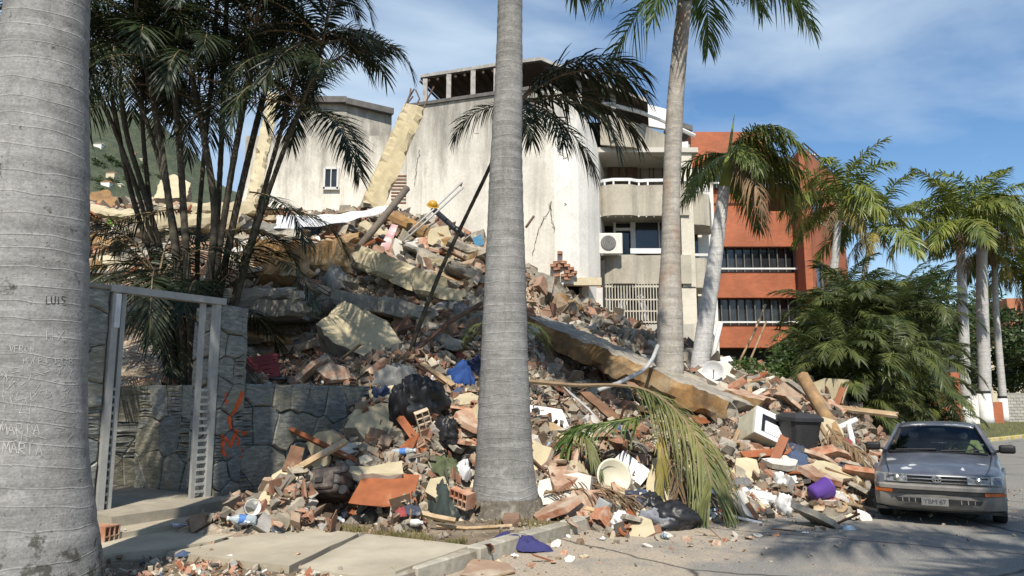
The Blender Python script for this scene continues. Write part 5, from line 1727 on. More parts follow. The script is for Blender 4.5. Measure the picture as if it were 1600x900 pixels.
# ------------------------------------------------------------------ rubble: shapes
def hull(pts, mats=None, pick=None, name='chunk'):
    bm = bmesh.new()
    for p in pts: bm.verts.new(p)
    bmesh.ops.convex_hull(bm, input=bm.verts)
    loose = [v for v in bm.verts if not v.link_faces]
    bmesh.ops.delete(bm, geom=loose, context='VERTS')
    bmesh.ops.recalc_face_normals(bm, faces=bm.faces)
    me = bpy.data.meshes.new(name)
    if pick:
        for f in bm.faces: f.material_index = pick(f)
    bm.to_mesh(me); bm.free()
    if mats: set_mat(me, mats)
    return me

def chunk_mesh(seed, mats, a=1.0, b_=.75, c=.55, n=16, name='concrete_chunk'):
    rg = random.Random(seed)
    pts = []
    f = [rg.uniform(.55, 1.05) for _ in range(3)]
    for x in (-1, 1):
        for y in (-1, 1):
            for z in (-1, 1):
                q = [rg.uniform(.62, 1.0) for _ in range(3)]
                pts.append((x * q[0] * a * f[0] / 2, y * q[1] * b_ * f[1] / 2, z * q[2] * c * f[2] / 2))
                if rg.random() < .4: pts.append((x * q[0] * a * f[0] * .38, y * q[1] * b_ * f[1] / 2, z * q[2] * c * f[2] * .62))
    return hull(pts, mats, (lambda f: 1 if (len(mats) > 1 and f.normal.z > .75) else 0), name)

def rough_poly(rg, n=9, jag=.28):
    return [Vector((math.cos(w) * r_, math.sin(w) * r_)) for w, r_ in ((2 * PI_ * (k + rg.uniform(-.3, .3)) / n, .5 * rg.uniform(1 - jag, 1 + jag)) for k in range(n))]

def plate_mesh(seed, mats, th, asp=.75, n=9, jag=.28, name='plaster_slab', curve=0.0):
    """broken flat piece: top face mats[1], body mats[0]"""
    rg = random.Random(seed)
    pl = [Vector((p.x, p.y * asp)) for p in rough_poly(rg, n, jag)]
    mb = MB(); k = len(pl)
    vs = [(p.x, p.y, 0) for p in pl] + [(p.x * rg.uniform(.9, 1.04), p.y * rg.uniform(.9, 1.04), th * rg.uniform(.85, 1.1)) for p in pl]
    if curve:
        vs = [(x, y, z + curve * (x * x + .3 * y * y)) for x, y, z in vs]
    mb.add(vs, [list(range(k))[::-1]] + [(i, (i + 1) % k, (i + 1) % k + k, i + k) for i in range(k)], 0)
    mb.add(vs[k:], [list(range(k))], len(mats) - 1)
    return mb.data(name, mats, False)

def shard_mesh(seed, mat, name='brick_shard'):
    """a piece of ribbed hollow clay block: plate with two or three standing webs"""
    rg = random.Random(seed)
    mb = MB()
    L, W = rg.uniform(.7, 1.1), rg.uniform(.45, .8)
    e = [rg.uniform(-.16, .16) for _ in range(8)]
    poly = [(-L / 2 + e[0], -W / 2), (0, -W / 2 + e[6] * .3), (L / 2 + e[1], -W / 2 + e[2] * .4), (L / 2 + e[3], W / 2), (e[7], W / 2 + e[4] * .3), (-L / 2 + e[5], W / 2)]
    mb.slab(poly, 0, .075)
    for k in range(rg.randint(1, 3)):
        y = -W / 2 + W * (k + .15) / 2.6
        h = rg.uniform(.12, .34)
        x0, x1 = -L / 2 + rg.uniform(.02, .2), L / 2 - rg.uniform(.02, .3)
        mb.add([(x0, y, .07), (x1, y, .07), (x1, y + .065, .07), (x0, y + .065, .07), (x0 + .05, y, h), (x1 - .12, y, h * rg.uniform(.5, 1)), (x1 - .12, y + .065, h * rg.uniform(.5, 1)), (x0 + .05, y + .065, h)],
               [(4, 5, 6, 7), (0, 1, 5, 4), (1, 2, 6, 5), (2, 3, 7, 6), (3, 0, 4, 7)])
    return mb.data(name, mat)

def hollow_brick_mesh(mat, L=.3, W=.14, Hh=.2, nx=2, nz_=4, name='hollow_brick', broken=0, inner=None):
    """clay block pierced along y by nx x nz_ square holes"""
    mb = MB(); t = .012
    xs = [-W / 2 + (W - t) * i / nx for i in range(nx + 1)]
    zs = [(Hh - t) * i / nz_ for i in range(nz_ + 1)]
    for i, x in enumerate(xs):
        mb.box(x, x + t, -L / 2, L / 2 - (random.uniform(0, .1) if broken else 0), 0, Hh)
    for z in zs:
        for i in range(nx):
            mb.box(xs[i] + t, xs[i + 1], -L / 2 + .001, L / 2 - .001 - (random.uniform(0, .12) if broken else 0), z, z + t)
    return mb.data(name, mat)

def tile_mesh(seed, mat, name='roof_tile'):
    mb = MB(); rg = random.Random(seed)
    n = 7
    vs, fs = [], []
    for j, y in enumerate((-.5, .5)):
        for r_ in (.24, .205):
            for k in range(n):
                w = PI_ * (k / (n - 1)) * .86 + .22
                vs.append((math.cos(w) * r_, y + (rg.uniform(-.08, .08)), math.sin(w) * r_ * .8))
    for k in range(n - 1):
        fs += [(k, k + 1, 2 * n + k + 1, 2 * n + k), (n + k + 1, n + k, 3 * n + k, 3 * n + k + 1), (k + 1, k, n + k, n + k + 1), (2 * n + k, 2 * n + k + 1, 3 * n + k + 1, 3 * n + k)]
    fs += [(0, 2 * n, 3 * n, n), (n - 1, 2 * n - 1, 4 * n - 1, 3 * n - 1)]
    mb.add(vs, fs)
    return mb.data(name, mat)

def plank_mesh(seed, mat, L=1.0, w=.1, t=.025, name='timber_piece'):
    rg = random.Random(seed)
    e = [rg.uniform(0, .06) for _ in range(6)]
    mb = MB()
    poly = [(-L / 2 + e[0], -w / 2), (L / 2 - e[1], -w / 2), (L / 2 - e[2], -.1 * w), (L / 2 - e[3], w / 2), (-L / 2 + e[4], w / 2), (-L / 2 + e[5], .1 * w)]
    mb.slab(poly, 0, t)
    return mb.data(name, mat)

def crumple_mesh(seed, mat, w=1.0, d=1.0, h=.3, n=15, name='cloth', ridge=1.0, flat=.0):
    """a heap of cloth: folded, draped surface with an irregular outline"""
    rg = random.Random(seed); ox, oy = rg.uniform(0, 90), rg.uniform(0, 90)
    vs, fs = [], []
    for j in range(n + 1):
        for i in range(n + 1):
            u, v = i / n * 2 - 1, j / n * 2 - 1
            r_ = math.sqrt(u * u + v * v) / max(1e-6, max(abs(u), abs(v)) if max(abs(u), abs(v)) > 0 else 1)
            x, y = (u / r_, v / r_) if r_ > 1e-6 else (u, v)
            rad = math.sqrt(x * x + y * y)
            edge = 1 + .25 * fbm(math.cos(math.atan2(y, x)) * 1.5 + ox, math.sin(math.atan2(y, x)) * 1.5 + oy, 3)
            f = fbm(x * 1.6 + ox, y * 1.6 + oy, 0)
            rdg = 1 - abs(fbm(x * 2.2 + oy, y * 2.2 + ox, 7)) * 1.8
            z = h * max(0, (1 - rad ** 2.2)) * (.55 + .5 * f) + h * .38 * ridge * rdg * (1 - .55 * rad) + (-.12 * h if rad > .93 else 0)
            vs.append((x * edge * w / 2 + .05 * w * f, y * edge * d / 2 + .05 * d * rdg, z * (1 - flat)))
    for j in range(n):
        for i in range(n):
            a = j * (n + 1) + i; fs.append((a, a + 1, a + n + 2, a + n + 1))
    me = mesh(name, vs, fs, mat, True)
    return me

def bag_mesh(seed, mat, w=1, d=.8, h=.7, name='plastic_bag', n=18):
    rg = random.Random(seed); o = rg.uniform(0, 99)
    vs, fs = [], []
    n, m = 34, 20
    for j in range(m + 1):
        th = PI_ * j / m
        for i in range(n):
            ph = 2 * PI_ * i / n
            x, y, z = math.sin(th) * math.cos(ph), math.sin(th) * math.sin(ph), math.cos(th)
            k = 1 + .30 * fbm(x * 1.4 + o, y * 1.4, z * 1.4) + .30 * (abs(fbm(x * 2.1 + o, y * 2.1, z * 2.1)) * -1.7 + .5) + .10 * (abs(fbm(x * 5 + o, y * 5, z * 5)) * -2 + .5)
            zz = z * k * .5
            if zz < -.28: zz = -.28
            vs.append((x * k * w / 2, y * k * d / 2, (zz + .28) * h))
    for j in range(m):
        for i in range(n):
            i2 = (i + 1) % n; fs.append((j * n + i, (j + 1) * n + i, (j + 1) * n + i2, j * n + i2))
    return mesh(name, vs, fs, mat, True)

def paper_mesh(seed, mat, w=.25, d=.18, name='paper_sheet', curl=.05):
    rg = random.Random(seed); n = 5; o = rg.uniform(0, 50)
    vs, fs = [], []
    for j in range(n + 1):
        for i in range(n + 1):
            x, y = (i / n - .5) * w, (j / n - .5) * d
            vs.append((x, y, curl * (fbm(i * .5 + o, j * .5, 1) + .8) * (.4 + 1.2 * (abs(i / n - .5) + abs(j / n - .5)))))
    b0 = len(vs)
    vs += [(x, y, z - .003) for x, y, z in vs]
    for j in range(n):
        for i in range(n):
            a = j * (n + 1) + i; fs.append((a, a + 1, a + n + 2, a + n + 1)); fs.append((b0 + a + n + 1, b0 + a + n + 2, b0 + a + 1, b0 + a))
    return mesh(name, vs, fs, mat)

def m_clear_plastic(name, c=(0.75, 0.85, 0.9)):
    m, n, l, b = _nt(name)
    l.new(ramp(n, l, nz(n, l, coords(n, l), 6.0, 3), [(.3, mul(c, .85)), (.7, c)]), b.inputs['Base Color'])
    b.inputs['Roughness'].default_value = .18
    b.inputs['Transmission Weight'].default_value = .6
    b.inputs['IOR'].default_value = 1.2
    return m
clear_pl = m_clear_plastic('clear_plastic')

def grid_noise(me_seed, vs, amp, fr):
    for p in vs:
        q = Vector((fbm(p.x * fr + me_seed, p.y * fr, p.z * fr), fbm(p.x * fr, p.y * fr + me_seed, p.z * fr + 9), fbm(p.x * fr + 5, p.y * fr, p.z * fr + me_seed)))
        p += q * amp
def beam_data(L, W, Hh, seed, mats, amp=.03, broken=.22, name='concrete_beam', topmat=0):
    """slab or beam with chipped arrises and jagged ends; local x along its length, z up"""
    rg = random.Random(seed)
    nx, ny, nz_ = max(8, int(L / .13)), max(3, int(W / .2)), max(3, int(Hh / .13))
    idx, vs, fs, mi = {}, [], [], []
    endj = {}
    def vert(i, j, k):
        if (i, j, k) in idx: return idx[(i, j, k)]
        x, y, z = (i / nx - .5) * L, (j / ny - .5) * W, k / nz_ * Hh
        if i in (0, nx):
            e = rg.uniform(-.2, 1) * broken
            x += e if i == 0 else -e
        else: x += rg.uniform(-.03, .03)
        p = Vector((x, y, z))
        edge = (j in (0, ny)) + (k in (0, nz_)) + (i in (0, nx))
        if edge >= 2 and fbm(x * 1.7 + seed, y * 1.7, z * 1.7 + 3) > -.05:
            e = rg.uniform(.02, .11) * min(1, Hh / .4); p.y -= math.copysign(e, y); p.z += e * rg.uniform(.3, 1) * (1 if k == 0 else -1)
        idx[(i, j, k)] = len(vs); vs.append(p); return idx[(i, j, k)]
    for i in range(nx):
        for j in range(ny):
            fs.append((vert(i, j, 0), vert(i, j + 1, 0), vert(i + 1, j + 1, 0), vert(i + 1, j, 0))); mi.append(0)
            fs.append((vert(i, j, nz_), vert(i + 1, j, nz_), vert(i + 1, j + 1, nz_), vert(i, j + 1, nz_))); mi.append(topmat)
        for k in range(nz_):
            fs.append((vert(i, 0, k), vert(i + 1, 0, k), vert(i + 1, 0, k + 1), vert(i, 0, k + 1))); mi.append(0)
            fs.append((vert(i, ny, k), vert(i, ny, k + 1), vert(i + 1, ny, k + 1), vert(i + 1, ny, k))); mi.append(0)
    for j in range(ny):
        for k in range(nz_):
            fs.append((vert(0, j, k), vert(0, j, k + 1), vert(0, j + 1, k + 1), vert(0, j + 1, k))); mi.append(min(1, len(mats) - 1))
            fs.append((vert(nx, j, k), vert(nx, j + 1, k), vert(nx, j + 1, k + 1), vert(nx, j, k + 1))); mi.append(min(1, len(mats) - 1))
    grid_noise(seed, vs, amp, 2.3); grid_noise(seed + 5, vs, amp * .5, 7)
    return mesh(name, vs, fs, mats, False, mi)

def beam(name, label, cat, a, b_, W, Hh, mats, seed, roll=0.0, amp=.03, broken=.22, topmat=0, group=None):
    """a, b_: (px, py, D) of the two ends of its lower front edge line"""
    pa, pb = P(*a), P(*b_)
    L = (pb - pa).length
    M = frame_rot(pb - pa)
    if roll: M = M @ Matrix.Rotation(roll, 3, 'X')
    o = obj(name, beam_data(L, W, Hh, seed, mats, amp, broken, name, topmat), None, (pa + pb) / 2, M.to_euler())
    return tag(o, label, cat, group)

def snap(pix, into=0.0):
    """move a piece along the depth so that its lowest corner rests on the slope"""
    hs = [(hit(q[0], q[1]), q[2]) for q in pix]
    hs = [h.y - d for h, d in hs if h is not None]
    if not hs: return pix
    dl = max(-2.2, min(2.2, min(hs) + into * .4))
    return [(a, b_, d + dl) for a, b_, d in pix]

def slab_px(name, label, cat, pix, th, mats, seed=0, back=None, group=None, jag=.03):
    """a broken slab whose near face has this outline; (px, py, D) per corner, th metres thick"""
    rg = random.Random(seed)
    pix = snap(pix, th * .25)
    cor = [P(*q) for q in pix]
    c = sum(cor, Vector()) / len(cor)
    nrm = Vector()
    for i in range(len(cor)):
        p, q = cor[i] - c, cor[(i + 1) % len(cor)] - c
        nrm += p.cross(q)
    nrm.normalize()
    if nrm.dot(c - Vector((0, 0, CAM_H))) < 0: nrm = -nrm
    pts = []
    for i in range(len(cor)):
        p, q = cor[i], cor[(i + 1) % len(cor)]
        k = max(1, int((q - p).length / .14))
        for j in range(k):
            r_ = p.lerp(q, j / k)
            if j: r_ = r_ + Vector((rg.uniform(-jag, jag), 0, rg.uniform(-jag, jag)))
            pts.append(r_ - c)
    n = len(pts)
    vs = [p for p in pts] + [p * rg.uniform(.9, 1.02) + nrm * th * rg.uniform(.8, 1.1) for p in pts]
    mb = MB()
    mb.add(vs, [list(range(n, 2 * n))] + [(i, i + n, (i + 1) % n + n, (i + 1) % n) for i in range(n)], 0)
    mb.add(pts, [list(range(n))], len(mats) - 1)
    o = mb.build(name, mats, None, c)
    return tag(o, label, cat, group)

def rod(name, label, cat, pix, r_, mat, n=7, group=None, taper=1.0, square=False):
    pix = snap(pix, 0.0)
    pts = [P(*q) for q in pix]
    c = pts[0].copy()
    k = len(pts)
    mb = MB(); mb.tube([p - c for p in pts], [r_ * (1 + (taper - 1) * i / (k - 1)) for i in range(k)], 4 if square else n)
    return tag(mb.build(name, mat, None, c, smooth=not square), label, cat, group)

def on_slope(px, py, up=0.0, near=6.5):
    p = hit(px, py, near)
    if p is None: p = P(px, py, 20)
    return p + Vector((0, 0, up))

def slope_normal(p):
    e = .35
    a = SURF([p.x + e, p.x - e, p.x, p.x], [p.y, p.y, p.y + e, p.y - e])
    return Vector((-(a[0] - a[1]) / (2 * e), -(a[2] - a[3]) / (2 * e), 1)).normalized()

def lay(name, me, px, py, label, cat, size=1.0, rz=0.0, up=0.0, follow=.8, group=None, tilt=(0, 0), near=6.5):
    """lay a mesh on the slope where the photograph shows it"""
    p = on_slope(px, py, 0, near)
    nrm = Vector((0, 0, 1)).lerp(slope_normal(p), follow).normalized()
    q = Vector((0, 0, 1)).rotation_difference(nrm)
    M = q.to_matrix() @ Matrix.Rotation(rz, 3, 'Z') @ Matrix.Rotation(tilt[0], 3, 'X') @ Matrix.Rotation(tilt[1], 3, 'Y')
    o = obj(name, me, None, p + nrm * up, M.to_euler(), size)
    return tag(o, label, cat, group) if label else o
SLAB_TODO = []
# ------------------------------------------------------------------ the collapsed storeys: slabs, beams, columns
beam('fallen_beam', 'longest ochre concrete beam sloping down to the right behind two palms', 'beam', (822, 520, 18.6), (1158, 668, 14.6), 1.1, .5, [ochre, concrete], 1, amp=.04, topmat=1)
beam('fallen_beam', 'broken end block of the longest beam beside the white oven', 'beam', (1120, 640, 15.6), (1200, 660, 14.9), .9, .45, [ochre, terra_p], 3, amp=.06, broken=.3, topmat=1)
beam('fallen_beam', 'cream concrete beam lit by the sun high left of the middle trunk', 'beam', (555, 418, 17.6), (702, 478, 17.0), .75, .55, [paint_cream, concrete], 4, amp=.02)
beam('fallen_slab', 'grey slab under the sunlit cream beam', 'slab', (520, 478, 16.4), (690, 512, 16.0), 1.1, .34, [concrete_d, concrete], 5, amp=.03)
beam('fallen_slab', 'horizontal grey slab with pale broken edge above the red crate', 'slab', (360, 503, 15.2), (484, 500, 15.2), 1.6, .32, [concrete_d, concrete], 6, amp=.03)
beam('fallen_slab', 'upper grey slab stacked over the crate behind the gate pillar', 'slab', (350, 478, 15.5), (478, 474, 15.6), 1.5, .26, [concrete, concrete_d], 7, amp=.03)
beam('fallen_beam', 'ochre beam with rubble on top left of the wooden pole', 'beam', (400, 420, 18.6), (565, 432, 18.2), .9, .75, [ochre, concrete], 8, amp=.03, topmat=1)
beam('fallen_beam', 'thin ochre beam sloping down below the white tower', 'beam', (598, 345, 22.6), (752, 418, 20.6), .5, .42, [ochre, concrete], 9, amp=.02)
beam('fallen_slab', 'broad cream slab on the heap behind the palm stems', 'slab', (225, 372, 21.5), (395, 366, 21.5), 1.6, .5, [paint_cream, concrete], 10, amp=.04)
beam('fallen_slab', 'upper cream slab among the palm stems on the high heap', 'slab', (262, 345, 24), (420, 342, 23), 1.3, .42, [paint_cream, terra_p], 11, amp=.04, topmat=1)
slab_px('concrete_block', 'huge tan concrete block lying tilted in front of the dark hollow', 'block', [(494, 507, 14.5), (538, 470, 14.9), (606, 502, 14.6), (628, 535, 14.3), (583, 560, 14.0), (520, 535, 14.2)], .75, [concrete, paint_cream], 12)
slab_px('concrete_block', 'yellow broken block between rubble below the white tower', 'block', [(672, 358, 20.4), (700, 352, 20.4), (708, 372, 20.3), (690, 392, 20.2), (668, 380, 20.2)], .5, [concrete_d, paint_cream], 13)
slab_px('wall_fragment', 'narrow cream wall strip leaning among the slabs left of the pole', 'wall piece', [(487, 424, 17.3), (505, 384, 17.8), (520, 388, 17.8), (502, 426, 17.3)], .2, [concrete, paint_cream], 14)
slab_px('wall_fragment', 'orange brick wall piece high under the wooden pole', 'wall piece', [(605, 398, 18.4), (612, 372, 18.8), (632, 378, 18.7), (630, 402, 18.3)], .25, [terra_p, ochre], 15)
slab_px('wall_fragment', 'second orange wall piece right of the pole', 'wall piece', [(632, 404, 18.2), (636, 380, 18.6), (660, 388, 18.5), (652, 408, 18.1)], .25, [terra_p, ochre], 16)
slab_px('wall_fragment', 'cream slab leaning behind the leftmost palm stems', 'wall piece', [(240, 310, 25), (250, 282, 25.6), (272, 272, 26), (298, 286, 25.8), (292, 310, 25)], .5, [concrete, paint_cream], 17)
slab_px('wall_fragment', 'orange render block topping the heap by the left trunk', 'wall piece', [(138, 326, 24.6), (142, 300, 25), (168, 296, 25), (182, 312, 24.8), (176, 326, 24.5)], .6, [terra_p, ochre], 18)
slab_px('wall_fragment', 'tan block low on the sunlit heap by the left trunk', 'wall piece', [(134, 436, 18.4), (136, 408, 18.8), (150, 402, 18.8), (162, 412, 18.6), (160, 438, 18.3)], .5, [concrete, ochre], 19)
slab_px('wall_fragment', 'square grey block on top of the longest beam', 'block', [(830, 438, 19.4), (838, 425, 19.6), (866, 432, 19.4), (862, 458, 19.2), (842, 452, 19.2)], .45, [concrete_d, concrete], 20)

# leaning columns with bare reinforcement
def column(label, a, b_, w, mats, seed, bars=5):
    pa, pb = P(*a), P(*b_)
    L = (pb - pa).length
    t = empty('broken_column', pa, 0, label, 'column', rot=frame_rot(pb - pa, Vector((.35, -1, 0)).normalized()).to_euler())
    me = beam_data(L, w, w, seed, mats, .025, .3, 'column_shaft')
    obj('column_shaft', me, t, (L / 2, 0, -w / 2))
    rg = random.Random(seed)
    for k in range(bars):
        y, z = [(-.8, -.8), (.8, -.8), (.8, .8), (-.8, .8), (0, .85), (.85, 0)][k]
        y *= w / 2; z *= w / 2; l_ = rg.uniform(.5, 1.25)
        MB().tube([(L - .5, y, z), (L + l_ * .5, y + rg.uniform(-.05, .05), z), (L + l_, y + rg.uniform(-.22, .22), z + rg.uniform(-.2, .2))], .03, 6).build('rebar', steel, t)
column('tall yellow column leaning against the white tower with bare rebar', (578, 330, 24.2), (646, 170, 25.4), .74, [simple('yellow_column_paint', (.55, .46, .28), .9, .3, 2.5, .5, .02, dust=(.42, .36, .26), dust_at=(.5, .7)), concrete], 31, 6)
column('pale leaning column half hidden by the palm clump', (392, 330, 24), (428, 148, 25.6), .42, [paint_cream, concrete], 32, 3)

# mid-sized broken wall pieces near the street
slab_px('wall_fragment', 'big cream wall chunk resting on the rubble beside the slate wall', 'wall piece', [(538, 668, 10.9), (554, 640, 11.2), (580, 634, 11.3), (612, 630, 11.3), (620, 640, 11.2), (612, 672, 11.0), (600, 694, 10.8), (572, 690, 10.8), (556, 668, 10.9)], .28, [concrete, paint_cream], 41)
slab_px('wall_fragment', 'small tan stone slab lying under the big cream wall chunk', 'wall piece', [(541, 672, 10.6), (556, 662, 10.7), (572, 664, 10.7), (570, 678, 10.5), (548, 690, 10.4)], .1, [concrete_d, concrete], 42)
slab_px('wall_fragment', 'pale flat plaster sheet behind the suitcase', 'wall piece', [(522, 702, 10.2), (545, 692, 10.3), (572, 690, 10.4), (570, 704, 10.2), (540, 712, 10.0)], .06, [concrete, paint_white], 43)
slab_px('wall_fragment', 'tan slab leaning on the slate wall left of the suitcase', 'wall piece', [(400, 788, 9.3), (425, 742, 9.7), (442, 732, 9.8), (466, 745, 9.7), (452, 780, 9.4)], .1, [concrete, paint_cream], 44)
slab_px('wall_fragment', 'white insulation strip above the orange board', 'wall piece', [(520, 730, 9.9), (600, 724, 9.9), (628, 720, 9.9), (630, 740, 9.7), (560, 742, 9.7)], .1, [paint_white, paint_cream], 45)
slab_px('wall_fragment', 'cream painted wall chunk right of the fallen frond', 'wall piece', [(1142, 738, 11.5), (1150, 716, 11.8), (1182, 718, 11.8), (1188, 740, 11.6), (1174, 754, 11.4), (1150, 750, 11.4)], .18, [terra_p, paint_cream], 46)
slab_px('wall_fragment', 'brown floor slab lying flat under the white oven', 'wall piece', [(1186, 714, 11.9), (1205, 704, 12.2), (1250, 712, 12.1), (1264, 730, 11.8), (1246, 732, 11.7), (1210, 722, 11.8)], .12, [terra_p, ochre], 47)
slab_px('wall_fragment', 'cream and orange wall chunk on the road below the black bags', 'wall piece', [(980, 838, 8.9), (982, 814, 9.1), (1000, 806, 9.2), (1018, 812, 9.1), (1024, 832, 8.9), (1008, 840, 8.8)], .2, [terra, paint_cream], 48)
slab_px('wall_fragment', 'white faced wall piece under the hanging frond tips', 'wall piece', [(1010, 770, 10.2), (1020, 716, 10.6), (1040, 712, 10.6), (1056, 740, 10.4), (1050, 782, 10.0), (1024, 786, 10.0)], .16, [terra_p, paint_cream], 49)
slab_px('wall_fragment', 'plaster chunk with pale top near the swollen trunk foot', 'wall piece', [(850, 740, 10.4), (862, 726, 10.6), (880, 735, 10.5), (878, 755, 10.3), (856, 762, 10.2)], .14, [concrete, paint_white], 50)
slab_px('wall_fragment', 'cracked plaster lump left of the white paper by the trunk', 'wall piece', [(664, 768, 9.4), (672, 748, 9.6), (694, 744, 9.6), (698, 760, 9.4), (680, 778, 9.2)], .16, [concrete, paint_cream], 51)
slab_px('wall_fragment', 'brown lined board end right of the hollow brick', 'wall piece', [(692, 660, 11.0), (748, 654, 11.1), (746, 680, 10.9), (700, 682, 10.8)], .12, [wood_b, concrete_d], 52)
slab_px('wall_fragment', 'brick and plaster lump left of the oven', 'wall piece', [(1120, 700, 12.4), (1128, 682, 12.7), (1150, 690, 12.6), (1154, 708, 12.4), (1136, 716, 12.2)], .25, [terra_p, concrete], 53)

# ------------------------------------------------------------------ poles, planks, pipes
rod('wooden_pole', 'thick dark wooden pole sticking up out of the upper heap', 'pole', [(553, 396, 17.2), (595, 345, 18), (636, 294, 18.8)], .10, simple('weathered_pole', (0.17, 0.14, 0.11), .85, .4, 5.0, .5, .02))
rod('steel_pipe', 'upper of two thin metal pipes pointing up beside the yellow hat', 'pipe', [(628, 372, 19), (680, 325, 19.6), (722, 285, 20), (720, 291, 20)], .03, grey_metal)
rod('steel_pipe', 'lower of two thin metal pipes pointing up beside the yellow hat', 'pipe', [(622, 384, 18.6), (684, 330, 19.2), (724, 293, 19.6)], .028, grey_metal)
rod('steel_pipe', 'black tube angled over the rubble below the white tower', 'pipe', [(676, 326, 20.4), (712, 358, 20.2), (722, 368, 20)], .09, black_plastic)
rod('rebar_end', 'rusty steel bars sticking out right of the middle trunk', 'rebar', [(822, 355, 20), (834, 338, 20.2)], .035, steel)
rod('bent_pipe', 'long bent grey metal pipe in front of the longest beam', 'pipe', [(935, 610, 11.9), (968, 598, 12.2), (1000, 582, 12.6), (1010, 574, 12.8), (1020, 560, 13.0), (1028, 540, 13.2)], .042, grey_metal)
rod('wooden_pole', 'broken ochre wooden post leaning left over the black bin', 'pole', [(1322, 712, 12.7), (1290, 650, 13.6), (1254, 588, 14.4)], .12, simple('splintered_post', (0.40, 0.25, 0.12), .85, .5, 4.0, .5, .02, dust=(.2, .13, .08)), taper=1.05)
rod('white_post', 'white post with a pointed top beside the satellite dish', 'post', [(1113, 562, 18), (1120, 530, 18.2), (1126, 505, 18.4)], .07, white_plastic)
rod('thin_pole', 'longer of two pale poles slanting before the red building', 'pole', [(1150, 575, 18.8), (1178, 520, 19.2), (1196, 476, 19.6)], .035, wood_t)
rod('thin_pole', 'shorter of two pale poles slanting before the red building', 'pole', [(1164, 582, 18.4), (1186, 530, 18.9), (1197, 503, 19.3)], .03, wood_t)
rod('white_pipe', 'white plastic pipe propped beside the broken post', 'pipe', [(1288, 678, 13.0), (1312, 668, 13.1), (1338, 656, 13.2)], .055, white_plastic)
rod('white_pipe', 'upright white flaking pipe under the propped pipe', 'pipe', [(1334, 705, 12.7), (1330, 680, 13.0), (1326, 664, 13.2)], .05, white_plastic)
rod('white_pipe', 'thin white pipe lying on the road below the frond', 'pipe', [(1112, 800, 9.9), (1150, 808, 9.75), (1190, 818, 9.6)], .022, white_plastic)
rod('timber_pole', 'long reddish wooden bar leaning from the slate wall to the rubble', 'timber', [(421, 655, 10.75), (490, 688, 10.3), (560, 722, 9.9)], .045, wood_r, square=True)
rod('timber_pole', 'pale split timber crossing under the reddish bar', 'timber', [(460, 735, 9.9), (500, 712, 10.2), (540, 690, 10.6)], .05, wood_t, square=True)
rod('timber_pole', 'dark crooked stick standing by the swollen trunk foot', 'timber', [(826, 712, 10.6), (850, 735, 10.3), (872, 750, 10.2)], .02, wood_b)
rod('timber_pole', 'dark rod stuck upright beside the cream basin', 'timber', [(958, 790, 9.6), (942, 768, 9.9), (926, 738, 10.2)], .02, wood_b)
rod('thin_pipe', 'thin grey tube slanting through the dark gap behind the white panel', 'pipe', [(880, 605, 12.4), (920, 640, 12.2), (948, 672, 12)], .022, grey_metal)
rod('timber_pole', 'brown split rail over the rubble left of the middle trunk', 'timber', [(650, 570, 12.4), (690, 596, 12.0), (740, 622, 11.6)], .04, wood_b, square=True)
rod('timber_pole', 'flat yellowish wood strip at the foot of the dark tarp', 'timber', [(650, 800, 8.95), (680, 808, 8.85), (712, 814, 8.8)], .035, wood_t, square=True)
rod('timber_pole', 'long slat lying along the pavement edge by the trunk foot', 'timber', [(682, 822, 8.6), (730, 826, 8.6), (800, 822, 8.7)], .025, wood_t, square=True)
rod('timber_pole', 'small branch stub broken from the leaning palm base', 'branch', [(690, 590, 12.8), (640, 555, 13.2), (700, 505, 14.2), (752, 474, 15)], .045, wood_b)
rod('drooping_cable', 'thin black cable hanging between the leaning palm and pilaster', 'cable', [(1026, 560, 18), (1060, 545, 19), (1090, 535, 20), (1112, 510, 21)], .012, dark_band)

# rebar tangle
for k in range(14):
    rgk = random.Random(800 + k)
    a = (rgk.uniform(450, 540), rgk.uniform(420, 470)) if k < 8 else (rgk.uniform(860, 1010), rgk.uniform(560, 620))
    D = 16 if k < 8 else 14.5
    pts = [(a[0], a[1], D)]
    for i in range(4): pts.append((pts[-1][0] + rgk.uniform(-26, 26), pts[-1][1] + rgk.uniform(-6, 20), D + rgk.uniform(-.4, .4)))
    rod('bent_rebar', 'bent rusty rebar tangled above the tan block' if k < 8 else 'bent rusty rebar in the dark gap under the longest beam', 'rebar', pts, .012, steel, 5, 'rebar tangle over the tan block' if k < 8 else 'rebar under the longest beam')

# smaller slabs and beams tumbled over the upper slope
PLACES = [(445, 372, 20.2, 1.7, .3), (470, 352, 22, 1.9, .15), (520, 365, 21, 1.6, .35), (545, 388, 19.5, 1.3, -.3), (640, 365, 21, 1.5, .4), (660, 402, 19.6, 1.2, .5), (700, 415, 19.4, 1.5, .35), (725, 440, 18.6, 1.2, .55), (450, 445, 17, 1.4, .1), (500, 458, 16.8, 1.0, .6), (640, 500, 15.8, 1.1, .4), (690, 470, 17.2, 1.3, .2), (735, 400, 20.6, 1.4, .5), (420, 530, 14.9, 1.3, .2), (470, 545, 14.6, 1.2, -.25), (705, 540, 14.6, .9, .5), (180, 345, 23.5, 1.8, .2), (200, 380, 21.5, 1.6, -.2), (160, 395, 21, 1.2, .4), (320, 400, 20, 1.7, .3), (230, 415, 19.4, 1.4, .1), (585, 372, 20.6, 1.3, .5), (610, 350, 22, 1.4, .3), (880, 480, 18.4, 1.0, .6), (930, 545, 17.4, 1.1, .5), (1010, 580, 16.6, .9, .4)]
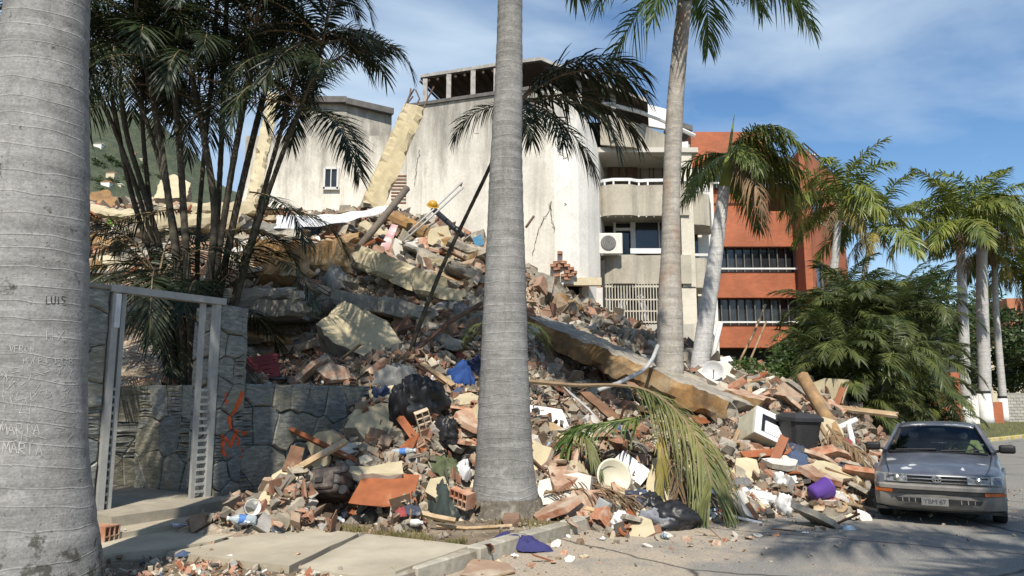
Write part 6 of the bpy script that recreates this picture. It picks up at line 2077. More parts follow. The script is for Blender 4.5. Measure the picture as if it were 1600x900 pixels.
for k, (a, b_, D, L, sl) in enumerate(PLACES):
    rgk = random.Random(70 + k)
    c = hit(a, b_) or P(a, b_, D)
    d = Vector((math.cos(sl), rgk.uniform(-.35, .15), -math.sin(sl) * .8))
    M = frame_rot(d) @ Matrix.Rotation(rgk.uniform(-.5, .25), 3, 'X')
    th = rgk.uniform(.16, .42); mt = [[concrete_d, concrete], [paint_cream, concrete], [concrete, concrete_d], [ochre, concrete], [terra_p, concrete]][k % 5]
    o = obj('fallen_slab', beam_data(L, rgk.uniform(.4, 1.1), th, 200 + k, mt, .04, .3, 'fallen_slab', rgk.randint(0, 1)), None, c + Vector((0, -.1, -.05)), M.to_euler())
    SLAB_TODO.append((o, a, b_, ('thick ' if th > .3 else 'thin ') + ['grey', 'cream', 'beige', 'ochre', 'brick-red'][k % 5]))
# ------------------------------------------------------------------ recognisable things in the rubble
def place(name, px, py, label, cat, rz=0.0, tilt=(0.0, 0.0), up=0.0, group=None, dD=0.0):
    p = on_slope(px, py)
    M = Matrix.Rotation(rz, 3, 'Z') @ Matrix.Rotation(tilt[1], 3, 'Y') @ Matrix.Rotation(tilt[0], 3, 'X')
    return empty(name, p + Vector((0, dD, up)), 0, label, cat, group, rot=M.to_euler())

def rbox(mb, x0, x1, y0, y1, z0, z1, r_=.04, seg=3, mi=0, M=None):
    bm = bmesh.new(); bmesh.ops.create_cube(bm, size=1)
    for q in bm.verts: q.co = Vector(((x0 + x1) / 2 + q.co.x * (x1 - x0), (y0 + y1) / 2 + q.co.y * (y1 - y0), (z0 + z1) / 2 + q.co.z * (z1 - z0)))
    bmesh.ops.bevel(bm, geom=bm.edges[:], offset=r_, segments=seg, affect='EDGES', profile=.6)
    bm.verts.index_update()
    mb.add([q.co.copy() for q in bm.verts], [[q.index for q in f.verts] for f in bm.faces], mi, M); bm.free()
    return mb

# suitcase
leath = simple('dark_suitcase_fabric', (0.045, 0.035, 0.034), 0.55, .35, 12.0, .3, .006, spec=.4, dust=(.20, .16, .13), dust_at=(.52, .75))
t = place('suitcase', 502, 792, 'dark brown wheeled suitcase lying on its back by the slate wall', 'suitcase', -.18, (-.35, -.1), .15, dD=-.42)
t.scale = (1.2, 1.2, 1.2)
rbox(MB(), -.36, .36, -.2, .24, .0, .27, .06).build('shell', leath, t, smooth=True)
rbox(MB(), -.30, .30, -.232, -.196, .04, .22, .015, 1).build('front_pocket', leath, t)
zip_m = simple('zip_band', (0.025, 0.022, 0.022), .5, .3)
for z in (.085, .185): MB().box(-.365, .365, -.205, .245, z, z + .018).build('zip_band', zip_m, t)
for k in (-1, 1): MB().box(-.2 if k < 0 else .12, -.12 if k < 0 else .2, -.25, -.235, .1, .15).build('strap', zip_m, t)
MB().tube([(-.35, -.13, .1), (-.5, -.15, .1), (-.56, -.13, .1), (-.56, .1, .1), (-.5, .12, .1), (-.35, .1, .1)], .014, 6).build('pull_handle', black_plastic, t)
for y in (-.14, .16):
    MB().lathe([(.0, -.022), (.045, -.022), (.05, 0), (.045, .022), (.0, .022)], 12, M=Matrix.Translation((.385, y, .03)) @ Matrix.Rotation(PI_ / 2, 4, 'X')).build('wheel', black_plastic, t)
    MB().lathe([(.0, -.022), (.045, -.022), (.05, 0), (.045, .022), (.0, .022)], 12, M=Matrix.Translation((.385, y, .25)) @ Matrix.Rotation(PI_ / 2, 4, 'X')).build('wheel', black_plastic, t)

slab_px('board', 'square orange-brown veneered board leaning on the rubble', 'board', [(544, 786, 9.2), (572, 734, 9.75), (600, 738, 9.7), (656, 742, 9.65), (648, 772, 9.35), (652, 786, 9.2), (600, 792, 9.1)], .022, [wood_b, wood_r], 61, jag=.006)
slab_px('board', 'small reddish board corner under the orange-brown board', 'board', [(542, 812, 8.9), (544, 792, 9.1), (562, 793, 9.1), (566, 810, 8.9)], .03, [wood_b, wood_r], 62, jag=.006)
slab_px('board', 'dark red board standing behind the suitcase', 'board', [(440, 735, 10.0), (455, 695, 10.4), (476, 700, 10.4), (468, 740, 10.0)], .03, [wood_b, wood_b], 63, jag=.006)
slab_px('board', 'white melamine panel right of the middle trunk', 'board', [(822, 632, 11.7), (878, 640, 11.6), (890, 668, 11.3), (878, 676, 11.2), (846, 662, 11.3), (822, 652, 11.4)], .022, [white_plastic, white_plastic], 64, jag=.004)
slab_px('board', 'tan chipboard strip lying across the white panel', 'board', [(842, 660, 11.0), (850, 650, 11.1), (904, 686, 10.9), (902, 698, 10.8), (880, 688, 10.85)], .03, [wood_t, wood_t], 65, jag=.006)
slab_px('board', 'dark red drawer front in the gap right of the middle trunk', 'board', [(830, 690, 10.9), (912, 700, 10.9), (908, 722, 10.6), (850, 706, 10.7)], .03, [wood_b, wood_r], 66, jag=.006)
slab_px('board', 'long brown door leaf slanting under the bent pipe', 'board', [(906, 612, 12.7), (922, 612, 12.7), (990, 668, 12.1), (976, 676, 12.0)], .05, [wood_b, wood_b], 67, jag=.01)
slab_px('board', 'cream square panel behind the round basin', 'board', [(950, 726, 10.5), (974, 704, 10.8), (1018, 736, 10.5), (996, 764, 10.2), (976, 760, 10.2)], .03, [paint_white, white_plastic], 68, jag=.004)
slab_px('board', 'brown board lying flat on the road by the kerb', 'board', [(718, 898, 6.8), (738, 873, 7.3), (795, 880, 7.2), (806, 893, 6.95), (760, 902, 6.8)], .02, [wood_t, simple('faded_brown_card', (.34, .23, .16), .85, .25, 4.0, .2, dust=(.42, .36, .28))], 69, jag=.01)
slab_px('board', 'printed striped board standing upright under the pole', 'board', [(592, 388, 18.2), (612, 350, 18.8), (622, 352, 18.8), (606, 396, 18.2)], .05, [paint_white, simple('striped_print', (.62, .6, .6), .7, .3, 3.0, .1, color2=(.35, .12, .12))], 70, jag=.004)
slab_px('board', 'blue painted panel at the right end of the upper heap', 'board', [(738, 372, 20.5), (752, 366, 20.6), (757, 382, 20.4), (744, 386, 20.3)], .05, [concrete, simple('blue_panel', (.03, .16, .27), .6, .3)], 71, jag=.006)
slab_px('cardboard', 'flattened cardboard box beside the purple bucket', 'cardboard', [(1286, 796, 10.2), (1290, 772, 10.6), (1318, 776, 10.6), (1326, 792, 10.3), (1318, 800, 10.15)], .06, [wood_t, simple('cardboard', (.38, .27, .16), .9, .25, 4.0, .2)], 72, jag=.006)
slab_px('cardboard', 'crushed brown carton right under the purple bucket', 'cardboard', [(1270, 798, 10.2), (1274, 782, 10.4), (1288, 784, 10.4), (1290, 798, 10.2)], .12, [wood_b, wood_t], 73, jag=.01)
slab_px('cardboard', 'open pale carton flap right of the dead leaves', 'cardboard', [(1304, 734, 11.3), (1318, 726, 11.5), (1332, 730, 11.4), (1328, 754, 11.1), (1318, 756, 11.1)], .03, [wood_t, simple('pale_card', (.5, .42, .31), .9, .25)], 74, jag=.006)
for k, (a, b_, s_) in enumerate(((700, 640, .5), (870, 610, .8), (1005, 650, .6), (930, 590, .9), (640, 700, .5), (1085, 660, .7))):
    lay('board', plate_mesh(900 + k, [wood_b, wood_r], .03, .5, 5, .15, 'board'), a, b_, ['dark board end beside the right edge of the black bags', 'dark splintered board in the gap below the longest beam', 'reddish board under the right part of the bent pipe', 'dark board in shade directly under the longest beam', 'reddish board under the hollow brick', 'dark board under the lower end of the longest beam'][k], 'board', s_, k * 1.1, .05, tilt=(.3, .2))

# hollow clay bricks one can pick out
brick_c = simple('dusty_hollow_brick', (.60, .48, .34), .9, .3, 6.0, .4, .01, dust=(.46, .24, .14), dust_at=(.55, .72))
t = place('hollow_brick', 668, 682, 'cream dusted hollow brick with eight square holes facing out', 'brick', .25, (.35, -.35), .04)
obj('brick_body', hollow_brick_mesh(brick_c, .1, .2, .36), t)
t = place('hollow_brick', 744, 650, 'orange hollow brick end by the left edge of the middle trunk', 'brick', -.2, (.1, .2), .02)
obj('brick_body', hollow_brick_mesh(terra, .2, .2, .2, 3, 3), t)
t = place('hollow_brick', 722, 792, 'broken red hollow brick at the foot of the middle trunk', 'brick', -.6, (.15, .25), .02)
obj('brick_body', hollow_brick_mesh(terra, .2, .28, .2, 4, 2, broken=1), t)
t = place('hollow_brick', 158, 852, 'broken red hollow brick on the pavement by the left trunk', 'brick', 1.3, (0, 0), .0)
obj('brick_body', hollow_brick_mesh(terra, .26, .2, .2, 3, 2, broken=1), t)
t = place('hollow_brick', 1372, 738, 'red hollow brick standing beside the car headlight', 'brick', .2, (.2, .1), .02)
obj('brick_body', hollow_brick_mesh(terra, .2, .25, .3, 2, 4), t)
t = place('hollow_brick', 456, 592, 'orange hollow brick on top of the slate wall', 'brick', .5, (0, 0.1), .03)
obj('brick_body', hollow_brick_mesh(terra, .2, .25, .12, 3, 2), t)

# bags and cloth
lay('plastic_bag', bag_mesh(1, black_plastic, .75, .55, .8), 655, 650, 'large black plastic bag bulging above the hollow brick', 'bag', 1.0, .3, -.05)
lay('plastic_bag', bag_mesh(2, black_plastic, .35, .3, .75), 628, 655, 'narrow black bag draped beside the cream wall chunk', 'bag', 1.0, .9, -.05)
lay('plastic_bag', bag_mesh(3, black_plastic, .5, .35, .5), 694, 690, 'black bag tail hanging right of the hollow brick', 'bag', 1.0, 1.9, -.05)
lay('plastic_bag', bag_mesh(4, black_plastic, .6, .4, .38), 1050, 826, 'black bag lying on the road under the fallen frond', 'bag', 1.0, .2)
lay('plastic_bag', bag_mesh(5, black_plastic, .4, .3, .3), 1014, 800, 'smaller black bag behind the grey sack on the road', 'bag', 1.0, 1.2)
lay('plastic_bag', bag_mesh(6, fabric('grey_sack', (.22, .23, .26)), .5, .28, .3), 1030, 826, 'grey crumpled sack on the road under the frond', 'bag', 1.0, -.2)
lay('plastic_bag', bag_mesh(7, white_plastic, .26, .2, .34), 1222, 802, 'white knotted plastic bag left of the purple bucket', 'bag', 1.0, .2)
lay('plastic_bag', bag_mesh(8, white_plastic, .2, .16, .28), 1216, 762, 'white plastic bag up the slope from the knotted one', 'bag', 1.0, 2.2)
lay('plastic_bag', bag_mesh(9, white_plastic, .42, .22, .2), 1186, 784, 'long white plastic bag beside the white jug', 'bag', 1.0, -.3)
lay('plastic_bag', bag_mesh(10, white_plastic, .26, .2, .26), 970, 826, 'torn white bag left of the cream and orange chunk', 'bag', 1.0, .8)
navy = fabric('navy_cloth', (.045, .045, .14), dust=False)
lay('cloth', crumple_mesh(11, navy, .62, .3, .12), 815, 850, 'navy blue cloth spread over the kerb', 'cloth', 1.0, -.25, .0, 1.0)
lay('cloth', crumple_mesh(12, fabric('grey_blanket', (.26, .26, .25)), .7, .45, .3), 615, 590, 'grey crumpled blanket on the rubble right of the stone wall', 'cloth', 1.0, .2)
lay('cloth', crumple_mesh(13, fabric('pale_grey_cloth', (.38, .37, .34)), .55, .5, .45), 528, 446, 'pale grey cloth hanging over the shaded slabs', 'cloth', 1.2, .5)
lay('cloth', crumple_mesh(14, fabric('blue_cloth', (.03, .075, .24), dust=False), .55, .4, .3), 718, 592, 'bright blue cloth close left of the middle trunk', 'cloth', 1.0, -.4)
lay('cloth', crumple_mesh(15, fabric('dark_blue_cloth', (.03, .04, .09)), .5, .4, .3), 735, 580, 'dark blue cloth behind the bright blue one', 'cloth', 1.0, .4)
lay('cloth', crumple_mesh(16, fabric('denim', (.055, .07, .13)), .4, .4, .3), 598, 622, 'dark denim cloth above the big cream wall chunk', 'cloth', 1.0, .9)
lay('cloth', crumple_mesh(17, fabric('dark_green_tarp', (.05, .065, .06)), .42, .6, .35), 694, 796, 'dark green tarpaulin bundle at the foot of the slope', 'cloth', 1.0, .3)
lay('cloth', crumple_mesh(18, fabric('moss_carpet', (.10, .12, .065)), .6, .5, .12), 690, 730, 'mossy green carpet on the slope left of the middle trunk', 'cloth', 1.0, .6, .02)
lay('cloth', crumple_mesh(19, fabric('white_cloth', (.68, .68, .7), dust=False), .2, .3, .2), 722, 742, 'white cloth hanging by the left edge of the middle trunk', 'cloth', 1.0, .6, .05)
lay('cloth', crumple_mesh(20, fabric('pink_cloth', (.5, .2, .22)), .3, .2, .14), 1128, 790, 'pink cloth at the tip of the fallen frond', 'cloth', 1.0, .6)
lay('cloth', crumple_mesh(21, fabric('red_cloth', (.38, .05, .04)), .4, .3, .16), 152, 332, 'red cloth on the high heap by the left trunk', 'cloth', 2.0, .6)
lay('cloth', crumple_mesh(22, fabric('green_cloth', (.22, .42, .06)), .4, .25, .12), 166, 355, 'lime green cloth on the high heap by the left trunk', 'cloth', 2.0, 1.6)
lay('cloth', crumple_mesh(23, fabric('black_cloth', (.02, .02, .025)), .5, .35, .2), 158, 372, 'black bundle on the high heap by the left trunk', 'cloth', 2.0, .1)
lay('cloth', crumple_mesh(24, fabric('blue_jeans', (.07, .10, .18)), .4, .3, .16), 208, 402, 'blue jeans on the high heap between palm stems', 'cloth', 1.8, .1)
lay('cloth', crumple_mesh(25, fabric('bright_white_sheet', (.75, .76, .8), dust=False), .9, .7, .4), 372, 352, 'bright white sheet bunched behind the palm stems', 'cloth', 1.9, .1)
lay('cloth', crumple_mesh(26, fabric('pale_blue_slipper', (.30, .42, .5)), .12, .34, .08), 856, 722, 'pale blue cloth strip hanging in the dark gap by the trunk', 'cloth', 1.0, .1, .1, tilt=(.9, 0))
# hanging white sheet on the crest
vs, fs = [], []
for i in range(25):
    f = i / 24; px_ = 432 + 178 * f; py_ = 338 - 16 * f + 7 * math.sin(f * PI_)
    for j in range(5):
        q = P(px_, py_ + j * (5.5 - 3.2 * f), 21.5) + Vector((0, .08 * math.sin(i * 1.1 + j) - .05 * j, 0)); vs.append(q)
for i in range(24):
    for j in range(4): a = i * 5 + j; fs.append((a, a + 1, a + 6, a + 5))
c = vs[60].copy()
tag(obj('cloth_banner', mesh('cloth_banner', [v - c for v in vs], fs, fabric('white_banner', (.66, .68, .72), dust=False), True), None, c), 'long white sheet stretched across the crest of the heap', 'cloth')
mb = MB(); mb.tube([v - c for v in vs[0::5]], .05, 6)
tag(mb.build('banner_pole', white_plastic, None, c + Vector((0, .1, .02))), 'pale pole carrying the stretched white sheet', 'pole')

# containers, bottles, household things
purple = simple('purple_plastic', (.13, .06, .33), .4, .15, 3.0, .05, spec=.5)
t = place('bucket', 1270, 786, 'purple plastic bucket lying on its side on the road edge', 'bucket', .35, (0.0, 1.35), .14)
MB().lathe([(.0, .0), (.105, .0), (.145, .27), (.152, .27), (.152, .285), (.138, .285), (.1, .015), (.0, .015)], 22, cap=False).build('bucket_body', purple, t, smooth=True)
MB().tube([(.15 * math.cos(w), .15 * math.sin(w), .285) for w in [2 * PI_ * i / 22 for i in range(23)]], .007, 5).build('rim', purple, t)
cream_pl = simple('cream_plastic', (.60, .56, .43), .5, .15, 3.0, .1, spec=.4, dust=(.45, .4, .3))
t = place('basin', 957, 770, 'round cream plastic basin standing on edge beside the square panel', 'basin', .2, (1.25, .2), .2)
MB().lathe([(.0, .0), (.17, .0), (.225, .11), (.245, .115), (.245, .125), (.215, .12), (.165, .015), (.0, .015)], 28, cap=False, M=Matrix.Translation((0, 0, -.05))).build('basin_body', cream_pl, t, smooth=True)
t = place('cup', 388, 806, 'white plastic pot lying on the pavement by the slate wall', 'pot', .5, (1.3, .4), .07)
MB().lathe([(.0, .0), (.065, .0), (.085, .16), (.09, .16), (.078, .155), (.06, .012), (.0, .012)], 18, cap=False).build('pot_body', white_plastic, t, smooth=True)
def bottle(px, py, label, L=.28, r_=.035, rz=0.0, mat=None, cap=None, tilt=1.45, up=.035, lab=True):
    t = place('bottle', px, py, label, 'bottle', rz, (tilt, 0.0), up)
    MB().lathe([(.0, 0), (r_ * .85, 0), (r_, .02), (r_, L * .28), (r_ * .93, L * .33), (r_, L * .38), (r_, L * .66), (r_ * .45, L * .85), (r_ * .4, L * .93)], 14).build('bottle_body', mat or clear_pl, t, smooth=True)
    MB().lathe([(.0, L * .93), (r_ * .48, L * .93), (r_ * .48, L), (.0, L)], 10).build('cap', cap or white_plastic, t)
    if lab: MB().lathe([(r_ * 1.02, L * .36), (r_ * 1.02, L * .6)], 14, cap=False).build('wrapper', simple('blue_wrapper', (.08, .2, .5), .5, .3, 12.0, .05), t, smooth=True)
bottle(612, 712, 'clear water bottle with blue wrapper lying above the white strip', .34, .05, 1.4)
bottle(667, 622, 'clear bottle with blue wrapper standing out against the black bag', .3, .045, 2.6, tilt=.5, up=.1)
bottle(520, 818, 'left of two clear bottles below the suitcase', .26, .045, .7)
bottle(535, 810, 'right of two clear bottles below the suitcase', .26, .045, 2.4)
bottle(400, 818, 'crushed clear bottle beside the white pot on the pavement', .3, .05, -1.2)
bottle(1132, 778, 'grey-white jug lying at the tip of the fallen frond', .42, .075, -.9, white_plastic, lab=False)
bottle(1168, 772, 'white jug with blue wrapper right of the frond tip', .3, .06, -.5, white_plastic)
bottle(640, 822, 'small white bottle on the grass below the boards', .2, .04, .9, white_plastic, lab=False)
bottle(1036, 842, 'small bottle with blue wrapper on the road by the cream chunk', .12, .03, .3)
t = place('cup', 882, 800, 'small white cup upright at the trunk foot grass', 'cup', 0, (0, .2), .0)
MB().lathe([(.0, .0), (.05, .0), (.065, .13), (.06, .13), (.045, .01), (.0, .01)], 14, cap=False).build('cup_body', white_plastic, t, smooth=True)
t = place('plastic_box', 578, 816, 'small black box tipped on edge at the foot of the boards', 'box', .5, (.2, -.7), .05)
rbox(MB(), -.09, .09, -.04, .04, -.12, .12, .01, 1).build('case', black_plastic, t)
MB().box(-.07, .07, -.046, -.0405, -.1, .1).build('screen_face', simple('dark_gloss', (.03, .035, .04), .25, .2, spec=.5), t)
t = place('plastic_box', 945, 812, 'grey metal box tipped over near the road below the frond', 'box', .7, (.3, .3), .05)
rbox(MB(), -.13, .13, -.1, .1, 0, .18, .012, 1).build('case', simple('grey_enamel', (.36, .38, .38), .5, .25, 4.0, .1, dust=(.45, .4, .32)), t)
MB().box(-.1, .1, -.106, -.1005, .03, .15).build('lid_panel', concrete_d, t)

# red crate on the wall top
red_pl = simple('dark_red_plastic', (.20, .018, .03), .5, .3, 4.0, .1, spec=.45, dust=(.25, .1, .09), dust_at=(.62, .8))
p = P(412, 592, 12.5)
t = empty('plastic_crate', (p.x, p.y, p.z), 0, 'dark red plastic crate standing on the slate wall', 'crate', rot=(0.0, -.16, .25))
W, Dp, Hc = .5, .34, .36
MB().box(-W / 2, W / 2, -Dp / 2, Dp / 2, 0, .02).build('floor', red_pl, t)
for (sx) in (-1, 1):
    MB().box(sx * W / 2 - .012, sx * W / 2 + .012, -Dp / 2, Dp / 2, .0, Hc).build('end_panel', red_pl, t)
for (sy) in (-1, 1):
    for k in range(5):
        z = .0 + k * .074
        MB().box(-W / 2 + .013, W / 2 - .013, sy * Dp / 2 - .01, sy * Dp / 2 + .01, z, z + .055).build('slat', red_pl, t)
    MB().box(-W / 2 - .02, W / 2 + .02, sy * Dp / 2 - .02, sy * Dp / 2 + .02, Hc - .02, Hc + .02).build('rim', red_pl, t)
    for k in (-.16, 0, .16): MB().box(k - .012, k + .012, sy * Dp / 2 - .016, sy * Dp / 2 + .016, 0, Hc - .02).build('rib', red_pl, t)

# oven, bins
white_en = simple('white_enamel', (.74, .74, .72), .35, .1, 4.0, .06, spec=.5, dust=(.52, .47, .36), dust_at=(.6, .8))
p = on_slope(1212, 706)
t = empty('oven', p + Vector((0, .1, .16)), 0, 'white domestic oven tipped over with its dark window open', 'oven', rot=Euler((-.45, .42, .18)))
rbox(MB(), -.4, .4, -.02, .5, -.02, .5, .03, 2).build('casing', simple('stained_cream_enamel', (.58, .55, .42), .5, .3, 4.0, .1, dust=(.36, .3, .2)), t, smooth=False)
fr = MB()
for (x0, x1, z0, z1) in ((-.4, .4, .4, .5), (-.4, .4, -.02, .06), (-.4, -.28, .06, .4), (.2, .4, .06, .4)): fr.box(x0, x1, -.06, -.022, z0, z1)
fd = fr.build('front_frame', white_en, t)
MB().box(-.279, .199, -.035, -.0225, .061, .399).build('door_window', simple('oven_black', (.02, .02, .022), .3, .3, spec=.5), t)
MB().box(-.2, .14, -.05, -.0355, .08, .3).build('inner_glass', white_en, t)
for k in range(3): MB().lathe([(.0, 0), (.025, 0), (.022, .03), (.0, .03)], 12, M=Matrix.Translation((.3, -.061, .14 + .11 * k)) @ Matrix.Rotation(PI_ / 2, 4, 'X')).build('knob', black_plastic, fd)
bin_m = simple('dark_grey_bin', (.035, .035, .036), .55, .25, 4.0, .12, .006, dust=(.16, .15, .13), dust_at=(.6, .8))
def bin_(px, py, s_, label, tilt, D=None):
    p = on_slope(px, py) if D is None else P(px, py, D)
    t = empty('rubbish_bin', p - Vector((0, 0, .05)), 0, label, 'bin', rot=(tilt, tilt * .5, .3))
    prof = []
    vs, fs = [], []
    for j, (z, w, d) in enumerate(((0, .21, .2), (.05, .23, .22), (.5, .29, .27), (.55, .30, .28))):
        for k in range(24):
            a = 2 * PI_ * k / 24
            cx, sy = math.cos(a), math.sin(a)
            e = (abs(cx) ** 5 + abs(sy) ** 5) ** (-1 / 5)
            vs.append((cx * e * w * s_, sy * e * d * s_, z * s_))
    for j in range(3):
        for k in range(24): fs.append((j * 24 + k, j * 24 + (k + 1) % 24, (j + 1) * 24 + (k + 1) % 24, (j + 1) * 24 + k))
    fs.append(list(range(24))[::-1])
    MB().add(vs, fs).build('bin_body', bin_m, t)
    vs2 = [(v[0] * 1.1, v[1] * 1.1, z) for z in (.54 * s_, .6 * s_) for v in vs[72:96]] + [(v[0] * .8, v[1] * .8, .66 * s_) for v in vs[72:96]]
    fs2 = [(j * 24 + k, j * 24 + (k + 1) % 24, (j + 1) * 24 + (k + 1) % 24, (j + 1) * 24 + k) for j in range(2) for k in range(24)] + [list(range(48, 72)), list(range(24))[::-1]]
    MB().add(vs2, fs2).build('lid', bin_m, t)
bin_(1248, 702, .98, 'black lidded bin right behind the white oven', .06)
bin_(1308, 690, .62, 'second black bin behind the leaning broken post', -.05, 15.2)
# chair pieces by the car
t = place('broken_chair', 1364, 758, 'curved pale plastic chair pieces leaning by the car bumper', 'chair', .3, (0, 0), .02)
gr_pl = simple('greyed_plastic', (.52, .50, .45), .55, .25, 4.0, .1, dust=(.36, .32, .25))
for (dx, h, l_) in ((-.12, .5, .36), (.1, .42, .2)):
    pts = [Vector((dx + l_ * (1 - f) ** 1.7 * -.6 + .1 * f, 0, h * (1 - f))) for f in [i / 8 for i in range(9)]]
    vs = []; fs = []
    for q in pts: vs += [q + Vector((-.035, -.02, 0)), q + Vector((.035, -.02, 0)), q + Vector((.035, .03, 0)), q + Vector((-.035, .03, 0))]
    for i in range(8):
        for k in range(4): fs.append((i * 4 + k, i * 4 + (k + 1) % 4, i * 4 + 4 + (k + 1) % 4, i * 4 + 4 + k))
    fs += [(3, 2, 1, 0), (32, 33, 34, 35)]
    MB().add(vs, fs).build('arm_piece', gr_pl, t)
MB().add([(-.05, .1, .02), (.2, .05, .02), (.24, .12, .42), (.0, .16, .46), (-.05, .14, .02), (.2, .09, .02), (.24, .16, .42), (.0, .2, .46)], [(0, 1, 2, 3), (7, 6, 5, 4), (0, 4, 5, 1), (1, 5, 6, 2), (2, 6, 7, 3), (3, 7, 4, 0)]).build('back_piece', gr_pl, t)
# satellite dish, yellow hat, roof tiles near the leaning palm
p = P(1114, 580, 17.6)
t = empty('satellite_dish', p, 0, 'pale round dish beside the foot of the leaning palm', 'dish', rot=Euler((1.25, 0, -.2)))
MB().lathe([(.0, -.03), (.12, -.02), (.2, .02), (.24, .06), (.245, .06), (.2, .0), (.1, -.05), (.0, -.06)], 24, cap=False).build('reflector', simple('dull_aluminium', (.5, .5, .49), .4, .2, 3.0, .05, spec=.5), t, smooth=True)
MB().tube([(0, -.2, .0), (0, -.05, .25)], .015, 5).build('feed_arm', grey_metal, t)
MB().tube([(0, 0, -.05), (0, -.5, -.1)], .03, 6).build('stand', grey_metal, t)
p = on_slope(676, 332)
t = empty('yellow_helmet', p + Vector((0, 0, .2)), 0, 'yellow rounded helmet-like shell on the crest below the white tower', 'helmet', rot=(.7, 0, .3))
yel = simple('yellow_plastic', (.5, .28, .02), .45, .2, 4.0, .1, spec=.45)
MB().lathe([(.32, 0), (.31, .12), (.24, .26), (.1, .33), (.0, .34)], 18, cap=False).build('shell', yel, t, smooth=True)
MB().lathe([(.30, -.01), (.42, -.02), (.42, .01), (.30, .02)], 18, cap=False).build('brim', yel, t, smooth=True)
t.scale = (.42, .42, .42)
slab_px('white_block', 'white flat block lying beside the satellite dish', 'block', [(1106, 562, 17.8), (1140, 556, 17.9), (1146, 564, 17.8), (1112, 571, 17.6)], .12, [white_plastic, white_plastic], 80, jag=.005)
# pot plants of debris on the planter wall inside the gate
t = place('broken_pot', 246, 604, 'broken terracotta pot on the planter wall inside the gate', 'pot', .3, (0, 0), 0)
t.location = P(246, 606, 11.9)
for k in range(3):
    obj('pot_shard', chunk_mesh(700 + k, [terra], .3, .24, .18, 14, 'pot_shard'), t, (-.16 + .16 * k, .0, .06), (.2 * k, .3, k))
obj('stone_lump', chunk_mesh(704, [concrete], .14, .12, .14, 14, 'stone_lump'), t, (.02, -.14, .06))
# papers on the pavement
pb = simple('pale_blue_paper', (.56, .61, .74), .8, .12, 6.0, .1)
for k, (a, b_, w, d_, lab) in enumerate(((312, 824, .2, .14, 'upper pale blue sheet of paper on the pavement by the step'), (290, 832, .26, .12, 'lower pale blue sheet of paper on the pavement by the step'), (382, 830, .12, .06, 'small pale blue scrap on the pavement below the pot'), (192, 844, .12, .06, 'tiny white scrap beside the red brick on the pavement'), (436, 598, .3, .16, 'pale blue sheet on the slate wall under the crate'))):
    q = on_slope(a, b_)
    tag(obj('paper_sheet', paper_mesh(60 + k, pb, w, d_, curl=.03), None, q + Vector((0, 0, .06 if k < 4 else .05)), (0, 0, k * .7)), lab, 'paper')

# ------------------------------------------------------------------ fallen fronds
def path_frond(label, pix, leaf, w, n, droop, seed, mats, r0=.03, start=.25, spread=1.0, cat='palm frond', splay=70, wild=.15, name='fallen_frond', group=None):
    rg = random.Random(seed)
    pts = [P(*q) for q in pix]
    c = pts[0].copy()
    pts = bez([p - c for p in pts], 8)
    mb = MB(); k = len(pts)
    mb.tube(pts, [r0 * (1 - .8 * i / (k - 1)) for i in range(k)], 6, 1)
    for q in range(n):
        f = start + (1 - start) * (q + rg.random() * .6) / n
        x = f * (k - 1); i = min(k - 2, int(x))
        p = pts[i].lerp(pts[i + 1], x - i); fw = (pts[i + 1] - pts[i]).normalized()
        sd = fw.cross(Vector((0, 0, 1))); sd = sd.normalized() if sd.length > .1 else Vector((1, 0, 0))
        up = sd.cross(fw)
        ll = leaf * rg.uniform(.7, 1.1) * (1 - .35 * max(0, f - .7) / .3)
        for s_ in (-1, 1):
            phi = R(splay - 25 * f) * rg.uniform(.7, 1.2)
            d = (fw * math.cos(phi) + sd * s_ * math.sin(phi) * spread + up * rg.uniform(-wild, wild + .15)).normalized()
            e = d.cross(up).normalized() * w * rg.uniform(.7, 1.2) + up * w * rg.uniform(-.7, .7)
            dr = droop * rg.uniform(.6, 1.3)
            vs = []
            for (tt, ww) in ((0, .5), (.3, 1), (.65, .8), (1, 0)):
                v = p + d * ll * tt; v.z -= dr * ll * tt * tt
                if tt > .5: v -= d * ll * (tt - .5) * min(.7, dr * .45)
                vs += [v - e * ww, v + e * ww] if ww else [v]
            mb.add(vs, [(0, 1, 3, 2), (2, 3, 5, 4), (4, 5, 6)], 0)
    o = obj(name, mb.data(name, mats, False, fix=False), None, c)
    return tag(o, label, cat, group)
path_frond('large green fallen frond spilling down to the road beside the third trunk', [(826, 596, 11.4), (900, 602, 11.4), (965, 602, 11.3), (1015, 612, 11.0), (1060, 646, 10.6), (1095, 700, 10.2), (1112, 760, 9.8)], 1.0, .0115, 100, .8, 1, [leaf_fallen, rach_d], .04, .36, 1.0, splay=52)
path_frond('darker fallen frond lying left of the large green one', [(1010, 650, 11.2), (985, 655, 11.1), (940, 662, 11.0), (905, 668, 10.9), (885, 690, 10.8)], .62, .016, 44, .5, 2, [leaf_royal, rach_g], .025, .1, splay=55)
path_frond('fallen green leaf tuft hanging over the round basin', [(905, 672, 10.9), (920, 690, 10.6), (935, 730, 10.3)], .4, .016, 16, .7, 3, [leaf_fallen, rach_g], .015, .1, splay=30)
path_frond('withered orange leaf tuft under the large fallen frond', [(1030, 660, 10.7), (1035, 710, 10.4), (1030, 760, 10.1)], .4, .018, 16, .6, 4, [leaf_yellow, rach_d], .015, .2, splay=30)
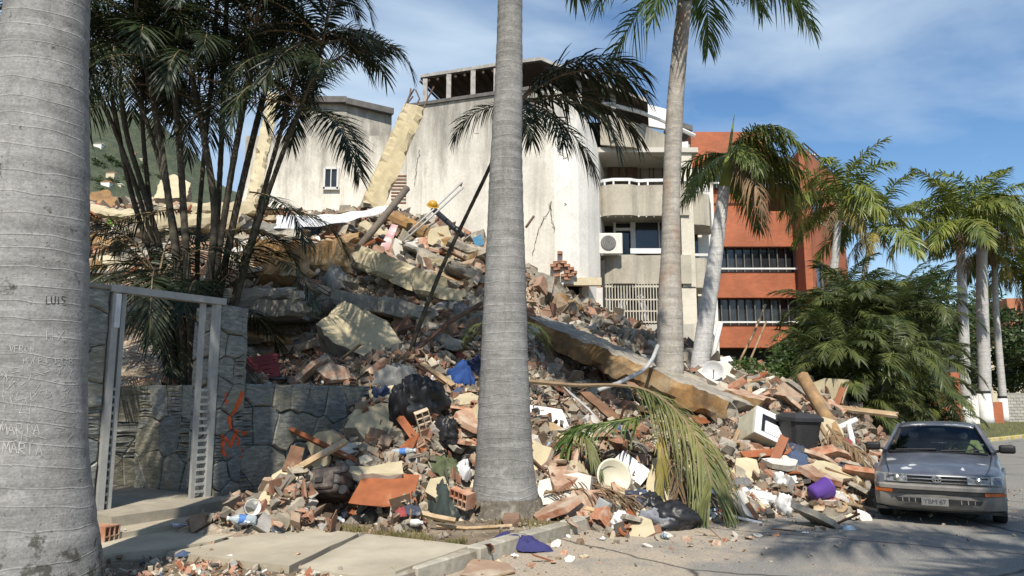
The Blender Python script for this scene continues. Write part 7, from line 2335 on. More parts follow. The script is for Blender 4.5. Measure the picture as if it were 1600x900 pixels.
for k, (pix, lab) in enumerate(((((860, 745, 10.2), (920, 755, 10.0), (990, 778, 9.8)), 'dry brown frond left of the round basin'), (((850, 770, 10.0), (910, 765, 9.9), (960, 785, 9.6)), 'dry brown twigs in front of the round basin'), (((890, 735, 10.4), (940, 765, 10.0), (985, 785, 9.7)), 'dry brown leaf skeleton under the round basin'), (((1000, 690, 10.8), (1050, 690, 10.6), (1060, 770, 10.0)), 'dry grey leaf strands hanging under the large frond'))):
    path_frond(lab, pix, .42, .008, 34, .5, 20 + k, [leaf_dead, rach_d], .02, .05, splay=45, wild=.5)
path_frond('dead grey-green frond draped beside the broken post', [(1292, 664, 13.0), (1312, 690, 12.6), (1330, 730, 12.0), (1345, 756, 11.5)], .62, .012, 40, 1.1, 31, [leaf_dead, rach_d], .025, .1, splay=50, wild=.4)
path_frond('second dead frond trailing towards the car', [(1318, 690, 12.5), (1340, 706, 12.2), (1360, 745, 11.7)], .5, .012, 30, 1.1, 32, [leaf_dead, rach_d], .02, .1, splay=50, wild=.4)
# ------------------------------------------------------------------ loose rubble
MARKS = [(160, 330, 'the red cloth'), (165, 365, 'the lime green cloth'), (150, 425, 'the tan block by the left trunk'), (260, 280, 'the leaning cream slab'), (310, 365, 'the broad cream slab'), (372, 350, 'the bright white sheet'), (410, 260, 'the pale leaning column'), (520, 335, 'the stretched white sheet'), (598, 250, 'the tall yellow column'), (595, 345, 'the thick wooden pole'), (676, 325, 'the yellow helmet'), (685, 372, 'the yellow broken block'), (745, 376, 'the blue panel'),
    (480, 400, 'the ochre beam by the pole'), (630, 430, 'the sunlit cream beam'), (528, 440, 'the pale grey cloth'), (600, 485, 'the grey slab under the cream beam'), (430, 485, 'the stacked grey slabs'), (555, 515, 'the huge tan block'), (690, 440, 'the thin leaning palm'), (640, 545, 'the foot of the thin leaning palm'), (412, 568, 'the red crate'), (456, 590, 'the orange brick on the slate wall'), (615, 580, 'the grey blanket'), (718, 590, 'the bright blue cloth'), (655, 640, 'the large black bag'), (667, 665, 'the cream hollow brick'), (580, 660, 'the big cream chunk'), (490, 690, 'the long reddish bar'), (612, 710, 'the clear water bottle'), (690, 725, 'the mossy carpet'), (722, 735, 'the white cloth by the trunk'), (502, 765, 'the dark suitcase'), (425, 765, 'the tan slab on the slate wall'), (600, 765, 'the orange-brown board'), (694, 775, 'the dark green tarpaulin'), (578, 800, 'the small black box'), (528, 812, 'the two clear bottles'), (388, 800, 'the white pot'), (300, 828, 'the pale blue sheets'), (160, 842, 'the red brick by the left trunk'), (789, 790, 'the middle trunk foot'), (815, 842, 'the navy cloth'), (760, 885, 'the flat brown board on the road'), (330, 885, 'the near edge of the pavement slab'),
    (855, 655, 'the white melamine panel'), (950, 500, 'the upper part of the longest beam'), (1050, 580, 'the lower part of the longest beam'), (900, 545, 'the dark gap under the beam'), (975, 595, 'the bent grey pipe'), (940, 640, 'the slanting door leaf'), (900, 670, 'the darker fallen frond'), (957, 745, 'the round basin'), (995, 735, 'the cream square panel'), (1060, 690, 'the large fallen frond'), (1110, 765, 'the tip of the large frond'), (882, 792, 'the small white cup'), (945, 805, 'the grey metal box'), (1002, 822, 'the two-toned chunk'), (1045, 810, 'the black bag on the road'), (1150, 808, 'the thin white pipe'), (1114, 578, 'the satellite dish'), (1160, 640, 'the end block of the beam'), (1210, 675, 'the white oven'), (1250, 675, 'the first black bin'), (1308, 665, 'the second black bin'), (1265, 610, 'the broken ochre post'), (1165, 735, 'the cream chunk by the frond'), (1225, 718, 'the brown floor slab'), (1145, 772, 'the white jugs'), (1222, 790, 'the knotted white bag'), (1270, 772, 'the purple bucket'), (1305, 785, 'the flattened cardboard'), (1325, 740, 'the pale carton flap'), (1335, 715, 'the dead fronds'), (1365, 735, 'the broken chair pieces'), (1385, 790, 'the car wheel')]
def zone(a, b_):
    m = min(MARKS, key=lambda q: (q[0] - a) ** 2 + 1.6 * (q[1] - b_) ** 2)
    dx, dy = a - m[0], b_ - m[1]
    if abs(dx) > abs(dy): return ('right of ' if dx > 0 else 'left of ') + m[2]
    return ('below ' if dy > 0 else 'above ') + m[2]
KEEP = [(722, 765, 862, 832), (340, 770, 430, 812), (422, 722, 562, 802), (542, 728, 660, 796), (538, 626, 624, 700), (645, 632, 688, 692), (1164, 640, 1292, 706), (926, 700, 1022, 776), (1200, 755, 1292, 806), (818, 624, 910, 702), (608, 600, 700, 665), (595, 562, 642, 602), (700, 565, 745, 612), (1040, 600, 1142, 790), (995, 775, 1085, 835), (492, 465, 632, 565), (1138, 708, 1192, 758), (383, 540, 440, 605), (660, 740, 725, 812), (1120, 755, 1205, 795), (775, 820, 855, 862), (840, 500, 1120, 650), (668, 700, 740, 760), (585, 690, 640, 725)]
# (polygon in the photo, weight)
REG = [
    ([(440, 800), (545, 640), (600, 600), (745, 580), (745, 790), (640, 815), (480, 815)], 3.4),
    ([(385, 602), (545, 602), (640, 570), (745, 560), (745, 480), (700, 470), (600, 560), (430, 560)], 1.8),
    ([(830, 800), (830, 600), (1000, 640), (1130, 690), (1130, 810), (1000, 835), (880, 825)], 3.2),
    ([(1130, 800), (1120, 660), (1200, 640), (1340, 690), (1385, 760), (1340, 800)], 4.2),
    ([(1110, 650), (1120, 590), (1260, 600), (1330, 650), (1300, 690), (1180, 670)], 1.4),
    ([(400, 430), (430, 350), (560, 335), (740, 385), (745, 470), (690, 500), (600, 430), (480, 420)], 2.2),
    ([(134, 440), (136, 305), (250, 310), (420, 350), (410, 450), (300, 450)], 2.4),
    ([(830, 600), (830, 520), (900, 540), (1110, 650), (1100, 690), (1000, 640)], 1.0),
    ([(830, 450), (870, 440), (1010, 530), (1150, 600), (1140, 625), (1000, 565)], 1.2),
    ([(860, 850), (900, 828), (1100, 835), (1360, 805), (1340, 830), (1100, 860)], .7),
    ([(150, 862), (160, 830), (420, 810), (520, 835), (460, 895), (260, 898)], .12),
    ([(700, 885), (760, 862), (900, 850), (960, 880), (800, 898)], .35),
]
def in_poly(a, b_, poly):
    c = False
    for i in range(len(poly)):
        p, q = poly[i], poly[i - 1]
        if (p[1] > b_) != (q[1] > b_) and a < (q[0] - p[0]) * (b_ - p[1]) / (q[1] - p[1]) + p[0]: c = not c
    return c
for o, a, b_, w in SLAB_TODO: tag(o, '%s tumbled slab lying %s' % (w, zone(a, b_)), 'slab', 'tumbled slabs in the rubble')
RGS = random.Random(2024)
def sample_px():
    while True:
        poly, w = RGS.choices(REG, [r_[1] for r_ in REG])[0]
        xs = [p[0] for p in poly]; ys = [p[1] for p in poly]
        a, b_ = RGS.uniform(min(xs), max(xs)), RGS.uniform(min(ys), max(ys))
        if in_poly(a, b_, poly) and (RGS.random() < .03 or not any(k[0] < a < k[2] and k[1] < b_ < k[3] for k in KEEP)): return a, b_

KINDS = [
    ('concrete_chunk', [chunk_mesh(k, [concrete] if k % 3 else [concrete, paint_cream]) for k in range(10)], 'concrete lump', ['rough cream-topped', 'rough beige', 'angular beige'], 'rubble chunk', 230, (.12, .62), .25),
    ('brick_shard', [shard_mesh(k, terra if k % 2 else terra_p) for k in range(10)], 'ribbed brick shard', ['dusty pink', 'orange'], 'brick shard', 270, (.12, .28), .02),
    ('plaster_slab', [plate_mesh(k, [[concrete, paint_cream], [terra_p, paint_white], [terra_p, paint_cream], [concrete, paint_white], [terra, terra_p]][k % 5], .11, .7) for k in range(10)], 'broken plaster slab', ['grey-backed cream', 'brick-backed white', 'brick-backed cream', 'grey-backed white', 'pinkish'], 'plaster slab', 280, (.16, .85), .03),
    ('timber_piece', [plank_mesh(k, [wood_b, wood_t, wood_r][k % 3], 1.0, .05 + .04 * (k % 3), .03) for k in range(9)], 'splintered timber length', ['narrow dark brown', 'tan', 'wide reddish'], 'timber', 190, (.35, 1.1), .03),
    ('roof_tile', [tile_mesh(k, terra) for k in range(4)], 'clay roof tile piece', ['curved'], 'roof tile', 50, (.26, .42), .0),
    ('cloth', [crumple_mesh(40 + k, fabric('rag_%d' % k, c_), 1, .8, .4, 9) for k, c_ in enumerate([(.5, .48, .45), (.06, .07, .1), (.3, .07, .07), (.07, .10, .17), (.42, .36, .26), (.18, .18, .18)])], 'crumpled rag', ['off-white', 'dark', 'dull red', 'dull blue', 'tan', 'grey'], 'cloth', 70, (.18, .5), .0),
    ('paper_sheet', [paper_mesh(k, [simple('white_paper', (.72, .71, .68), .85, .1), simple('cream_paper', (.62, .55, .42), .85, .2)][k % 2], 1, .7, curl=.16) for k in range(6)], 'scrap of paper', ['white', 'cream'], 'paper', 120, (.1, .28), .06),
    ('plastic_scrap', [crumple_mesh(80 + k, [white_plastic, simple('pale_blue_plastic', (.3, .42, .52), .4, .2), black_plastic, simple('clear_wrap', (.55, .58, .6), .3, .2)][k % 4], 1, .7, .35, 7) for k in range(4)], 'plastic film', ['crumpled white', 'crumpled blue', 'crumpled black', 'crumpled clear'], 'plastic', 64, (.1, .22), .0),
    ('hollow_brick', [hollow_brick_mesh(terra_p if k % 2 else terra, .8, .75, .55, 3, 2, broken=1) for k in range(4)], 'broken hollow brick', ['orange', 'dusty pink'], 'brick', 26, (.2, .3), .1),
]
# two spots that stay clear: the gateway step and the paving slab's middle
for name, meshes, phrase, looks, cat, count, (s0, s1), sink in KINDS:
    for k in range(count):
        a, b_ = sample_px()
        p = hit(a, b_)
        if p is None: continue
        far = p.y > 16
        s_ = s0 + (s1 - s0) * RGS.random() ** 2.3
        if far: s_ = s_ * 1.7
        if b_ > 830 or (a < 545 and b_ > 805):
            s_ = min(s_, s0 * 1.1) * .8
        if UV(p)[1] < -8 and UV(p)[0] < 6.1: continue
        nrm = slope_normal(p)
        q = Vector((0, 0, 1)).rotation_difference(nrm)
        tl = .75 if name not in ('cloth', 'paper_sheet', 'plastic_scrap') else .3
        M = q.to_matrix() @ Matrix.Rotation(RGS.uniform(0, 6.28), 3, 'Z') @ Matrix.Rotation(RGS.gauss(0, tl * .6), 3, 'X') @ Matrix.Rotation(RGS.gauss(0, tl * .6), 3, 'Y')
        o = obj(name, meshes[k % len(meshes)], None, p + nrm * (s_ * .12 - sink * s_), M.to_euler(), s_)
        zn = zone(a, b_)
        sz = 'large' if s_ > s0 + .45 * (s1 - s0) else ('small' if s_ < s0 + .12 * (s1 - s0) else 'medium')
        tag(o, '%s %s %s %s' % (sz, looks[(k % len(meshes)) % len(looks)], phrase, zn), cat, '%s pieces in the rubble' % phrase)

# ------------------------------------------------------------------ fine rubble nobody could count
def frag_templates(n, seed, th=(.1, .5), w=(.4, .9)):
    """angular bits: skewed boxes with knocked corners"""
    rg = random.Random(seed); out = []
    fc = [(0, 2, 1), (0, 3, 2), (4, 5, 6), (4, 6, 7), (0, 1, 5), (0, 5, 4), (1, 2, 6), (1, 6, 5), (2, 3, 7), (2, 7, 6), (3, 0, 4), (3, 4, 7)]
    for k in range(n):
        W, T = rg.uniform(*w), rg.uniform(*th)
        vs = []
        for z in (-.5, .5):
            for x, y in ((-.5, -.5), (.5, -.5), (.5, .5), (-.5, .5)):
                vs.append((x * rg.uniform(.45, 1.1), y * W * rg.uniform(.45, 1.1), z * T * rg.uniform(.6, 1.1)))
        out.append((np.array(vs), np.array(fc)))
    return out
def rot_mats(n, rs):
    q = rs.normal(size=(n, 4)); q /= np.linalg.norm(q, axis=1)[:, None]
    w, x, y, z = q.T
    return np.stack([np.stack([1 - 2 * (y * y + z * z), 2 * (x * y - z * w), 2 * (x * z + y * w)], 1), np.stack([2 * (x * y + z * w), 1 - 2 * (x * x + z * z), 2 * (y * z - x * w)], 1), np.stack([2 * (x * z - y * w), 2 * (y * z + x * w), 1 - 2 * (x * x + y * y)], 1)], 1)
def stuff(name, label, P3, size, cols, temps, seed, flat_on=None):
    rs = np.random.RandomState(seed)
    n = len(P3)
    Rm = rot_mats(n, rs)
    V, F, C = [], [], []
    off = 0
    kind = rs.randint(0, len(temps), n)
    for t_ in range(len(temps)):
        idx = np.nonzero(kind == t_)[0]
        if not len(idx): continue
        tv, tf = temps[t_]
        vv = np.einsum('nij,vj->nvi', Rm[idx], tv) * size[idx][:, None, None] + P3[idx][:, None, :]
        nv = len(tv)
        V.append(vv.reshape(-1, 3))
        F.append((tf[None] + (off + np.arange(len(idx)) * nv)[:, None, None]).reshape(-1, 3))
        C.append(np.repeat(cols[idx], nv, axis=0))
        off += len(idx) * nv
    V = np.concatenate(V); F = np.concatenate(F); C = np.concatenate(C)
    me = bpy.data.meshes.new(name)
    me.vertices.add(len(V)); me.vertices.foreach_set('co', V.ravel())
    me.loops.add(F.size); me.loops.foreach_set('vertex_index', F.ravel().astype(np.int32))
    me.polygons.add(len(F)); me.polygons.foreach_set('loop_start', (np.arange(len(F)) * 3).astype(np.int32))
    at = me.attributes.new('tint', 'FLOAT_COLOR', 'POINT')
    at.data.foreach_set('color', np.concatenate([C, np.ones((len(C), 1))], 1).ravel())
    me.polygons.foreach_set('use_smooth', np.zeros(len(F), bool))
    me.update(calc_edges=True); me.validate()
    set_mat(me, MATS['fragment'])
    o = obj(name, me)
    return tag(o, label, 'rubble', None, 'stuff')
vcol_mat('fragment')
PAL = np.array([(.55, .49, .38), (.48, .42, .32), (.40, .36, .29), (.33, .30, .25), (.62, .57, .47), (.43, .20, .12), (.48, .27, .18), (.40, .16, .09), (.52, .36, .25), (.68, .65, .58), (.20, .12, .07), (.10, .09, .08), (.14, .14, .15), (.72, .71, .69), (.25, .17, .10), (.16, .22, .32)])
PW = np.array([.13, .13, .09, .06, .06, .08, .10, .05, .13, .03, .09, .05, .03, .01, .06, .002]); PW /= PW.sum()
rs = np.random.RandomState(5)
def near_front(n, x0, x1, y0, y1):
    x = rs.uniform(x0, x1, n); y = rs.uniform(y0, y1, n)
    return x, y
T1_ = frag_templates(9, 1, (.4, .8)) + frag_templates(14, 2, (.08, .25)) + frag_templates(7, 3, (.08, .2), (.12, .3))
def build_stuff(name, label, n, box, smin, smax, power, seed, only_mound=True, road=False):
    x, y = near_front(n, *box)
    h = SURF(x, y); hm = HN(x, y)
    v = x * RV.x + y * RV.y; u = x * DV.x + y * DV.y
    ok = np.ones(n, bool)
    g = np.where(v < KV, .125, 0.0)
    if road:
        d = g - hm                                        # depth of the buried mound = distance out from the toe
        ok &= (hm < g + .02) & (rs.random(n) < np.exp(-np.maximum(0, d) * 4.5) * 1.0)
    else:
        ok &= hm > g - .01
    ok &= ~((v < -8.2) & (u < 6.2))
    ok &= y > 6
    x, y, h = x[ok], y[ok], h[ok]
    m = len(x)
    s_ = smin + (smax - smin) * rs.random(m) ** power
    mn = np.array([MN(p, q) for p, q in zip(x, y)]) + .05 if not road else 0.0
    P3 = np.stack([x, y, np.maximum(h + mn, h * 0 + .0) + s_ * rs.uniform(-.15, .3, m)], 1)
    c = (PAL[rs.choice(len(PAL), m, p=PW)] * .72 + .28 * np.array([.42, .35, .26])) * rs.uniform(.42, .95, (m, 1))
    return stuff(name, label, P3, s_, np.clip(c, 0, 1), T1_, seed)
build_stuff('fine_rubble', 'small brick and plaster crumbs covering the near slope', 40000, (-4.5, 8.5, 8.3, 16), .03, .26, 3.2, 1)
build_stuff('coarse_rubble', 'broken brick and concrete bits covering the high heap', 20000, (-15, 11, 15, 30), .09, .6, 2.8, 2)
build_stuff('road_crumbs', 'brick crumbs and grit scattered over road and pavement', 26000, (-4.5, 9, 6.0, 14), .012, .07, 3.0, 3, road=True)
# pinkish crumbs on the near pavement edge
def crumbs(pix, n, z, seed, s0, s1):
    rs2 = np.random.RandomState(seed); pts = []
    while len(pts) < n:
        a = rs2.uniform(min(p[0] for p in pix), max(p[0] for p in pix)); b_ = rs2.uniform(min(p[1] for p in pix), max(p[1] for p in pix))
        if in_poly(a, b_, pix) and fbm(a * .03, b_ * .06, 1) > -.25: pts.append(G(a, b_, z))
    s_ = s0 + (s1 - s0) * rs2.random(n) ** 2.5
    P3 = np.array([[p.x, p.y, p.z + .25 * k] for p, k in zip(pts, s_)])
    c = PAL[rs2.choice(len(PAL), n, p=PW)]
    return stuff('pavement_crumbs', 'plaster and brick crumbs on the bare earth before the pavement slab', P3, s_, c, T1_, seed)
crumbs([(160, 895), (280, 868), (340, 866), (455, 890), (560, 898), (500, 930), (150, 940)], 900, .12, 11, .01, .09)
# ------------------------------------------------------------------ the parked car with two people
def m_carpaint():
    m, n, l, b = _nt('worn_blue_grey_paint')
    v = coords(n, l)
    f = nz(n, l, v, 2.2, 7, .62)
    col = ramp(n, l, f, [(.35, (.06, .066, .082)), (.55, (.095, .102, .122)), (.75, (.17, .178, .195))])
    sep = n.new('ShaderNodeSeparateXYZ'); l.new(v, sep.inputs[0])
    wob = nz(n, l, v, 11.0, 5, .6)
    tot = None
    for (x, y, rx, ry) in ((-.40, -.50, .13, .07), (-.30, -.36, .09, .06), (.33, -.45, .035, .09), (-.63, .1, .10, .20), (-.28, 1.19, .22, .04), (.25, 1.2, .2, .03), (.55, -.1, .12, .04)):
        cx = n.new('ShaderNodeMath'); cx.operation = 'MULTIPLY_ADD'; l.new(sep.outputs['X'], cx.inputs[0]); cx.inputs[1].default_value = 1 / rx; cx.inputs[2].default_value = -x / rx
        cy = n.new('ShaderNodeMath'); cy.operation = 'MULTIPLY_ADD'; l.new(sep.outputs['Y'], cy.inputs[0]); cy.inputs[1].default_value = 1 / ry; cy.inputs[2].default_value = -y / ry
        cb = n.new('ShaderNodeCombineXYZ'); l.new(cx.outputs[0], cb.inputs[0]); l.new(cy.outputs[0], cb.inputs[1])
        ln = n.new('ShaderNodeVectorMath'); ln.operation = 'LENGTH'; l.new(cb.outputs[0], ln.inputs[0])
        ad = n.new('ShaderNodeMath'); ad.operation = 'MULTIPLY_ADD'; l.new(wob, ad.inputs[0]); ad.inputs[1].default_value = 2.6; l.new(ln.outputs['Value'], ad.inputs[2])
        if tot is None: tot = ad.outputs[0]
        else:
            mn = n.new('ShaderNodeMath'); mn.operation = 'MINIMUM'; l.new(tot, mn.inputs[0]); l.new(ad.outputs[0], mn.inputs[1]); tot = mn.outputs[0]
    mask = n.new('ShaderNodeMapRange'); mask.inputs['From Min'].default_value = 2.0; mask.inputs['From Max'].default_value = 1.8
    l.new(tot, mask.inputs['Value'])
    zt = n.new('ShaderNodeMath'); zt.operation = 'GREATER_THAN'; l.new(sep.outputs['Z'], zt.inputs[0]); zt.inputs[1].default_value = .7
    mm = n.new('ShaderNodeMath'); mm.operation = 'MULTIPLY'; l.new(mask.outputs[0], mm.inputs[0]); l.new(zt.outputs[0], mm.inputs[1])
    col = mixc(n, l, mm.outputs[0], col, (.62, .61, .58))
    dust = nz(n, l, v, 1.1, 6, .6)
    col = mixc(n, l, ramp(n, l, dust, [(.45, (0, 0, 0)), (.75, (.22, .22, .22))]), col, (.26, .25, .23))
    l.new(col, b.inputs['Base Color'])
    b.inputs['Metallic'].default_value = .25
    b.inputs['Roughness'].default_value = .34
    b.inputs['Coat Weight'].default_value = .5; b.inputs['Coat Roughness'].default_value = .12
    bump(n, l, b, nz(n, l, v, 3.0, 3), .04, .02)
    return m
carpaint = m_carpaint()
bump_m = simple('faded_bumper', (.24, .225, .205), .5, .3, 5.0, .15, .004, spec=.45, dust=(.33, .3, .26), dust_at=(.55, .75), metal=.2)
black_trim = simple('black_trim', (.018, .018, .018), .55, .3, 6.0, .1, spec=.35)
chrome = simple('dull_chrome', (.62, .61, .58), .22, .15, 5.0, .03, metal=.85)
amber = simple('amber_lens', (.48, .11, .02), .3, .25, 9.0, .05, spec=.5)
lens_m = simple('headlight_lens', (.30, .31, .30), .08, .35, 22.0, .12, spec=.8, color2=(.06, .062, .06))
lens_o = simple('corner_lens', (.46, .46, .42), .2, .3, 14.0, .05, spec=.6)
tyre_m = simple('tyre_rubber', (.02, .02, .02), .85, .3, 9.0, .2)
seat_m = fabric('seat_fabric', (.05, .052, .058), dust=False)
interior = simple('dark_interior', (.03, .03, .032), .8, .3, 4.0, .1)
def m_glass_car():
    m, n, l, b = _nt('windscreen_glass')
    out = n['Material Output']
    tr = n.new('ShaderNodeBsdfTransparent'); tr.inputs[0].default_value = (.52, .57, .56, 1)
    gl = n.new('ShaderNodeBsdfGlossy'); gl.inputs['Roughness'].default_value = .03
    l.new(ramp(n, l, nz(n, l, coords(n, l), 3.0, 4), [(.3, (.8, .8, .8)), (.7, (1, 1, 1))]), gl.inputs['Color'])
    fr = n.new('ShaderNodeFresnel'); fr.inputs['IOR'].default_value = 1.5
    mx = n.new('ShaderNodeMixShader'); l.new(fr.outputs[0], mx.inputs[0]); l.new(tr.outputs[0], mx.inputs[1]); l.new(gl.outputs[0], mx.inputs[2])
    l.new(mx.outputs[0], out.inputs['Surface'])
    return m
carglass = m_glass_car()

wl_, wr_ = G(1391, 805), G(1556, 815)
mid = (wl_ + wr_) / 2
CAR_A = math.atan((1492 - 800) / FPX)
car = empty('car', (mid.x, mid.y, 0), -CAR_A, 'worn blue-grey sedan with peeling white spots on its bonnet', 'car')
car.scale = (.905, .905, .905)
def sec(y, wsh, zsh, zc, zb=.2, wmid=.842):
    """half section: sill, lower side, mid side, upper side, shoulder, top mid, centre"""
    return [Vector((x, y, z)) for x, z in ((wmid - .09, zb), (wmid - .02, max(zb + .08, .32)), (wmid, max(zb + .13, .52)), (wmid - .015, zsh - .10), (wsh, zsh), (wsh * .62, zc - .02), (0.0, zc))]
secs = [sec(-.74, .70, .655, .675, .30, .76), sec(-.68, .755, .70, .72, .26, .80), sec(-.5, .78, .735, .765, .24, .83), sec(-.37, .79, .76, .80, .24), sec(-.33, .79, .77, .81, .50), sec(-.18, .79, .79, .835, .62), sec(0, .79, .81, .855, .66), sec(.18, .79, .83, .88, .62), sec(.33, .79, .85, .90, .50), sec(.37, .79, .855, .905, .22), sec(.60, .79, .90, .95, .2)]
cab = [sec(y, .79, .93, .95, .2) for y in (.75, 1.3, 1.9, 2.12)] + [sec(2.16, .79, .93, .95, .5), sec(2.45, .79, .93, .95, .66), sec(2.74, .79, .93, .95, .5)]
trunk_s = [sec(2.80, .78, .93, .965, .22), sec(3.0, .77, .92, .95, .22), sec(3.3, .74, .90, .93, .25), sec(3.42, .68, .84, .86, .3, .78)]
allsec = secs + cab + trunk_s
mb = MB(); idxs = []
for s_ in allsec:
    row = []
    for p in s_: row.append(len(mb.v)); mb.v.append(p.copy())
    for p in s_[:-1][::-1]: row.append(len(mb.v)); mb.v.append(Vector((-p.x, p.y, p.z)))
    idxs.append(row)
c0, c1 = len(secs) - 1, len(secs) + len(cab)
for i in range(len(allsec) - 1):
    for k in range(12):
        if c0 <= i < c1 and 4 <= k <= 7: continue
        if c0 <= i < c1 and k in (3, 8): pass
        mb.f.append([idxs[i][k], idxs[i + 1][k], idxs[i + 1][k + 1], idxs[i][k + 1]]); mb.m.append(0)
mb.f.append(idxs[0][::-1]); mb.m.append(0); mb.f.append(idxs[-1]); mb.m.append(0)
body = mb.build('body', carpaint, car, smooth=True)
md = body.modifiers.new('subdivision', 'SUBSURF'); md.levels = 2; md.render_levels = 2
sd = body.modifiers.new('solid', 'SOLIDIFY'); sd.thickness = .02; sd.offset = -1
# bonnet shut lines
for sx in (-1, 1):
    MB().tube([(sx * .60, -.69, .722), (sx * .66, -.3, .797), (sx * .70, .2, .872), (sx * .72, .55, .925)], .005, 4).build('bonnet_gap', black_trim, body)
MB().tube([(-.62, -.755, .662), (-.3, -.765, .674), (.3, -.765, .674), (.62, -.755, .662)], .006, 4).build('bonnet_gap', black_trim, body)
# roof and pillars
def strip(a, b_, w0, w1, t=.03):
    a, b_ = Vector(a), Vector(b_); d = (b_ - a).normalized(); s_ = d.cross(Vector((0, 1, 0))); s_ = d.cross(Vector((1, 0, 0)))
    s_.normalize(); x = Vector((1, 0, 0))
    m = MB()
    vs = []
    for p, w in ((a, w0), (b_, w1)):
        vs += [p - s_ * w - x * t, p + s_ * w - x * t, p + s_ * w + x * t, p - s_ * w + x * t]
    m.add(vs, [(0, 1, 5, 4), (1, 2, 6, 5), (2, 3, 7, 6), (3, 0, 4, 7), (3, 2, 1, 0), (4, 5, 6, 7)])
    return m
rf = MB(); ri = []
for (y, w, ze, zc) in ((1.16, .545, 1.315, 1.335), (1.24, .56, 1.335, 1.36), (1.6, .575, 1.35, 1.385), (2.0, .57, 1.345, 1.38), (2.28, .55, 1.32, 1.35), (2.36, .535, 1.29, 1.315)):
    row = []
    for f in (-1, -.82, -.45, 0, .45, .82, 1):
        row.append(len(rf.v)); rf.v.append(Vector((f * w, y, zc - (zc - ze) * abs(f) ** 2.2 - (.03 if abs(f) == 1 else 0))))
    ri.append(row)
for i in range(5):
    for k in range(6): rf.f.append([ri[i][k], ri[i][k + 1], ri[i + 1][k + 1], ri[i + 1][k]]); rf.m.append(0)
roof = rf.build('roof', carpaint, car, smooth=True)
for mdn in (('SUBSURF', 2), ('SOLIDIFY', 0)):
    q = roof.modifiers.new(mdn[0].lower(), mdn[0])
    if mdn[1]: q.levels = 2; q.render_levels = 2
    else: q.thickness = .035; q.offset = -1
for sx in (-1, 1):
    strip((sx * .735, .56, .925), (sx * .55, 1.19, 1.325), .032, .03, .02).build('front_pillar', carpaint, car)
    strip((sx * .79, 1.62, .92), (sx * .575, 1.66, 1.34), .04, .035, .018).build('middle_pillar', carpaint, car)
    strip((sx * .72, 2.80, .95), (sx * .545, 2.32, 1.31), .10, .05, .02).build('rear_pillar', carpaint, car)
    # side glass
    for (y0, y1, t0, t1) in ((.68, 1.58, 1.22, 1.62), (1.66, 2.66, 1.68, 2.28)):
        MB().add([(sx * .785, y0, .93), (sx * .785, y1, .93), (sx * .565, t1, 1.315), (sx * .560, t0, 1.305)], [(0, 1, 2, 3)]).build('side_window', carglass, car)
    # mirrors
    m = MB(); rbox(m, -.11, .11, -.05, .05, -.065, .065, .045, 3, 0, Matrix.Translation((sx * .93, .78, .99)))
    mr = m.build('wing_mirror', black_trim, car, smooth=True)
    MB().tube([(sx * .78, .80, .95), (sx * .85, .78, .965)], .025, 6).build('mirror_stalk', black_trim, mr)
def curved_pane(name, lo, hi, wl, wh, bow, mat, n=8):
    m = MB(); vs, fs = [], []
    for j in range(4):
        f = j / 3
        y = lo[0] + (hi[0] - lo[0]) * f; z = lo[1] + (hi[1] - lo[1]) * f; w = wl + (wh - wl) * f
        for i in range(n + 1):
            g = i / n * 2 - 1; vs.append((g * w, y + bow * (g * g), z + .012 * math.sin(f * PI_)))
    for j in range(3):
        for i in range(n): a = j * (n + 1) + i; fs.append((a, a + 1, a + n + 2, a + n + 1))
    m.add(vs, fs); return m.build(name, mat, car, smooth=True)
curved_pane('windscreen', (.53, .935), (1.17, 1.325), .72, .545, .08, carglass)
curved_pane('rear_window', (2.86, .96), (2.36, 1.305), .68, .53, -.06, carglass)
MB().box(-.68, .68, .50, .60, .925, .938).build('cowl', black_trim, car)
for (x0, x1) in ((-.58, -.02), (.05, .62)):
    w_ = MB().tube([(x0, .53, .955), ((x0 + x1) / 2, .545, .966), (x1, .56, .975)], .011, 5).build('wiper', black_trim, car)
# front: grille, lamps, bumper
fb = MB(); fi = []
prof = [(.20, -.70), (.24, -.80), (.33, -.85), (.39, -.858), (.425, -.862), (.44, -.845), (.475, -.845), (.49, -.872), (.535, -.872), (.555, -.85), (.565, -.76)]
xs = [-.835, -.825, -.80, -.74, -.62, -.4, 0, .4, .62, .74, .80, .825, .835]
pull = [.62, .38, .22, .12, .06, .015, 0, .015, .06, .12, .22, .38, .62]
for (z, y) in prof:
    row = []
    for x, pl in zip(xs, pull):
        row.append(len(fb.v)); fb.v.append(Vector((x, y + pl, z)))
    fi.append(row)
for i in range(len(prof) - 1):
    for k in range(12):
        fb.f.append([fi[i][k], fi[i][k + 1], fi[i + 1][k + 1], fi[i + 1][k]]); fb.m.append(1 if prof[i][0] in (.44,) else 0)
bumper = fb.build('front_bumper', [bump_m, black_trim], car)
smooth_by_angle(bumper.data, .5)
MB().box(-.56, .56, -.866, -.835, .436, .478).build('rub_strip', black_trim, bumper)
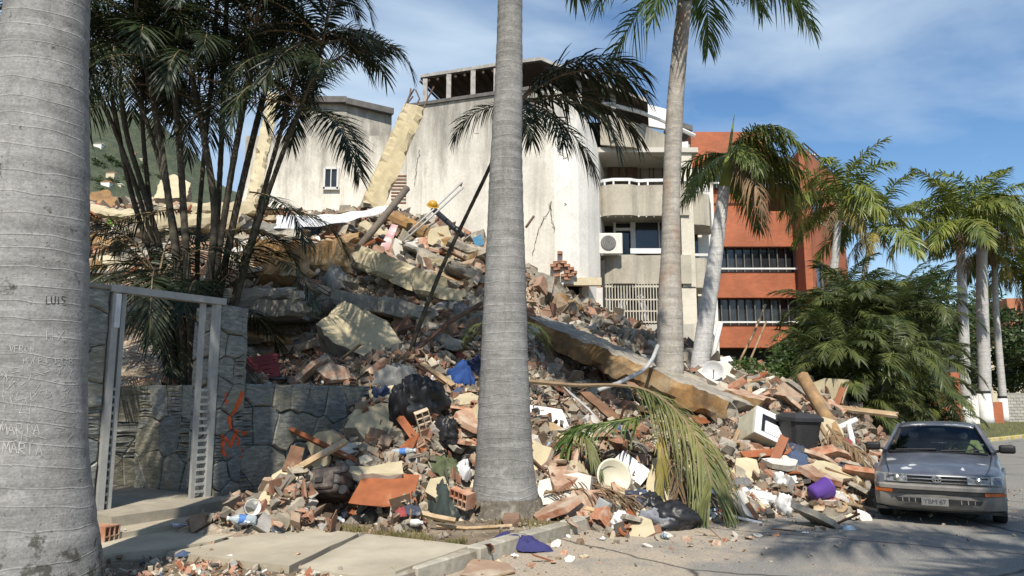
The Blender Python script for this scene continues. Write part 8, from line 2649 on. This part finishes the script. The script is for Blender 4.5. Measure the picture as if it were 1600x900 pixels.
for sx in (-1, 1):
    m = MB(); x0, x1 = sx * .565, sx * .80
    m.add([(x0, -.852, .436), (x1, -.705, .436), (x1, -.705, .478), (x0, -.852, .478), (x0, -.78, .436), (x1, -.62, .436), (x1, -.62, .478), (x0, -.78, .478)], [(0, 1, 2, 3), (7, 6, 5, 4), (0, 4, 5, 1), (1, 5, 6, 2), (2, 6, 7, 3), (3, 7, 4, 0)])
    m.build('turn_signal', amber, bumper)
    MB().add([(sx * .10, -.886, .31), (sx * .50, -.872, .315), (sx * .54, -.868, .375), (sx * .10, -.886, .38)], [(0, 1, 2, 3) if sx > 0 else (3, 2, 1, 0)]).build('air_intake', black_trim, bumper)
    for k in range(3): MB().box(sx * (.28 + k * .08) - .006, sx * (.28 + k * .08) + .006, -.89, -.874, .32, .372).build('intake_bar', bump_m, bumper)
    # headlamp: long main lens and corner lamp
    def lamp(x0, x1, y0, y1, z0, z1, mat, nm):
        m = MB()
        a = [(x0, y0, z0), (x1, y1, z0 + .004), (x1, y1 + .03, z1), (x0, y0 + .03, z1)]
        bk = [(p[0] * .98, p[1] + .12, p[2]) for p in a]
        m.add(a + bk, [(0, 1, 2, 3), (7, 6, 5, 4), (0, 4, 5, 1), (1, 5, 6, 2), (2, 6, 7, 3), (3, 7, 4, 0)])
        return m.build(nm, mat, car)
    hl = lamp(sx * .37, sx * .635, -.80, -.752, .588, .690, lens_m, 'headlight')
    MB().tube([(sx * .37, -.805, .587), (sx * .635, -.757, .590)], .006, 4).build('lamp_trim', chrome, hl)
    MB().lathe([(.0, .02), (.035, .0), (.042, -.02)], 12, cap=False, M=Matrix.Translation((sx * .5, -.79, .638)) @ Matrix.Rotation(PI_ / 2, 4, 'X')).build('reflector', chrome, hl)
    lamp(sx * .645, sx * .795, -.75, -.60, .585, .690, lens_o, 'corner_lamp')
gr2 = MB().box(-.36, .36, -.775, -.70, .585, .688).build('grille', black_trim, car)
for (z0, z1) in ((.676, .692), (.630, .640), (.586, .594)):
    MB().add([(-.365, -.782, z0), (0, -.80, z0), (.365, -.782, z0), (.365, -.77, z1), (0, -.79, z1), (-.365, -.77, z1)], [(0, 1, 4, 5), (1, 2, 3, 4)]).build('grille_bar', chrome, gr2)
def ring(cx, cz, rx, rz, y=-.815, t=.0062):
    return MB().tube([(cx + rx * math.cos(w), y, cz + rz * math.sin(w)) for w in [2 * PI_ * i / 20 for i in range(21)]], t, 5, cap=False)
for (rx, rz, cz) in ((.058, .040, .640), (.021, .038, .640), (.042, .014, .657)):
    ring(0, cz, rx, rz).build('emblem_ring', chrome, gr2)
# number plate
plate = MB().box(-.205, .125, -.905, -.89, .285, .395).build('number_plate', simple('dirty_plate', (.20, .20, .19), .6, .35, 16.0, .1), car)
def text_mesh(txt, size, mat, name, extrude=.001):
    cu = bpy.data.curves.new(name, 'FONT'); cu.body = txt; cu.size = size; cu.align_x = 'CENTER'; cu.extrude = extrude
    o = bpy.data.objects.new(name, cu); COL.objects.link(o)
    dg = bpy.context.evaluated_depsgraph_get()
    me = bpy.data.meshes.new_from_object(o.evaluated_get(dg))
    bpy.data.objects.remove(o); set_mat(me, mat)
    return me
obj('plate_lettering', text_mesh('YBM 67', .085, simple('plate_ink', (.045, .045, .05), .7, .3, 20.0, 0), 'plate_lettering', .001), plate, (-.04, -.9065, .311), (PI_ / 2, 0, 0))
MB().box(-.80, .80, -.70, 3.3, .18, .22).build('underbody', black_trim, car)
# wheels
for (sx, y) in ((-1, 0), (1, 0), (-1, 2.45), (1, 2.45)):
    Mx = Matrix.Translation((sx * .735, y, .295)) @ Matrix.Rotation(PI_ / 2, 4, 'Y')
    wh = MB().lathe([(.17, -.085), (.26, -.09), (.29, -.075), (.295, 0), (.29, .075), (.26, .09), (.17, .085)], 28, cap=False, M=Mx).build('wheel', tyre_m, car, smooth=True)
    MB().lathe([(.0, -.04), (.10, -.045), (.165, -.07), (.175, -.075), (.175, .075), (.1, .05), (.0, .05)], 20, cap=False, M=Mx).build('rim', grey_metal, wh)
# interior
MB().box(-.74, .74, .62, 2.75, .22, .30).build('cabin_floor', interior, car)
rbox(MB(), -.72, .72, .60, .98, .62, .90, .05, 2).build('dashboard', interior, car, smooth=True)
MB().box(-.70, .70, 2.40, 2.80, .55, .93).build('parcel_shelf', interior, car)
for sx in (-1, 1):
    s1 = rbox(MB(), sx * .36 - .25, sx * .36 + .25, 1.25, 1.78, .32, .50, .07, 2).build('seat', seat_m, car, smooth=True)
    m = MB(); rbox(m, -.24, .24, -.07, .07, 0, .62, .06, 2, 0, Matrix.Translation((sx * .36, 1.80, .46)) @ Matrix.Rotation(-.2, 4, 'X')); m.build('seat_back', seat_m, s1, smooth=True)
    m = MB(); rbox(m, -.13, .13, -.05, .05, 0, .17, .04, 2, 0, Matrix.Translation((sx * .36, 1.95, 1.08))); m.build('headrest', seat_m, s1, smooth=True)
rbox(MB(), -.66, .66, 2.25, 2.45, .35, .86, .06, 2).build('rear_seat', seat_m, car, smooth=True)
MB().tube([(.36 + .18 * math.cos(w), 1.03 - .06 * math.sin(w), .90 + .16 * math.sin(w)) for w in [2 * PI_ * i / 20 for i in range(21)]], .015, 6, cap=False).build('steering_wheel', black_trim, car, smooth=True)
rbox(MB(), -.12, .12, 1.10, 1.14, 1.22, 1.28, .02, 2).build('rear_view_mirror', black_trim, car)

# --- people: one continuous skinned body each
skin_m = simple('skin', (.27, .16, .11), .6, .2, 5.0, .1)
hair_m = simple('dark_hair', (.015, .012, .01), .6, .3, 12.0, .3)
mask_m = fabric('white_face_mask', (.62, .64, .66), dust=False)
def person(label, x, shirt, driver):
    CM = Matrix.Translation(Vector(car.location)) @ Matrix.Rotation(-CAR_A, 4, 'Z') @ Matrix.Diagonal((.905, .905, .905, 1))
    root = empty('person', CM @ Vector((x, 1.55, .50)), -CAR_A, label, 'person')
    k = .905
    J = {'pel': (0, .06, .10), 'bel': (0, .08, .22), 'che': (0, .12, .40), 'upc': (0, .15, .50), 'nek': (0, .14, .575), 'hed0': (0, .12, .63), 'hed': (0, .11, .70), 'top': (0, .12, .77)}
    for s_, sx in (('l', -1), ('r', 1)):
        J['sh' + s_] = (sx * .18, .15, .50)
        if driver:
            J['el' + s_] = (sx * .25, -.10, .30); J['wr' + s_] = (sx * .16, -.38, .43); J['hd' + s_] = (sx * .15, -.45, .46)
        else:
            J['el' + s_] = (sx * .25, .05, .24); J['wr' + s_] = (sx * .12, -.18, .16); J['hd' + s_] = (sx * .08, -.26, .15)
        J['hi' + s_] = (sx * .10, .02, .08); J['kn' + s_] = (sx * .13, -.42, .12); J['an' + s_] = (sx * .12, -.62, -.20); J['ft' + s_] = (sx * .12, -.76, -.22)
    Rr = {'pel': .15, 'bel': .145, 'che': .16, 'upc': .13, 'nek': .058, 'hed0': .07, 'hed': .088, 'top': .07, 'sh': .075, 'el': .05, 'wr': .034, 'hd': .032, 'hi': .10, 'kn': .068, 'an': .045, 'ft': .04}
    names = list(J); ix = {n_: i for i, n_ in enumerate(names)}
    E = [('pel', 'bel'), ('bel', 'che'), ('che', 'upc'), ('upc', 'nek'), ('nek', 'hed0'), ('hed0', 'hed'), ('hed', 'top')]
    for s_ in 'lr': E += [('upc', 'sh' + s_), ('sh' + s_, 'el' + s_), ('el' + s_, 'wr' + s_), ('wr' + s_, 'hd' + s_), ('pel', 'hi' + s_), ('hi' + s_, 'kn' + s_), ('kn' + s_, 'an' + s_), ('an' + s_, 'ft' + s_)]
    vs = [Vector(J[n_]) * k for n_ in names]; es = [(ix[a], ix[b_]) for a, b_ in E]
    # five bent fingers rooted in each palm
    for s_, sx in (('l', -1), ('r', 1)):
        h = Vector(J['hd' + s_]) * k
        for q in range(5):
            off = Vector((sx * (-.03 + .018 * q), -.02, .01 - .006 * abs(q - 2)))
            L = [.045, .07, .078, .07, .055][q]
            d = Vector((0, -1, -.1)) if q else Vector((-sx * .9, -.5, .1))
            i0 = len(vs); vs += [h + off, h + off + d.normalized() * L * .6, h + off + d.normalized() * L * .8 + Vector((0, 0, -.04))]
            es += [(ix['hd' + s_], i0), (i0, i0 + 1), (i0 + 1, i0 + 2)]
    me = bpy.data.meshes.new('body'); me.from_pydata(vs, es, [])
    set_mat(me, skin_m)
    o = obj('body', me, root)
    md = o.modifiers.new('skin', 'SKIN'); sv = me.skin_vertices[0].data
    for i, n_ in enumerate(names):
        r_ = Rr.get(n_, Rr.get(n_[:2])) * k
        sv[i].radius = (r_, r_ * (.72 if n_ in ('che', 'bel', 'upc', 'pel') else 1))
    for i in range(len(names), len(vs)): sv[i].radius = (.009, .009)
    sv[0].use_root = True
    md.use_smooth_shade = True
    sb = o.modifiers.new('sub', 'SUBSURF'); sb.levels = 1; sb.render_levels = 2
    # clothing: an upper garment shell round chest, shoulders and upper arms
    gn = ['pel', 'bel', 'che', 'upc', 'shl', 'shr', 'ell', 'elr']
    gi = {n_: i for i, n_ in enumerate(gn)}
    gm_ = bpy.data.meshes.new('shirt'); gm_.from_pydata([Vector(J[n_]) * k for n_ in gn], [(gi[a], gi[b_]) for a, b_ in E if a in gi and b_ in gi], [])
    set_mat(gm_, shirt)
    g = obj('shirt', gm_, root); md = g.modifiers.new('skin', 'SKIN'); md.use_smooth_shade = True
    for i, n_ in enumerate(gn):
        r_ = Rr.get(n_, Rr.get(n_[:2])) * k * 1.1 + .006
        gm_.skin_vertices[0].data[i].radius = (r_, r_ * (.75 if n_ in ('che', 'bel', 'upc', 'pel') else 1))
    gm_.skin_vertices[0].data[0].use_root = True
    sb = g.modifiers.new('sub', 'SUBSURF'); sb.levels = 1; sb.render_levels = 2
    hc = Vector((0, .115, .70)) * k
    def ell(nm, c, r3, mat, zcut=None, ycut=None):
        vs, fs = [], []
        for j in range(11):
            th = PI_ * j / 10
            for i in range(16):
                ph = 2 * PI_ * i / 16
                p = Vector((math.sin(th) * math.cos(ph) * r3[0], math.sin(th) * math.sin(ph) * r3[1], math.cos(th) * r3[2]))
                if zcut is not None and p.z < zcut: p.z = zcut
                if ycut is not None and p.y > ycut: p.y = ycut
                vs.append(c + p)
        for j in range(10):
            for i in range(16): fs.append((j * 16 + i, (j + 1) * 16 + i, (j + 1) * 16 + (i + 1) % 16, j * 16 + (i + 1) % 16))
        return MB().add(vs, fs).build(nm, mat, root, smooth=True)
    ell('hair', hc + Vector((0, .022, .025)), (.092, .098, .105), hair_m)
    if driver:
        cp_ = ell('cap', hc + Vector((0, .0, .045)), (.098, .105, .075), hair_m, .0)
        MB().add([(-.075, -.09, 0), (.075, -.09, 0), (.06, -.17, -.012), (-.06, -.17, -.012), (-.075, -.09, .012), (.075, -.09, .012), (.06, -.17, -.002), (-.06, -.17, -.002)], [(3, 2, 1, 0), (4, 5, 6, 7), (0, 1, 5, 4), (1, 2, 6, 5), (2, 3, 7, 6), (3, 0, 4, 7)], 0, Matrix.Translation(hc + Vector((0, 0, .045)))).build('peak', hair_m, cp_)
    ell('face_mask', hc + Vector((0, -.05, -.045)), (.066, .058, .055), mask_m, None, .03)
    for sx in (-1, 1):
        ell('eye', hc + Vector((sx * .032, -.082, .012)), (.014, .008, .008), simple('eye_dark', (.03, .025, .02), .2, .2))
        ell('ear', hc + Vector((sx * .09, .01, -.01)), (.012, .02, .03), skin_m)
    return root
person('driver in a dark cap, face mask and pale green vest behind the wheel', .36, fabric('pale_green_vest', (.40, .47, .20), dust=False), True)
person('passenger with dark hair and a pale face mask on the left seat', -.36, fabric('dark_shirt', (.05, .055, .07), dust=False), False)

# ------------------------------------------------------------------ writing carved in the left trunk
from mathutils.bvhtree import BVHTree
tob = [c for c in PALM1.children if c.name.startswith('trunk')][0]
tv = [v.co.copy() for v in tob.data.vertices]; tp = [list(p.vertices) for p in tob.data.polygons]
BV = BVHTree.FromPolygons(tv, tp)
org = Vector((0, 0, CAM_H)) - PALM1.location
def on_trunk(px, py, off=.003):
    d = ray(px, py).normalized()
    h = BV.ray_cast(org, d)
    return None if h[0] is None else h[0] + h[1] * off
scr_l = simple('pale_carving', (.42, .41, .39), .9, .25, 30.0, .2, .003)
scr_d = simple('dark_carving', (.06, .055, .05), .9, .3, 30.0, .2, .003)
def carve_lines(name, lines, w, mat):
    vs, fs = [], []
    for ln in lines:
        fine = []
        for i in range(len(ln) - 1):
            k = max(2, int(math.dist(ln[i], ln[i + 1]) / 4))
            for j in range(k): t = j / k; fine.append((ln[i][0] * (1 - t) + ln[i + 1][0] * t, ln[i][1] * (1 - t) + ln[i + 1][1] * t))
        fine.append(ln[-1])
        prev = None
        for i, (a, b_) in enumerate(fine):
            p, q = fine[max(0, i - 1)], fine[min(len(fine) - 1, i + 1)]
            t = Vector((q[0] - p[0], q[1] - p[1])); t = t.normalized() if t.length else Vector((1, 0))
            ww = w * (.5 + .7 * random.random())
            l_, r_ = on_trunk(a - t.y * ww, b_ + t.x * ww), on_trunk(a + t.y * ww, b_ - t.x * ww)
            if l_ is None or r_ is None: prev = None; continue
            i0 = len(vs); vs += [l_, r_]
            if prev is not None: fs.append((prev, prev + 1, i0 + 1, i0))
            prev = i0
    if fs: tag(obj(name, mesh(name, vs, fs, mat), PALM1), kind='stuff' if 'scr' in name else None)
GL = {'V': [[(0, 0), (.4, 1), (.8, 0)]], 'E': [[(.7, 0), (0, 0), (0, 1), (.7, 1)], [(0, .5), (.5, .5)]], 'R': [[(0, 1), (0, 0), (.6, .05), (.6, .45), (0, .5), (.7, 1)]], 'O': [[(.35, 0), (0, .3), (0, .75), (.35, 1), (.7, .7), (.7, .25), (.35, 0)]],
      'N': [[(0, 1), (0, 0), (.7, 1), (.7, 0)]], 'I': [[(.3, 0), (.3, 1)]], 'M': [[(0, 1), (.1, 0), (.45, .7), (.8, 0), (.9, 1)]], 'A': [[(0, 1), (.4, 0), (.8, 1)], [(.15, .62), (.65, .62)]], 'P': [[(0, 1), (0, 0), (.6, .05), (.6, .45), (0, .5)]], 'F': [[(.7, 0), (0, 0), (0, 1)], [(0, .5), (.5, .5)]],
      'C': [[(.7, .1), (.3, 0), (0, .4), (.2, .95), (.7, .9)]], 'B': [[(0, 0), (0, 1), (.6, .85), (.55, .55), (0, .5), (.55, .35), (.5, .05), (0, 0)]], 'L': [[(0, 0), (0, 1), (.7, 1)], ], 'U': [[(0, 0), (0, .8), (.35, 1), (.7, .8), (.7, 0)]], 'S': [[(.7, .1), (.2, 0), (.05, .3), (.6, .6), (.5, .95), (0, .9)]], 'H': [[(0, 0), (0, 1)], [(.7, 0), (.7, 1)], [(0, .5), (.7, .5)]], 'X': [[(0, 0), (.8, 1)], [(.8, 0), (0, 1)]]}
def carve_text(txt, x, y, hgt, step, w, mat, slope=0.0):
    lines = []
    for ch in txt:
        for s_ in GL.get(ch, []): lines.append([(x + a * hgt * .75 + random.uniform(-.6, .6), y + b_ * hgt + random.uniform(-.6, .6)) for a, b_ in s_])
        x += step; y += slope * step
    carve_lines('carved_lettering', lines, w, mat)
carve_text('VERONI', 15, 540, 10, 8, .7, scr_l)
carve_text('MAPFICB', 36, 559, 10, 12, .8, scr_l)
carve_text('MARIA', 0, 662, 17, 13, 1.0, scr_l)
carve_text('MARIA', 4, 690, 17, 13, 1.0, scr_l, .1)
carve_text('LUIS', 72, 463, 12, 8, .7, scr_d)
carve_text('HX', 73, 516, 16, 17, .8, scr_l)
rgx = random.Random(9)
lines = []
for k in range(90):
    a, b_ = rgx.uniform(0, 118), rgx.uniform(560, 700)
    ang = rgx.choice([-.2, -.9, -1.3, .1, 1.4]) + rgx.uniform(-.2, .2); L = rgx.uniform(5, 20)
    lines.append([(a, b_), (a + L * math.cos(ang) * .5 + rgx.uniform(-2, 2), b_ + L * math.sin(ang) * .5), (a + L * math.cos(ang), b_ + L * math.sin(ang))])
carve_lines('carved_scratches', lines, .6, scr_l)
lines = [[(rgx.uniform(0, 120), rgx.uniform(380, 760))] for k in range(40)]
carve_lines('carved_scratches', [[l_[0], (l_[0][0] + rgx.uniform(3, 9), l_[0][1] + rgx.uniform(-5, 5))] for l_ in lines], .5, scr_l)
